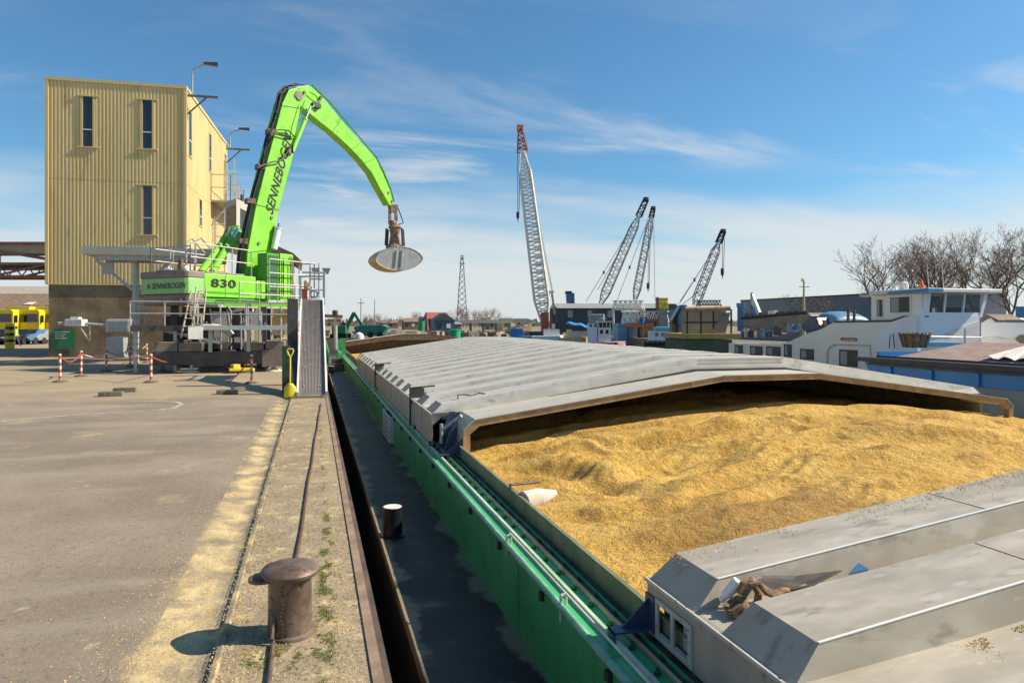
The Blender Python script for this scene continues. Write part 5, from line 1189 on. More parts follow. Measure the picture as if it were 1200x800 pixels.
# ------------------------------------------------------------------ people
def person(c, ang, top, legs, label, step=.25, bend=0.0, h=1.75, hivis=None):
    """standing or walking figure, one skinned surface"""
    k = h / 1.75; ca, sa = math.cos(ang), math.sin(ang)
    def P(x, y, z): return V((x * ca - y * sa, x * sa + y * ca, z)) * k
    J = dict(pel=(0, 0, .95, .125), wst=(0, .01, 1.10, .115), che=(0, .03 + bend, 1.32, .15), nec=(0, .03 + bend, 1.48, .055), hd0=(0, .05 + bend, 1.56, .075), hd1=(0, .05 + bend, 1.68, .085),
             hl=(-.10, 0, .88, .09), kl=(-.11, step * .5, .50, .062), al=(-.11, step, .10, .042), tl=(-.11, step + .16, .04, .04),
             hr=(.10, 0, .88, .09), kr=(.11, -step * .15, .48, .062), ar=(.11, -step, .12, .042), tr=(.11, -step + .15, .04, .04),
             sl=(-.19, .02 + bend, 1.42, .062), el=(-.27, -.06 + bend, 1.15, .045), wl=(-.25, .10 + bend, .93, .032), fl=(-.24, .14 + bend, .84, .035),
             sr=(.19, .02 + bend, 1.42, .062), er=(.27, .04 + bend, 1.15, .045), wr=(.24, .24 + bend, 1.02, .032), fr=(.23, .31 + bend, .96, .035))
    ed = 'pel-wst wst-che che-nec nec-hd0 hd0-hd1 pel-hl hl-kl kl-al al-tl pel-hr hr-kr kr-ar ar-tr che-sl sl-el el-wl wl-fl che-sr sr-er er-wr wr-fr'.split()
    names = list(J); me = bpy.data.meshes.new('person'); me.from_pydata([P(*J[n][:3]) for n in names], [tuple(names.index(q) for q in e.split('-')) for e in ed], [])
    o = bpy.data.objects.new('person', me); col.objects.link(o); sk = o.modifiers.new('s', 'SKIN'); o.modifiers.new('u', 'SUBSURF').levels = 2
    for i, n in enumerate(names): r = J[n][3] * k; me.skin_vertices[0].data[i].radius = (r, r)
    me.skin_vertices[0].data[0].use_root = True
    bpy.context.view_layer.update(); m2 = bpy.data.meshes.new_from_object(o.evaluated_get(bpy.context.evaluated_depsgraph_get())); o.modifiers.clear(); o.data = m2; o.name = 'person'
    skin = mat('skin', (.45, .26, .18), rough=.6); m2.materials.clear()
    for m_ in (legs, top, skin, M['carblack']): m2.materials.append(m_)
    for p in m2.polygons:
        z = p.center.z / k; x = abs((p.center.x * ca + p.center.y * sa) / k); p.use_smooth = True
        p.material_index = 3 if z < .12 else 2 if z > 1.50 else (2 if x > .2 and z < .90 else (0 if z < .93 else 1))
    o.location = c; WL[o.name] = V(c); tag(o, label, 'person')
    MB().lathe([(.10, 1.66), (.105, 1.70), (.09, 1.76), (.05, 1.79), (.001, 1.80)], V((0, 0, 0)), 14)
    hq = MB(); cc = P(0, .05 + bend, 0); hq.lathe([(.098 * k, 1.63 * k), (.108 * k, 1.68 * k), (.10 * k, 1.74 * k), (.06 * k, 1.785 * k), (.001, 1.795 * k)], cc + V(c), 16); hq.build('hair' if not hivis else 'helmet', M['carblack'] if not hivis else M['white'], o, smooth=True)
    fq = MB(); q = P(0, .05 + bend, 1.625) ; d_ = P(0, 1, 0).normalized(); fq.cb(V(c) + q + d_ * .09 * k, .02, .02, .035); fq.build('nose', skin, o)
    return o
person(at(18.5, 62), -1.9, mat('hivis_lime', (.45, .65, .08), rough=.7), mat('work_trousers', (.05, .07, .13), rough=.8), 'person in a lime safety vest walking past the striped bollard', .28)
c = CW(346.5, 400, 33); c.z = 0
person(c, -1.2, mat('hivis_orange', (.80, .22, .05), rough=.7), mat('orange_trousers', (.60, .17, .04), rough=.8), 'person in orange workwear behind the steel column beside the gangway', .05, .05, 1.62, hivis=True)

# ------------------------------------------------------------------ moored boats on the right
M['boatw'] = mat('boat_white', (.78, .75, .67), (.82, .79, .72), sc=1.2, rough=.45, c3=(.62, .57, .47), sc3=3, lo3=.6, hi3=.75)
M['boatlb'] = mat('boat_palegrey', (.70, .73, .78), (.76, .79, .83), sc=1.2, rough=.4)
M['blue'] = mat('boat_blue', (.015, .19, .46), (.02, .23, .52), sc=1, rough=.35, c3=(.04, .10, .2), sc3=5, lo3=.6, hi3=.8)
M['tarp'] = mat('brown_tarp', (.27, .185, .15), (.34, .25, .21), sc=3, rough=.9, bump=.01, bsc=8, c3=(.20, .13, .10), sc3=14)
XB2 = 17.5
def PX(X, lst): return [onX(px, py, X) for px, py in lst]
bb = E('blue_barge', (XB2 + 2.5, 14, -2.3), 'blue open barge with brown covered load moored beyond the cargo barge', 'barge')
rim = onX(1012, 424, XB2); zr = .93; yl = rim.y
mb = MB(); mb.prism([(XB2, yl, zr - .05), (XB2, yl - .8, -.4), (XB2, yl - 1.6, -2.6), (XB2, -12, -2.6), (XB2, -12, zr - .05)], (5.2, 0, 0)); mb.build('hull', M['blue'], bb)
mb = MB(); mb.box(XB2 - .12, XB2 + .25, -12, yl + .25, zr - .1, zr + .04); mb.box(XB2 - .1, XB2 - .02, -12, yl - .3, zr - .2, zr - .12); mb.build('rubbing_strake', M['dark'], bb)
mb = MB()
for k in range(9): mb.box(XB2 - .07, XB2 - .002, yl - 1.2 - k * 1.5, yl - 1.05 - k * 1.5, .36, zr - .22)
parts(mb, 'stiffener', M['blue'], bb)
mb = MB(); mb.box(XB2 - .06, XB2 - .003, -12, yl - .75, -2.4, .34); mb.build('lower_strake', mat('hull_grey_green', (.22, .25, .22), (.30, .32, .28), sc=1.5, rough=.7), bb)
mb = MB(); mb.box(XB2 + .25, XB2 + .37, -12, yl - .3, zr, zr + .10); mb.build('coaming', M['dark'], bb); MB().box(XB2 + .25, XB2 + 2.0, yl - .4, yl - .3, zr, zr + .22).build('end_coaming', M['blue'], bb)
yr = yl - .8
mb = MB(); mb.add([(XB2 + .4, yr, zr + .06), (XB2 + 4.9, yr, zr + .12), (XB2 + 2.6, yr - .9, zr + .56), (XB2 + .4, -12, zr + .06), (XB2 + 2.6, -12, zr + .56), (XB2 + 4.9, -12, zr + .12)], [(0, 2, 1), (0, 3, 4, 2), (1, 2, 4, 5), (3, 5, 4), (0, 1, 5, 3)]); mb.build('load_cover', M['tarp'], bb)
q = onX(1147, 404, XB2 + 2.4); 
mb = MB()
tops = [V((XB2 + 2.5, 16.0 - .13 * k, zr + .53)) for k in range(6)]
for k in range(8):
    y0_, y1_ = 15.0 - .22 * k, 15.0 - .22 * (k + 1); zf = .03 * (k % 2)
mb.grid(13, 8, lambda u, v_: (lambda yy, xx, zz: (xx, yy, zz))(15.35 - u * (.35 + 1.5 * v_) - .1, XB2 + 2.55 - 1.9 * v_, zr + .56 - .37 * v_ + .05 * math.sin(u * 22) * v_))
fl = mb.build('cloth', mat('pale_cloth', (.66, .60, .55), (.50, .34, .30), sc=7, rough=.8, st=(.4, 4, 1), lo=.5, hi=.62), recalc=False); solo(fl, (XB2 + 1.6, 14.5, zr + .3)); tag(fl, 'pale cloth with faded stripes draped over the load of the blue barge', 'cloth')
fl.modifiers.new('t', 'SOLIDIFY').thickness = .015
# wicker-like fender basket
c = onX(1072, 407, XB2 + 2.8); 
bk = E('scrap_basket', c, 'rusty tapered basket standing at the end of the blue barge', 'basket')
mb = MB(); mb.lathe([(.32, 0), (.36, .05), (.46, .42), (.52, .46), (.50, .50), (.40, .45), (.3, .1)], c, 12); mb.build('bowl', mat('basket_brown', (.30, .20, .08), (.15, .09, .05), sc=8, rough=.85, bump=.02, bsc=20), bk)
mb = MB()
for k in range(10): a = k * .628; mb.tube(c + V((.35 * math.cos(a), .35 * math.sin(a), .0)), c + V((.50 * math.cos(a), .50 * math.sin(a), .52)), .03, 6)
parts(mb, 'slat', M['rust'], bk)

XW = 24.0
M['cgr'] = mat('curtain_grey', (.34, .34, .33), rough=.9); M['glass2'] = mat('cabin_glass', (.06, .065, .07), rough=.35, spec=.3)
wb = E('live_aboard_barge', (XW + 3, 30, -2.3), 'white motor barge with wheelhouse and cabin windows moored beyond the blue barge', 'boat')
mb = MB()
YF = 23.1
lower = PX(XW, [(854, 402), (916, 402.5), (925, 400), (934, 396), (944, 391.5), (955, 388), (964, 385), (972, 380), (978, 377.5), (1045, 376), (1062, 371)])
zc0 = lower[-1].z
pts = lower + [V((XW, YF, zc0)), V((XW, YF, -2.4)), V((XW, lower[0].y, -2.4))]
mb.prism(pts, (3.3, 0, 0)); mb.build('cabin_side', M['boatw'], wb)
def onY(px, py, Y):
    k = (px - 600) / F; X = Y * (ST + k * CT) / (CT - k * ST); d = X * ST + Y * CT; return V((X, Y, EYE - (py - HOR) / F * d))
mb = MB(); mb.prism([V((XW - .02, p.y, p.z)) for p in PX(XW, [(1045, 377), (1062, 372)])] + [V((XW - .02, YF + .01, zc0)), V((XW - .02, YF + .01, .2))] + [V((XW - .02, p.y, p.z)) for p in PX(XW, [(1030, 420), (1030, 381)])], (.017, 0, 0)); mb.build('pale_panel', M['boatlb'], wb)  # bluish sheet paints the shade on this side wall
def yplate(lst, m_, nm, o_=.02, th=.018): ps = [onY(x, y, YF - o_) for x, y in lst]; return MB().prism(ps, (0, th, 0)).build(nm, m_, wb)
yplate([(1077, 370), (1148, 370), (1147, 404), (1077, 404)], M['boatlb'], 'pale_panel')
yplate([(1147, 376), (1118, 386), (1099, 396), (1090, 403), (1147, 403.5)], M['white'], 'bow_flare', .04)
yplate([(1088, 401), (1147, 402), (1147, 406), (1088, 405)], M['blue'], 'blue_stripe', .06, .038)
mb = MB(); mb.prism([V((XW - .03, p.y, p.z)) for p in PX(XW, [(978, 376), (1045, 374.8), (1059, 370), (1059, 371.5), (1045, 377), (978, 378)])], (.3, 0, 0)); mb.build('cap_rail', M['dark'], wb)
def win(X, box, name='window', fr=M['dark'], t=.03, pane=None):
    x0, y0, x1, y1 = box; o = None
    a = onX(x0, (y0 + y1) / 2, X); b_ = onX(x1, (y0 + y1) / 2, X); ztp = onX((x0 + x1) / 2, y0, X).z; zbt = onX((x0 + x1) / 2, y1, X).z
    ys = sorted((a.y, b_.y)); q = .05
    mb = MB(); mb.box(X - t, X - .002, ys[0] - q, ys[1] + q, zbt - q, zbt); mb.box(X - t, X - .002, ys[0] - q, ys[1] + q, ztp, ztp + q); mb.box(X - t, X - .002, ys[0] - q, ys[0], zbt, ztp); mb.box(X - t, X - .002, ys[1], ys[1] + q, zbt, ztp)
    o = mb.build(name, fr, wb); MB().box(X - t * .6, X - .001, ys[0], ys[1], zbt, ztp).build('pane', pane or M['glass2'], o)
    MB().box(X - t * .6 - .012, X - t * .6 - .002, ys[0] + (ys[1] - ys[0]) * .55, ys[1] - .03, zbt + .02, ztp - .02).build('curtain', M['cgr'], o)
for bx_ in ((862, 405, 870, 413), (880, 406.5, 893, 415), (899, 407, 914, 416), (920, 404.5, 927, 417), (939, 410, 953, 420), (985, 411, 1004, 428)): win(XW, bx_, t=.04)
# wheelhouse
wx = XW + .35
mb = MB()
back = PX(wx, [(1021, 346.5), (1021, 376.2)]); back += [V((wx, YF + .13, back[1].z)), V((wx, YF + .13, onY(1110, 344, YF).z)), V((wx, YF + 1.5, onY(1110, 344, YF).z))]
mb.prism(back, (.08, 0, 0)); mb.build('wheelhouse', M['boatw'], wb)
q = XW + .3
win(wx, (1028, 351, 1035, 371), 'door_window', M['boatw']); win(wx, (1044, 348, 1067, 366), 'wheelhouse_window', M['boatw'], .05)
zw0, zw1, zw2 = zc0 - .02, onY(1110, 366, YF).z, onY(1110, 344, YF).z
xr_ = onY(1150, 366, YF).x
MB().box(wx, xr_, YF, YF + .12, zw0, zw1).build('wheelhouse_front', M['boatlb'], wb)
MB().box(xr_ - .12, xr_, YF + .121, YF + 2.5, zw0, zw1).build('wheelhouse_side', M['boatlb'], wb)
MB().box(wx + .1, xr_ - .05, YF + .05, YF + .07, zw1, zw2).build('front_glass', mat('clear_glass', (.35, .40, .42), rough=.03), wb)
gm_ = bpy.data.materials['clear_glass'].node_tree.nodes['Principled BSDF']; gm_.inputs['Transmission Weight'].default_value = .85; gm_.inputs['IOR'].default_value = 1.1
mb = MB(); mb.prism([(wx, YF - .02, zw0), (wx + .22, YF - .02, zw0), (wx + .34, YF - .02, zw2), (wx + .1, YF - .02, zw2)], (0, .16, 0)); mb.prism([(xr_ - .12, YF - .02, zw0), (xr_ + .02, YF - .02, zw0), (xr_ + .36, YF - .02, zw2), (xr_ + .14, YF - .02, zw2)], (0, .16, 0))
for q_ in (.33, .66): x_ = wx + (xr_ - wx) * q_; mb.prism([(x_, YF - .02, zw1), (x_ + .07, YF - .02, zw1), (x_ + .17, YF - .02, zw2), (x_ + .10, YF - .02, zw2)], (0, .1, 0))
parts(mb, 'window_post', M['boatlb'], wb)
MB().box(wx + .9, wx + 1.3, YF + .8, YF + 1.1, zw1 - .3, zw1 + .5).build('helm_seat', M['rust'], wb, bevel=.05)
MB().box(wx + 1.6, wx + 2.6, YF + .3, YF + .7, zw1 - .3, zw1 + .22).build('console', M['dark'], wb, bevel=.05)
MB().box(wx, xr_, YF + 2.3, YF + 2.4, zw1 - .2, zw1 + .25).build('rear_wall', M['boatw'], wb)
MB().box(wx - .3, xr_ + .62, YF - .45, YF + 2.7, zw2 + .02, zw2 + .2).build('wheelhouse_roof', M['white'], wb, bevel=.04)
MB().prism([(wx - .33, YF - .5, zw2 + .03), (wx - .33, YF - .5, zw2 + .19), (wx - .33, YF + 1.6, zw2 + .12), (wx - .33, YF + 1.6, zw2 + .03)], (.02, 0, 0)).build('blue_trim', M['blue'], wb)
MB().box(wx - .29, wx + .5, YF - .47, YF - .452, zw2 + .05, zw2 + .18).build('blue_trim', M['blue'], wb)
mb = MB(); mb.prism([V((wx + .2, p.y, p.z)) for p in PX(wx, [(1003, 345.5), (1050, 343.5), (1050, 345), (1003, 347.5)])], (.5, 0, 0)); mb.build('rear_roof', M['conc'], wb)
mb = MB(); mb.prism([V((wx + 2.4, p.y, p.z)) for p in PX(wx, [(1002, 347), (1021, 346), (1021, 377), (1002, 377)])], (.1, 0, 0)); mb.build('rear_screen', M['navy'], wb)
for px in (994, 1001): p = onX(px, 377, wx); mb = MB(); mb.tube(p, p + V((0, 0, .62)), .07, 10); mb.box(p.x - .1, p.x + .1, p.y - .12, p.y + .12, p.z + .62, p.z + .68); mb.build('exhaust_pipe', M['rust'], wb)
p = V((wx + .5, YF + .6, zw2 + .2)); MB().lathe([(.1, 0), (.12, .1), (.02, .4)], p, 10).build('orange_beacon', mat('orange_lamp', (.7, .15, .03), rough=.4), wb, smooth=True)
p = V((wx + .8, YF + 2.3, zw2 + .2)); mb = MB(); mb.cb(p + V((0, 0, .3)), .15, 1.1, .14); mb.tube(p, p + V((0, 0, .3)), .05, 8); mb.build('radar', M['white'], wb)
p = V((wx + .5, YF + 1.5, zw2 + .2)); MB().lathe([(.15, 0), (.18, .15), (.15, .32), (.02, .4)], p, 12).build('satellite_dome', M['white'], wb, smooth=True)
for px in (1.8, 1.0): p = V((wx + px, YF + .7, zw2 + .2)); MB().tube(p, p + V((0, .1, 1.1)), .015, 5).build('antenna', M['white'], wb)
# arch moulding and name plate, lamp
mb = MB(); mb.path([V((XW - .02, q.y, q.z)) for q in PX(XW, [(970, 430), (970, 412), (973, 406), (979, 403.5), (1020, 404.5), (1021, 420)])], .04, 6); mb.build('moulding', M['conc'], wb, smooth=True)
mb = MB(); mb.prism([V((XW - .04, q.y, q.z)) for q in PX(XW, [(985, 397), (987, 395.3), (1003, 395.8), (1005, 397.5), (1003, 399.5), (987, 399)])], (.03, 0, 0)); npl = mb.build('name_plate', mat('plate_brown', (.25, .09, .05), rough=.5), wb)
a = onX(988, 397.6, XW - .045); b_ = onX(1002, 398, XW - .045); mb = MB(); mb.beam(a, b_, .006, .05); mb.build('worn_lettering', M['hopc'], npl)
p = onX(964, 378.5, XW); MB().cb(p + V((0, 0, .02)), .2, .32, .26).build('deck_lamp', M['dark'], wb, bevel=.03)
MB().lathe([(.001, 0), (.10, .005), (.10, .02), (.001, .03)], (0, 0, 0), 14).build('lamp_glass', mat('lit_lamp', (1, .8, .4), rough=.4, em=((1, .75, .35), 6)), wb)
lg = [o for o in wb.children if o.name.startswith('lamp_glass')][0]; 
lm = lg.data.materials[0].node_tree.nodes['Principled BSDF']; lm.inputs['Emission Color'].default_value = (1, .75, .35, 1); lm.inputs['Emission Strength'].default_value = 4
lg.data.transform(Matrix.Translation(wb.location) ); lg.data.transform(Matrix.Rotation(-math.pi / 2, 4, 'Y')); lg.data.transform(Matrix.Translation(p + V((-.11, 0, .03)) - wb.location))
mb = MB(); mb.path(PX(XW - .2, [(1042, 408), (1043, 394), (1047, 391), (1048, 408)]), .02, 6); mb.build('boarding_rail', M['navy'], wb)
mb = MB(); mb.tube(onY(1085, 394, YF - .6), onY(1150, 395, YF - .6), .015, 5); mb.tube(onY(1131, 385, YF - .6), onY(1131, 402, YF - .6), .03, 6); mb.build('rope_rail', M['galv'], wb)
# equipment on the deck: grey workboat, dome, blue crane
def solid(name, X, lst, dep, m_, label=None, cat=None, parent=None, bevel=0):
    pts = PX(X, lst); o = MB().prism(pts, (dep, 0, 0)).build(name, m_, parent, bevel=bevel)
    if label: solo(o, V((X + dep / 2, sum(p.y for p in pts) / len(pts), min(p.z for p in pts)))); tag(o, label, cat)
    return o
M['wbg'] = mat('workboat_grey', (.17, .15, .12), (.24, .21, .17), sc=1.5, rough=.55)
wk2 = E('workboat', onX(910, 384, 28), 'grey open workboat stowed on the white barge in front of the long warehouse', 'boat')
solid('hull', 27.5, [(870, 373), (870, 382), (892, 386.5), (925, 386), (945, 380), (950, 370), (946, 366.5), (915, 369), (890, 371.5)], 1.3, M['wbg'], parent=wk2, bevel=.08)
mb = MB(); mb.path([p + V((-.05, 0, 0)) for p in PX(27.5, [(870, 372.5), (890, 371), (915, 368.5), (947, 366)])], .09, 6); mb.build('gunwale', M['dark'], wk2)
solid('engine_box', 28, [(900, 370), (900, 364), (907, 363.5), (907, 370)], .3, M['white'], parent=wk2)
mb = MB()
for x in (878, 886, 895, 914, 921, 929, 937): p = onX(x, 371 - (x - 870) * .05, 28.3); mb.cb(p, .5, random.uniform(.2, .6), random.uniform(.2, .45))
parts(mb, 'crate', M['dark'], wk2)
dm = E('blue_canopy', onX(962, 377, 29), 'rounded blue canopy behind the lamp of the white barge', 'canopy')
mb = MB(); cdm = onX(962, 378, 28); ysz = abs(onX(946, 377, 28).y - onX(979, 377, 28).y) / 2
mb.grid(17, 9, lambda u, v_: (cdm.x + 1.2 - 1.2 * math.cos(v_ * math.pi), cdm.y + ysz * math.cos(math.pi * u) * (1 - .0 * v_), cdm.z + .66 * math.sin(math.pi * u) ** .8 * math.sin(v_ * math.pi) ** .5)); mb.build('cover', mat('canopy_blue', (.13, .26, .38), rough=.3), dm, smooth=2, recalc=False)
solid('dark_frame', 27.3, [(942, 388), (940, 381), (950, 372), (957, 372), (961, 380), (956, 384), (948, 388.5)], 1.0, M['navy'], parent=dm)
# flotsam of gear on deck
random.seed(11)
gr = [M['navy'], M['galv'], M['dark'], M['white'], M['rust'], M['carblue']]
for i in range(13):
    px = 872 + i * 5.2; p = onX(px, 395 - max(0, (px - 905)) * .28, 26); s_ = random.uniform(.25, .5)
    o = MB().lathe([(s_ * .5, 0), (s_ * .55, s_ * .8), (s_ * .3, s_ * .95)], p, 8).build('oil_drum', gr[i % 6]) if i % 3 == 0 else MB().cb(p + V((0, 0, s_ / 2)), .5, s_ * 1.3, s_, random.random()).cb(p + V((0, .1, s_ * 1.1)), .3, s_ * .6, s_ * .4, random.random()).build('deck_crate', gr[i % 6])
    solo(o, p); nm = ['navy', 'grey', 'black', 'white', 'rusty', 'blue'][i % 6]; tag(o, f'{nm} {"drum" if i % 3 == 0 else "crate"}, {ORD[i]} from the left in the deck gear below the workboat', 'deck gear', 'deck gear on the white barge')
bl2 = E('deck_crane', onX(884, 376, 31), 'small blue and white folded deck crane beside the blue pillar', 'crane')
solid('base', 31, [(875, 376), (879, 362), (884, 361), (887, 376)], .12, M['blue'], parent=bl2)
mb = MB(); mb.tube(onX(882, 362, 31.2), onX(881, 343, 31.2), .14, 8, .1); mb.build('jib', M['rust'], bl2); mb = MB(); mb.prism(PX(31, [(881, 344), (884, 352), (892, 372), (889, 373), (880, 355)]), (.2, 0, 0)); mb.build('jib', M['white'], bl2)
pl = E('blue_pillar', onX(868, 390, 30), 'blue and cream mottled pillar left of the small deck crane', 'pillar')
solid('shaft', 30, [(864, 358), (871, 358), (872, 388), (864, 388)], .12, mat('pillar_blue', (.03, .12, .30), (.45, .42, .30), sc=1.1, rough=.5, lo=.5, hi=.56), parent=pl); solid('head', 29.9, [(863, 355), (872, 355), (872, 360), (863, 360)], .2, M['blue'], parent=pl)
# mast behind
ms_ = E('radar_mast', at(942, 75), 'cream ship mast with crosstrees in front of the long warehouse', 'mast'); f = vfr(942, 75)
mb = MB(); mb.tube(f(0, 0, 0), f(0, 0, ypx(328, 75)), .2, 8, .08); mb.build('pole', M['hopc'], ms_); mb = MB(); mb.beam(f(-.5, 0, ypx(336, 75)), f(.6, 0, ypx(336, 75)), .08, .08); mb.beam(f(-.2, 0, ypx(331, 75)), f(.2, 0, ypx(331, 75)), .06, .06); mb.cb(f(-.15, 0, ypx(328, 75)), .2, .2, .3); mb.build('crosstree', M['conc'], ms_)
# hull beyond at the right edge
rb2 = E('pale_boat', onX(1190, 400, 30), 'pale boat hull at the right edge behind the wheelhouse', 'boat')
solid('hull', 29.5, [(1149, 378), (1160, 372), (1166, 377), (1196, 377.5), (1230, 377), (1230, 420), (1149, 420)], 2, M['boatlb'], parent=rb2, bevel=.05)
solid('white_bow', 29.4, [(1149, 396), (1165, 394.5), (1177, 397), (1190, 393), (1230, 392), (1230, 416), (1149, 416)], .09, M['white'], parent=rb2)
solid('dark_top', 29.6, [(1149, 377), (1155, 368), (1162, 371), (1170, 375), (1230, 374), (1230, 379), (1149, 384)], 1.5, M['rust'], parent=rb2)
o = solid('blue_container', 45, [(1190, 359), (1240, 359), (1240, 373), (1190, 373)], 3, mat('container_blue', (.08, .25, .45), rough=.5), 'light blue container at the right edge under the bare trees', 'container')
o = solid('rusty_anchor', 26, [(1189, 397), (1195, 392), (1230, 392), (1230, 402), (1196, 403)], .6, M['hopc'], 'tan coiled gear on the pale boat at the right edge', 'gear')

# long warehouse behind the boats
wh = E('long_warehouse', V((60, 74, 0)), 'long flat warehouse with grey and rusty mottled wall panels', 'warehouse')
zt = 5.25
def whp(x0, x1, m_, nm='wall'):
    a = onX(x0, 360, 60).y; b_ = onX(x1, 360, 60).y; MB().box(60, 72, min(a, b_), max(a, b_), -.1, zt).build(nm, m_, wh); return a, b_
whp(868, 926, mat('wh_grey', (.20, .20, .21), (.26, .26, .27), sc=.3, rough=.7)); whp(926.01, 977, mat('wh_mottled', (.24, .20, .18), (.16, .15, .16), sc=1.2, rough=.8, c3=(.42, .35, .30), sc3=2.5, lo3=.5, hi3=.6)); whp(977.01, 1075, mat('wh_slate', (.13, .155, .20), (.16, .18, .22), sc=.3, rough=.6))
mb = MB(); mb.box(59.9, 72.1, onX(1075, 360, 60).y, onX(868, 360, 60).y, zt, zt + .15); mb.build('roof_edge', M['dark'], wh)

# ------------------------------------------------------------------ working pontoon (dredger) in the middle distance
f = vfr(832, 60); k60 = 60 / F
dr = E('work_pontoon', f(0, 0, -2.3), 'pontoon with yellow gunwale, pale panels and a rusty pipe laid on posts', 'pontoon')
mb = MB(); mb.bx(f, -2.1, 1.9, 0, 8, -2.5, ypx(398, 60)); mb.build('hull', mat('pontoon_green', (.07, .09, .04), (.12, .11, .07), sc=1, rough=.8), dr)
mb = MB(); mb.bx(f, -2.3, 2.6, -.1, 8, ypx(397, 60), ypx(391, 60)); mb.build('gunwale', mat('pontoon_yellow', (.45, .34, .08), (.36, .27, .08), sc=1.5, rough=.7), dr)
mb = MB(); mb.bx(f, -1.9, 2.0, 2.0, 2.3, ypx(391, 60), ypx(364, 60)); mb.build('back_panel', mat('panel_pale', (.30, .26, .19), (.38, .33, .25), sc=.8, rough=.85), dr)
mb = MB(); mb.bx(f, -1.9, 2.2, 1.0, 1.15, ypx(378.5, 60), ypx(376.5, 60))
for x in (-1.75, .55, 2.1, -.55): mb.bx(f, x, x + .12, 1.0, 1.15, ypx(391, 60), ypx(362, 60))
parts(mb, 'post', M['dark'], dr)
mb = MB(); mb.tube(f(-1.9, .9, ypx(362, 60)), f(2.0, .9, ypx(361, 60)), .22, 12); mb.build('pipe', mat('pipe_rust', (.36, .18, .10), (.50, .32, .2), sc=2, rough=.8), dr, smooth=True)
mb = MB(); mb.hexa([f(.3, .8, ypx(390, 60)), f(1.6, .8, ypx(390, 60)), f(1.6, .9, ypx(390, 60)), f(.3, .9, ypx(390, 60)), f(1.4, .8, ypx(366, 60)), f(2.0, .8, ypx(366, 60)), f(2.0, .9, ypx(366, 60)), f(1.4, .9, ypx(366, 60))]); mb.build('ramp', M['mgrey'], dr)

# ------------------------------------------------------------------ lattice cranes
def lattice(a, b_, w0, w1, n, r, taper=True, up=V((0, 1, 0))):
    """square lattice boom between a and b_, tapering at both ends"""
    mb = MB(); t_, s_, u_ = frame(a, b_, W(0, 1, 0)); prev = None; L_ = (b_ - a).length
    for i in range(n + 1):
        q = i / n; w = w0 + (w1 - w0) * q; 
        if taper: w *= min(1, .35 + q * 5, .3 + (1 - q) * 6)
        c = a.lerp(b_, q); ring = [c + s_ * x * w / 2 + u_ * y * w / 2 for x, y in ((-1, -1), (1, -1), (1, 1), (-1, 1))]
        if prev:
            for j in range(4):
                mb.tube(prev[j], ring[j], r, 4); mb.tube(prev[j], ring[(j + 1) % 4], r * .55, 3)
                if i % 2: mb.tube(ring[j], ring[(j + 1) % 4], r * .55, 3)
        prev = ring
    return mb
def wire(mb, a, b_, r=.04): mb.tube(a, b_, r, 4); return mb
def hook(root, a, b_, d):
    MB().tube(a, b_, .05, 4).tube(a + V((.35, 0, 0)), b_ + V((.2, 0, 0)), .05, 4).build('hoist_wire', M['dark'], root)
    MB().lathe([(.06, .3), (.24, .1), (.24, -.6), (.08, -.9), (.04, -1.3)], b_, 8).build('hook_block', M['dark'], root)
D = 106
M['cwhite'] = mat('crane_white', (.80, .77, .68), (.60, .56, .48), sc=2, rough=.6); M['cgrey'] = mat('crane_grey', (.22, .24, .25), (.32, .33, .33), sc=2, rough=.6); M['cred'] = mat('crane_red', (.40, .08, .04), (.32, .09, .05), sc=2, rough=.6)
M['cblue'] = mat('crane_blue', (.05, .16, .26), (.08, .22, .34), sc=1, rough=.5)
c1 = E('lattice_crane', at(641, D, -1), 'tallest white lattice crane with red tip in the harbour', 'crane')
A, Bq = CW(638, 378, D), CW(612.3, 178, D); T = CW(609.5, 150, D)
lattice(A, Bq, 2.2, 1.6, 44, .17, True).build('boom', M['cwhite'], c1)
lattice(Bq, T, 1.5, .5, 6, .13, False).build('boom_tip', M['cred'], c1)
MB().cb(T, .9, .5, .9).build('sheave_head', M['cred'], c1)
mb = MB(); wire(mb, CW(611, 158, D), CW(647, 342, D)); wire(mb, CW(613, 160, D), CW(648, 342, D)); wire(mb, CW(612, 160, D), CW(640, 330, D)); mb.build('stay', M['cgrey'], c1)
hook(c1, CW(606.8, 165, D), CW(606.8, 250, D), D)
mb = MB(); mb.beam(CW(641, 382, D), CW(643.5, 342, D), .3, .3); mb.beam(CW(650, 368, D), CW(646.5, 342, D), .3, .3); mb.cb(CW(645, 342, D), .9, .5, .35); mb.build('gantry_mast', M['cgrey'], c1)
mb = MB(); f = vfr(639, D); mb.bx(f, -.6, .5, -1, 1.5, ypx(388, D), ypx(366, D)); mb.build('housing', M['cred'], c1)
mb = MB(); mb.bx(f, -2.5, 2.5, -2, 3, -1, ypx(388, D)); mb.build('carriage', M['carblack'], c1)
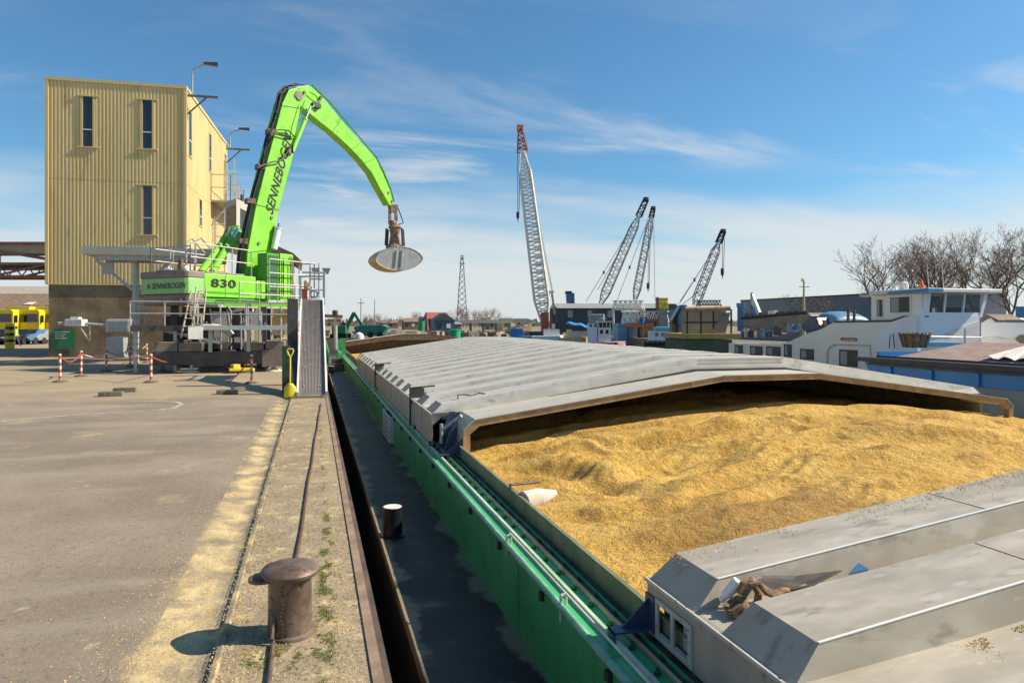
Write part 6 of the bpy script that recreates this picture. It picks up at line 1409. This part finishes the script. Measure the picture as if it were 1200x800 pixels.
def crane(base, tip, d, w, label, stays, hk, m_='cgrey', n=22, head=.16, housing=None):
    c = E('lattice_crane', at(base[0], d, -1), label, 'crane'); A, T = CW(*base, d), CW(*tip, d); Hd = A.lerp(T, 1 - head)
    lattice(A, Hd, w, w * .85, n, .075, True).build('boom', M[m_], c); lattice(Hd, T, w * .62, w * .5, 5, .10, False).build('boom_tip', M['carblack'], c)
    MB().cb(T, w * .5, .5, w * .55, .3).build('sheave_head', M['carblack'], c)
    mb = MB()
    for a, b_ in stays: wire(mb, CW(*a, d), CW(*b_, d), .045)
    parts(mb, 'stay', M['cgrey'], c)
    mb = MB()
    for a, b_ in stays[:1]: q = CW(*b_, d).lerp(CW(*a, d), .38); mb.cb(q, .22, .2, .5, .4)
    mb.build('stay_link', M['carblack'], c)
    for a, b_ in hk: hook(c, CW(*a, d), CW(*b_, d), d)
    f = vfr(base[0] - 6, d); mb = MB(); mb.bx(f, -.9, 1.3, -1, 2, -1, ypx(base[1] + 12, d)); mb.build('housing', M['cgrey'], c, bevel=.1)
    return c
crane((704, 356), (757, 234), 108, 1.35, 'dark lattice crane leaning right, the left one of the close pair over the grey shed', [((741, 264), (687, 353)), ((755, 240), (705, 350)), ((742, 266), (700, 340))], [])
crane((744, 352), (765.5, 244), 112, 1.1, 'slimmer lattice crane, the right one of the close pair', [((762, 250), (723, 352)), ((766, 246), (767.5, 352))], [((760, 262), (759.5, 333))], head=.1)
crane((814, 358), (847.5, 271), 98, 1.15, 'lattice crane farthest right, standing behind the rusty pipe pontoon', [((843, 282), (796, 356)), ((830, 332), (796, 360)), ((841, 286), (797, 353))], [((846.5, 280), (846.5, 316))], n=16)
# grey shed
f = vfr(650, 128); k = 128 / F
gs = E('grey_shed', f(0, 0, 0), 'long slate grey shed with pale roof behind the harbour cranes', 'shed')
M['slate'] = mat('slate_cladding', (.045, .065, .08), (.06, .08, .095), sc=.3, rough=.6, st=(3, 3, .2)); M['paleroof'] = mat('pale_roof', (.25, .26, .26), (.30, .31, .30), sc=.3, rough=.7)
ze, zr2 = ypx(361, 128), ypx(355.5, 131)
mb = MB(); mb.bx(f, .6, 23, 0, 10, -.2, ze); mb.build('wall', M['slate'], gs)
mb = MB()
for i in range(75): mb.bx(f, .65 + i * .3, .72 + i * .3, -.06, 0, -.2, ze)
tag(mb.build('cladding_rib', M['slate'], gs), kind='stuff')
mb = MB(); mb.prism([f(-.9, .6, -.2), f(-.9, .6, ze), f(-.2, 3, zr2 + .1), f(.6, .1, ze), f(.6, .1, -.2)], f(0, 0, 0) - f(0, -.3, 0)); mb.build('gable', mat('gable_dark', (.10, .09, .09), (.15, .13, .12), sc=1, rough=.7), gs)
mb = MB(); mb.hexa([f(.4, -.2, ze), f(23.2, -.2, ze), f(23.2, 5, ze), f(.4, 5, ze), f(-.2, 3, zr2), f(23.2, 3, zr2), f(23.2, 5, zr2), f(-.2, 5, zr2)]); mb.build('roof', M['paleroof'], gs)
mb = MB()
for x in (1.9, 5.5, 9.2, 13): mb.bx(f, x + .5, x + 1.4, -.09, -.061, ze - 1.7, ze - .4)
parts(mb, 'translucent_panel', M['cgrey'], gs)
MB().bx(f, -.55, .1, .0, .29, 1.0, 1.9).build('white_notice', M['white'], gs)
f = vfr(787, 126); o = E('blue_shed', f(0, 0, 0), 'small blue grey shed at the right end of the slate shed', 'shed'); mb = MB(); mb.bx(f, -1.0, 1.6, 0, 5, -.2, ypx(362, 126)); mb.build('wall', M['cblue'], o); mb = MB(); mb.prism([f(-1.2, -.1, ypx(362, 126)), f(1.8, -.1, ypx(362, 126)), f(.6, -.1, ypx(356, 126)), f(-.6, -.1, ypx(356, 126))], f(0, 5, 0) - f(0, 0, 0)); mb.build('roof', M['slate'], o)
o = E('blue_ship_funnel', at(669, 140), 'blue funnel with black cap rising above the slate shed roof', 'funnel'); f = vfr(669, 140); mb = MB(); mb.prism([f(-.6, 0, 3), f(.9, 0, 3), f(.7, 0, ypx(343, 140)), f(-.9, 0, ypx(343, 140))], f(0, 2, 0) - f(0, 0, 0)); mb.build('stack', M['cblue'], o); mb = MB(); mb.bx(f, -1.1, .2, -.05, 2.1, ypx(344, 140), ypx(341, 140)); mb.build('cap', M['carblack'], o)
# horizontal white trusses and containers on the far pontoons
def htruss(x0, x1, yt, yb_, d, label, m_='cwhite', n=6):
    t_ = E('boom_section', at((x0 + x1) / 2, d, -.5), label, 'truss', 'lattice boom sections lying in the harbour'); a, b_ = CW(x0, yt, d), CW(x1, yt, d); a2, b2 = CW(x0, yb_, d), CW(x1, yb_, d); mb = MB(); bk = W(0, 1.5, 0)
    for q in (V((0, 0, 0)), bk):
        mb.tube(a + q, b_ + q, .10, 5); mb.tube(a2 + q, b2 + q, .10, 5)
        for i in range(n):
            u, v_ = i / n, (i + 1) / n; m2 = (u + v_) / 2
            mb.tube(a2.lerp(b2, u) + q, a.lerp(b_, m2) + q, .07, 4); mb.tube(a.lerp(b_, m2) + q, a2.lerp(b2, v_) + q, .07, 4)
    mb.build('lattice', M[m_], t_)
    mb = MB(); mb.tube(a2, V((a2.x, a2.y, -2)), .15, 5); mb.tube(b2, V((b2.x, b2.y, -2)), .15, 5); parts(mb, 'leg', M[m_], t_)
htruss(719, 755, 352, 362.5, 104, 'upper white boom section left of the yellow box'); htruss(730, 784, 365, 377, 102, 'lower long white boom section under the yellow box', n=8)
htruss(820, 845, 352, 357, 96, 'thin grey boom section above the rusty pipe', 'cgrey', 7)
f = vfr(777, 101); o = E('yellow_box', f(0, 0, 0), 'bright yellow stacked counterweight box above the boom sections', 'counterweight'); mb = MB()
for kk in range(3): mb.bx(f, -.7, .7, -.3, 1.2, ypx(362 - kk * 4.6, 101), ypx(358 - kk * 4.6, 101))
parts(mb, 'weight', M['truck'], o, bevel=.08); MB().bx(f, -.6, .6, -.1, 1.0, -1, ypx(362, 101)).build('stand', M['cgrey'], o); MB().bx(f, -.85, -.71, -.3, 1.2, ypx(362, 101), ypx(348, 101)).build('back_plate', M['rust'], o)
f = vfr(750, 99); o = E('orange_beam', f(0, 0, 0), 'orange beam lying below the white boom sections', 'beam'); MB().bx(f, -1.9, 1.9, 0, .5, ypx(383, 99), ypx(378.5, 99)).build('girder', mat('orange_paint', (.55, .16, .04), (.45, .16, .07), sc=2, rough=.6), o); MB().bx(f, -1.7, -1.5, .1, .4, -2, ypx(383, 99)).build('post', M['rust'], o)
f = vfr(754, 98); o = E('route_sign', f(0, 0, 0), 'blue square harbour sign with a white 7', 'sign'); bdm = MB().bx(f, -.48, .48, -.03, .05, ypx(379.5, 98), ypx(371.5, 98)).build('board', mat('sign_blue', (.01, .08, .35), rough=.4), o); text('numeral', '7', M['white'], bdm, f(-.2, -.04, ypx(378.3, 98)), f(1, 0, 0) - f(0, 0, 0), V((0, 0, 1)), .95, .01); MB().bx(f, -.04, .04, .06, .12, -2, ypx(375, 98)).build('post', M['galv'], o)
f = vfr(735, 100); o = E('light_blue_container', f(0, 0, -1), 'pale blue shipping container on the far pontoon', 'container'); MB().bx(f, -1.3, 1.3, 0, 4, -1, ypx(379, 100)).build('body', mat('pale_blue', (.20, .38, .48), (.26, .43, .52), sc=1, rough=.6), o); mb = MB(); 
for i in range(9): mb.bx(f, -1.2 + i * .28, -1.1 + i * .28, -.05, 0, -.9, ypx(380, 100))
parts(mb, 'rib', M['cblue'], o)
f = vfr(770, 100); o = E('rusty_pontoon', f(0, 0, -2), 'rusty brown cabins behind the cyan roofed tugboat', 'pontoon'); mb = MB(); mb.bx(f, -2.2, 1.2, 1, 4, -1.6, ypx(374, 100)); mb.build('cabin', mat('cab_rusty', (.22, .11, .06), (.32, .22, .14), sc=1.5, rough=.8), o); mb = MB(); mb.bx(f, -6, 2, 0, 5, -2.5, -1.2); mb.build('deck', M['rust'], o)
for i, x in enumerate((-1.8, -1.0, -.2, .6)): MB().bx(f, x, x + .25, .95, .99, ypx(384, 100), ypx(376, 100)).build('door', M['gbeam'], o)
# tug with cyan roof
def boat(name, px, d, L_, z0, z1, hullm, label, cat='boat'):
    f = vfr(px, d); b_ = E(name, f(0, 0, -2.3), label, cat); mb = MB()
    xs = [-L_ / 2, -L_ / 2 + .3, L_ / 2 - 1.5, L_ / 2]
    pl = [(-L_ / 2, .3), (-L_ / 2 + .6, 0), (L_ / 2 - 1.4, 0), (L_ / 2, 1.4), (L_ / 2 - 1.4, 2.8), (-L_ / 2 + .6, 2.8), (-L_ / 2, 2.5)]
    sh_ = lambda x: z1 + .55 * max(0, (x + L_ * .1) / L_) ** 1.5
    n = len(pl); mb.add([f(x, y, z0) for x, y in pl] + [f(x, y, sh_(x)) for x, y in pl], [tuple(range(n))[::-1], tuple(range(n, 2 * n))] + [(i, (i + 1) % n, n + (i + 1) % n, n + i) for i in range(n)]); mb.build('hull', hullm, b_)
    return f, b_
M['tughull'] = mat('tug_hull', (.05, .06, .075), (.08, .09, .10), sc=1, rough=.5)
f, tg = boat('tugboat', 781, 88, 5.6, -2.4, ypx(400, 88), M['tughull'], 'dark hulled tugboat with a cyan roof and lifebuoys')
mb = MB(); mb.bx(f, -1.9, 1.3, .6, 2.2, ypx(399, 88), ypx(388, 88)); mb.build('deckhouse', M['boatlb'], tg); mb = MB(); mb.bx(f, -1.2, .9, .5, 2.3, ypx(388, 88), ypx(383, 88)); mb.build('roof', mat('cyan_roof', (.12, .50, .50), rough=.5), tg, bevel=.05)
for x in (-1.3, -.5): MB().bx(f, x, x + .4, .55, .59, ypx(394, 88), ypx(390, 88)).build('window', M['glass'], tg)
for x in (.35, 1.15): p = f(x, .52, ypx(392, 88)); MB().path([p + W(.24 * math.cos(a), 0, .24 * math.sin(a)) for a in [j * math.pi / 6 for j in range(13)]], .08, 6).build('lifebuoy', M['cred'] if x < 1 else M['white'], tg)
for i in range(7): p = f(-2.6 + i * .62, -.12, ypx(402, 88)); MB().path([p + W(.2 * math.cos(a), 0, .2 * math.sin(a)) for a in [j * math.pi / 5 for j in range(11)]], .1, 6).build('tyre_fender', M['tyre'], tg)
mb = MB(); mb.beam(f(2.2, 1.4, ypx(398, 88)), f(2.3, 1.4, ypx(372, 88)), .12, .12); mb.build('mast', M['dark'], tg)
# second workboat with wheelhouse, red stripe
f, w2 = boat('harbour_boat', 707, 92, 6.4, -2.4, ypx(402, 92), mat('maroon_hull', (.22, .03, .06), (.5, .4, .4), sc=1.5, rough=.5), 'small maroon hulled boat with cream two storey wheelhouse', 'boat')
mb = MB(); mb.bx(f, -.6, 1.1, .5, 2.2, ypx(402, 92), ypx(384, 92)); mb.build('deckhouse', M['boatw'], w2); mb = MB(); mb.bx(f, -.7, 1.2, .4, 2.3, ypx(377.5, 92), ypx(376, 92)); mb.build('roof', M['white'], w2); mb = MB()
for x in (-.55, -.05, .45, .95): mb.bx(f, x, x + .08, .6, .68, ypx(384, 92), ypx(377.5, 92))
parts(mb, 'window_post', M['white'], w2); MB().bx(f, -.5, 1.0, 1.0, 2.0, ypx(384, 92), ypx(378, 92)).build('wheelhouse_glass', M['glass'], w2)
for x in (-.35, .4): MB().bx(f, x, x + .35, .45, .49, ypx(391, 92), ypx(386.5, 92)).build('window', M['glass'], w2)
mb = MB(); mb.bx(f, -1.9, -.7, .8, 2.0, ypx(402, 92), ypx(379, 92)); mb.build('funnel_block', M['boatlb'], w2)
for x in (-1.7, -1.1): MB().bx(f, x, x + .3, .75, .79, ypx(383, 92), ypx(379.5, 92)).build('window', M['glass'], w2)
mb = MB(); mb.tube(f(.2, 1.2, ypx(376, 92)), f(.2, 1.2, ypx(369, 92)), .05, 5); mb.beam(f(-.3, 1.2, ypx(373, 92)), f(.6, 1.2, ypx(373, 92)), .06, .06); mb.build('mast', M['white'], w2)
f, w3 = boat('tarp_boat', 677, 94, 5.0, -2.4, ypx(396, 94), M['hopc'], 'barge with a sagging bright blue tarpaulin over cream clutter', 'boat')
mb = MB(); mb.grid(12, 6, lambda u, v_: f(-1.4 + 3.4 * u, .2 + 2 * v_, ypx(380 + 6 * u ** 2, 94) + .35 * math.sin(v_ * math.pi) + .08 * math.sin(u * 14))); tq = mb.build('tarpaulin', mat('tarp_blue', (.03, .22, .50), rough=.6), w3, recalc=False, smooth=2); tq.modifiers.new('t', 'SOLIDIFY').thickness = .05
mb = MB(); mb.bx(f, -1.2, 2.0, .4, 2.2, ypx(396, 94), ypx(388, 94)); mb.build('clutter', M['conc'], w3)
f, w4 = boat('red_boat', 646, 96, 5.2, -2.4, ypx(394, 96), M['boatlb'], 'low pale boat with a cream deckhouse below the tall white crane', 'boat')
mb = MB(); mb.bx(f, -1.0, 1.2, .6, 2, ypx(394, 96), ypx(386, 96)); mb.build('deckhouse', M['boatw'], w4)
mb = MB(); mb.bx(f, 2.2, 2.9, .6, 1.2, ypx(394, 96), ypx(386, 96)); mb.build('yellow_locker', M['truck'], w4)
f, w5 = boat('gantry_boat', 613, 100, 7, -2.4, ypx(395, 100), M['cblue'], 'blue stern boat with sloping grey gangway left of the tall white crane', 'boat')
mb = MB(); mb.beam(f(-2.6, .5, ypx(388, 100)), f(2.0, .5, ypx(374, 100)), .3, .3); mb.beam(f(-2.6, 2, ypx(388, 100)), f(2.0, 2, ypx(374, 100)), .3, .3); mb.build('gangway', M['galv'], w5); mb = MB(); mb.bx(f, -1.8, 0, .6, 2, ypx(395, 100), ypx(385, 100)); mb.build('deckhouse', M['blue'], w5)
# slew house with blue crane body near the pontoon
f = vfr(801, 70); o = E('crane_house', f(0, 0, -1), 'blue and black crane house left of the pontoon', 'crane house'); mb = MB(); mb.prism([f(-.5, 0, -1.5), f(-.55, 0, ypx(372, 70)), f(-.1, 0, ypx(357, 70)), f(.35, 0, ypx(357, 70)), f(.6, 0, ypx(368, 70)), f(.6, 0, -1.5)], f(0, 1.6, 0) - f(0, 0, 0)); mb.build('body', M['cblue'], o, bevel=.05); mb = MB(); mb.prism([f(-1.0, .1, -1.5), f(-1.1, .1, ypx(375, 70)), f(-.3, .1, ypx(358, 70)), f(-.2, .1, -1.5)], f(0, 1.3, 0) - f(0, 0, 0)); mb.build('counter_jib', M['carblack'], o)
c = at(793, 66, -2.3); o = solo(MB().tube(c, c + V((0, 0, 2.3 + ypx(381, 66))), .28, 12).lathe([(.33, 0), (.33, .3)], c + V((0, 0, 2.1 + ypx(381, 66))), 12).build('mooring_pile', M['carblack']), c); tag(o, 'black mooring pile in the water left of the yellow edged pontoon', 'pile')

# ------------------------------------------------------------------ far bank: trees, pylon, houses, poles
M['bark'] = mat('bark', (.13, .10, .075), (.18, .14, .105), sc=3, rough=.95)
M['twig'] = mat('twig', (.16, .105, .07), (.21, .145, .10), sc=3, rough=.95)
def bare_tree(seed, h, spread=1.0, depth=6):
    rnd = random.Random(seed); tr = MB(); tw = MB()
    def grow(p, d_, L_, r, k):
        n = 3 if k > 1 else 2; q = p; dd = d_.copy(); r = max(r, .009)
        for i in range(n):
            nd = (dd + V((rnd.gauss(0, .16), rnd.gauss(0, .16), rnd.gauss(0.05, .08)))).normalized(); q2 = q + nd * L_ / n; r2 = max(r * (1 - .25 / n), .008)
            (tr if k >= depth - 2 else tw).tube(q, q2, r, 6 if k >= depth - 1 else (4 if k > 2 else 3), r2); q, dd, r = q2, nd, r2
            if 0 < k < depth and rnd.random() < (.8 if k > 2 else .65):
                a = rnd.random() * 6.283; sd_ = V((math.cos(a), math.sin(a), rnd.uniform(-.1, .5))); grow(q, (dd * .55 + sd_ * .8).normalized(), L_ * rnd.uniform(.45, .65), r * .45, max(k - 2, 0))
        if k > 0:
            m_ = 3 if k >= depth - 1 else 2
            a0_ = rnd.random() * 6.283
            for j in range(m_):
                a = a0_ + j * 6.283 / m_ + rnd.uniform(-.5, .5); ax = V((math.cos(a), math.sin(a), 0)); sp_ = rnd.uniform(.35, .75) * spread
                grow(q, (dd + ax * sp_ + V((0, 0, .05))).normalized(), L_ * rnd.uniform(.66, .84), r * .62, k - 1)
    grow(V((0, 0, 0)), V((0, 0, 1)), h * .20, h * .018, depth); return tr, tw
protos = []
for i, (sd_, h_) in enumerate(((21, 10.5), (5, 10.0), (33, 10.5))):
    tr, tw = bare_tree(sd_, h_, 1.05, 6); zz_ = sorted(v.z for v in tw.v)[int(len(tw.v) * .985)]; s_ = h_ / zz_
    for q in (tr, tw): q.v = [v * s_ for v in q.v]
    protos.append((tr, tw))
def place_tree(k, loc, sc, rz, label, group='bare trees behind the moored boats', px=None):
    if k not in place_tree.c:
        r = E('bare_tree', (0, 0, 0), label, 'tree', group); protos[k][0].build('trunk', M['bark'], r); protos[k][1].build('twigs', M['twig'], r); place_tree.c[k] = r
    else: r = copy_tree(place_tree.c[k]); r['label'] = label; r['group'] = group
    r.location = loc; r.scale = (sc * .88, sc * .88, sc); r.rotation_euler.z = rz; return r
place_tree.c = {}
tl = [(1030, 70, 0, .98, .3, 'round crowned bare tree standing first on the left, apart from the row'), (1006, 86, 1, .72, 2, 'small thin bare tree behind the left end of the row'), (1066, 74, 1, .98, 1, 'bare tree just left of the wheelhouse radar'), (1084, 82, 2, 1.12, 4, 'bare tree behind the orange beacon'), (1105, 72, 0, 1.02, 2.2, 'bare tree directly above the middle of the wheelhouse'), (1122, 80, 1, 1.18, 5, 'bare tree behind the right half of the wheelhouse roof'),
      (1140, 70, 2, 1.05, 0, 'forked bare tree above the right end of the wheelhouse'), (1160, 78, 0, 1.14, 3.6, 'bare tree between the wheelhouse and the blue container'), (1178, 68, 1, 1.0, 2.9, 'bare tree just left of the light blue container'), (1200, 72, 2, 1.08, 1.4, 'bare tree at the right edge of the picture'), (1222, 66, 0, 1.1, 5.3, 'bare tree mostly outside the right edge')]
for px, d, k, sc, rz, lb in tl: place_tree(k, at(px, d, -.1), sc, rz, lb)
for px, d, sc, rz, lb in ((929, 118, .5, 1, 'faint bare tree over the middle of the long warehouse roof'), (958, 120, .48, 3, 'small bare treetop right of the ship mast'), (984, 120, .5, 5, 'small bare treetop near the right end of the warehouse roof')): place_tree(0, at(px, d, 1.5), sc, rz, lb, 'treetops above the warehouse roof')
rnd = random.Random(5)
for i in range(11):
    px = 533 + i * 4.6 + rnd.uniform(-1, 1); place_tree(i % 3, at(px, 300 + rnd.uniform(-15, 15), 0), rnd.uniform(.62, .86) * (1.05 if px < 545 or px > 565 else .85), rnd.random() * 6, f'{ORD[i]} bare tree from the left in the clump under the power pylon', 'clump of bare trees under the power pylon')
for i, px in enumerate((428, 434, 441, 447, 466, 476, 485, 493, 400, 455)):
    place_tree(i % 3, at(px, 260 + 10 * (i % 3), 0), rnd.uniform(.48, .62) * (.8 if px in (466, 476, 400, 455) else 1), rnd.random() * 6, f'low bare tree on the far bank, {ORD[sorted((428, 434, 441, 447, 466, 476, 485, 493, 400, 455)).index(px)]} from the left before the houses', 'low bare trees on the far bank')
M['farwood'] = mat('far_wood', (.08, .075, .06), (.13, .11, .085), sc=.2, rough=1)
mb = MB(); rnd = random.Random(9)
for i in range(900):
    px = rnd.uniform(-20, 1290); d = rnd.uniform(400, 520); h_ = rnd.uniform(2, 5) * (1 + .5 * noise.noise((px * .02, 0, 0))); p = at(px, d, 0); 
    for j in range(3): q = p + V((rnd.uniform(-3, 3), rnd.uniform(-2, 2), 0)); mb.add([q + V((-2, 0, 0)), q + V((2, 0.5, 0)), q + V((rnd.uniform(-2, 2), 1.5, h_ * rnd.uniform(.6, 1.1))), q + V((0, 3, 0))], [(0, 1, 2), (1, 3, 2), (3, 0, 2)])
tag(mb.build('far_wood', M['farwood'], recalc=False), 'low hazy line of scrub and woods along the horizon', 'woods', kind='stuff')
# pylon
Dp = 560; f = vfr(541.5, Dp); kp = Dp / F; py_ = E('power_pylon', f(0, 0, 0), 'tall grey lattice power pylon on the horizon', 'pylon'); mb = MB(); prev = None; zt = ypx(300, Dp)
for i in range(13):
    q = i / 12; wd = 3.4 * (1 - q) ** .9 + .8; z = zt * q; ring = [f(x * wd, y * wd, z) for x, y in ((-1, -1), (1, -1), (1, 1), (-1, 1))]
    if prev:
        for j in range(4): mb.tube(prev[j], ring[j], .28, 4); mb.tube(prev[j], ring[(j + 1) % 4], .16, 3); mb.tube(prev[(j + 1) % 4], ring[j], .16, 3)
    prev = ring
mb.build('lattice', M['cgrey'], py_); mb = MB()
for z, w_ in ((zt - 6, 2.2), (zt - 2, 1.6), (zt + .2, 1.2)): mb.beam(f(-w_, 0, z), f(w_, 0, z), .5, .6)
parts(mb, 'crossarm', M['cgrey'], py_)
for px, yt, lb in ((423, 349, 'thin power pole with crossarm on the left of the far bank'), (439, 351, 'thin bare pole right of the crossarm pole')):
    f = vfr(px, 280); o = E('power_pole', f(0, 0, 0), lb, 'pole'); MB().tube(f(0, 0, 0), f(0, 0, ypx(yt, 280)), .28, 5, .16).build('pole', M['cgrey'], o)
    if px == 423: MB().beam(f(-1.3, 0, ypx(355, 280)), f(1.5, 0, ypx(355, 280)), .25, .25).build('crossarm', M['cgrey'], o)
def house(px, d, w_, h_, roofh, wallm, roofm, label, gable=True, dep=7, ang=.25):
    f = vfr(px, d, ang); o = E('house', f(0, 0, 0), label, 'house', 'houses and sheds on the far bank'); mb = MB(); mb.bx(f, -w_ / 2, w_ / 2, 0, dep, -.3, h_); mb.build('wall', wallm, o)
    mb = MB()
    if gable: mb.prism([f(-w_ / 2 - .2, -.2, h_), f(w_ / 2 + .2, -.2, h_), f(0, -.2, h_ + roofh)], f(0, dep + .4, 0) - f(0, 0, 0))
    else: mb.hexa([f(-w_ / 2 - .2, -.2, h_), f(w_ / 2 + .2, -.2, h_), f(w_ / 2 + .2, dep, h_), f(-w_ / 2 - .2, dep, h_), f(-w_ / 2, dep / 2 - .1, h_ + roofh), f(w_ / 2, dep / 2 - .1, h_ + roofh), f(w_ / 2, dep / 2 + .1, h_ + roofh), f(-w_ / 2, dep / 2 + .1, h_ + roofh)])
    mb.build('roof', roofm, o)
    for i in range(max(1, int(w_ / 2.2))): MB().bx(f, -w_ / 2 + .6 + i * 2, -w_ / 2 + 1.5 + i * 2, -.06, -.01, h_ * .35, h_ * .75).build('window', M['white'] if i % 2 else M['glass'], o)
M['rooftile'] = mat('red_tile', (.32, .10, .06), (.26, .10, .07), sc=1, rough=.8); M['duskblue'] = mat('dusk_blue', (.05, .08, .14), (.07, .11, .17), sc=1, rough=.6)
house(521, 150, 4.4, 2.6, 1.6, M['duskblue'], M['slate'], 'dark blue gabled shed right of the green silo'); house(514, 158, 5, 3.0, 1.5, M['duskblue'], M['rooftile'], 'house with a red tiled roof behind the blue gabled shed', False); house(503, 165, 3.4, 3.0, .6, M['duskblue'], M['slate'], 'narrow dark blue house next to the green silo', False)
house(533, 155, 3.0, 1.8, .4, mat('far_grey', (.16, .16, .18), rough=.7), M['paleroof'], 'small grey hut beside the green container', False); house(484, 230, 6, 2.4, 1.2, M['roofbrown'], M['roofbrown'], 'brown cottage left of the blue houses', False); house(606, 210, 9, 2.8, .6, M['hopc'], M['slate'], 'long tan building with flat roof at the foot of the tall crane', False)
house(590, 240, 10, 2.4, .8, mat('far_dun', (.20, .17, .13), rough=.8), M['roofgrey'], 'low dun building beside the viaduct', False); house(455, 290, 8, 2.0, 1.2, M['mgrey'], M['roofbrown'], 'low brown farmhouse far to the left', False)
f = vfr(494, 140); o = E('green_silo', f(0, 0, 0), 'small green silo with a rusty spout at the bow of the barge', 'silo'); MB().tube(f(0, 0, -.3), f(0, 0, ypx(376, 140)), .75, 14).build('tank', mat('silo_green', (.03, .25, .12), rough=.5), o, smooth=True); MB().tube(f(1.2, 0, .5), f(1.0, 0, ypx(366, 140)), .3, 8, .12).build('spout', M['cred'], o)
f = vfr(533, 90); o = solo(MB().lathe([(.75, -2.3), (.75, 1.1), (.8, 1.12), (.8, 1.2), (.3, 1.25)], f(0, 0, 0), 18).build('green_tank', mat('tank_green', (.02, .35, .12), rough=.45), smooth=True), f(0, 0, -2.3)); tag(o, 'bright green round tank right of the far hatch arch', 'tank')
# concrete viaduct
f = vfr(566, 190); o = E('viaduct', f(0, 0, 0), 'grey concrete viaduct in front of the clump of trees', 'bridge'); MB().bx(f, -9, 8, 0, 4, ypx(378.5, 190), ypx(374.5, 190)).build('deck', M['conc'], o); mb = MB()
for x in (-7, -3.5, 0, 3.5, 7): mb.bx(f, x - .3, x + .3, 1, 3, -.3, ypx(378.5, 190))
parts(mb, 'pier', M['mgrey'], o); mb = MB(); mb.rail([f(-9, 0, ypx(374.5, 190)), f(8, 0, ypx(374.5, 190))], .8, .06, 1, 1.5); mb.build('railing', M['white'], o)
# green handler and green barge body beyond the ramp
f = vfr(412, 100); o = E('green_excavator', f(0, 0, 0), 'dark green excavator with raised angled boom beyond the barge bow', 'excavator')
mb = MB(); mb.beam(CW(404, 388, 100), CW(415, 366.5, 100), .35, .5); mb.build('boom', mat('far_green', (.02, .16, .07), rough=.5), o); mb = MB(); mb.beam(CW(414.5, 366, 100), CW(424, 381, 100), .3, .35); mb.build('stick', bpy.data.materials['far_green'], o); mb = MB(); mb.bx(f, -2.6, -.6, -1, 1.4, .5, 1.7); mb.build('body', bpy.data.materials['far_green'], o, bevel=.1); mb = MB(); mb.bx(f, -2.8, -.4, -1.3, -.8, -.1, .5); mb.bx(f, -2.8, -.4, 1.2, 1.7, -.1, .5); parts(mb, 'track', M['tyre'], o)
f = vfr(434, 96); o = E('green_skip', f(0, 0, 0), 'long dark green skip with sloped ends beyond the barge bow', 'skip'); mb = MB(); mb.prism([f(-2.0, 0, .4), f(-2.3, 0, ypx(383, 96)), f(-1.4, 0, ypx(381, 96)), f(1.6, 0, ypx(380.5, 96)), f(2.3, 0, ypx(383, 96)), f(1.6, 0, .4)], f(0, 2.4, 0) - f(0, 0, 0)); mb.build('body', mat('skip_green', (.02, .17, .12), (.04, .22, .16), sc=2, rough=.5), o, bevel=.05)
for x in (-1.4, 0, 1.3): MB().tube(f(x, -.1, .45), f(x, .2, .45), .42, 12).build('wheel', M['tyre'], o)
f = vfr(421, 84); o = solo(MB().lathe([(.55, -.1), (.6, .3), (.45, .75), (.1, .95)], f(0, 0, 0), 14).build('white_dome', M['white'], smooth=True), f(0, 0, 0)); tag(o, 'white domed tank at the barge bow', 'tank')
f = vfr(392, 60); o = E('loading_arm', f(0, 0, 0), 'grey jetty loading arm with round head right behind the gangway', 'loading arm'); mb = MB(); mb.tube(f(.1, 0, -.2), f(.1, 0, ypx(372, 60)), .16, 8); mb.build('post', M['galv'], o); mb = MB(); mb.beam(f(-1.6, 0, ypx(369.5, 60)), f(.7, 0, ypx(371, 60)), .2, .28); mb.beam(f(-.6, 0, ypx(375, 60)), f(.6, 0, ypx(375.5, 60)), .25, .25); mb.build('arm', M['mgrey'], o); mb = MB(); mb.lathe([(.18, 0), (.24, .15), (.24, .4), (.15, .5)], f(.05, 0, ypx(370, 60)), 12); mb.build('head', M['dark'], o, smooth=True)
# clutter on the quay past the ramp
random.seed(4); gm = [M['hopc'], M['rust'], bpy.data.materials['far_green'], M['galv'], M['dark'], M['conc'], bpy.data.materials['hivis_lime']]; gn_ = ['tan', 'rusty', 'dark green', 'grey', 'black', 'pale', 'lime']; used = set()
for i in range(14):
    k = i % 7; px = 382 + (i * 7.3) % 40; d = 62 + (i * 5) % 34; p = at(px, d, 0)
    if p.x > .1: p = V((random.uniform(-3, -.6) if px < 392 else p.x, p.y, 0 if px < 392 else .0))
    if p.x > 0: continue
    s_ = random.uniform(.7, 1.4); o = solo(MB().cb(p + V((0, 0, s_ / 2)), s_ * 1.3, s_, s_, random.random()).cb(p + V((.1, 0, s_ + .15)), s_ * .6, s_ * .6, .3, random.random()).build('quay_crate', gm[k], bevel=.04), p); tag(o, f'{gn_[k]} crate {"nearer the gangway" if i < 7 else "farther along"} on the far quay beyond the gangway', 'crate', 'crates and gear on the far quay')
random.seed(12)
mb = MB()
for i in range(260):      # rubble and low scrub along the far bank, uncountable
    px = random.uniform(380, 800); d = random.uniform(118, 140); p = at(px, d, -.3); s_ = random.uniform(.4, 1.3); mb.cb(p + V((0, 0, s_ * .3)), s_ * 1.6, s_, s_ * .8, random.random() * 3)
tag(mb.build('bank_rubble', mat('rubble', (.20, .16, .11), (.34, .29, .22), sc=.7, rough=.95, c3=(.12, .10, .07), sc3=3), recalc=False), 'rubble and stacked odds and ends along the far bank', 'rubble', kind='stuff')
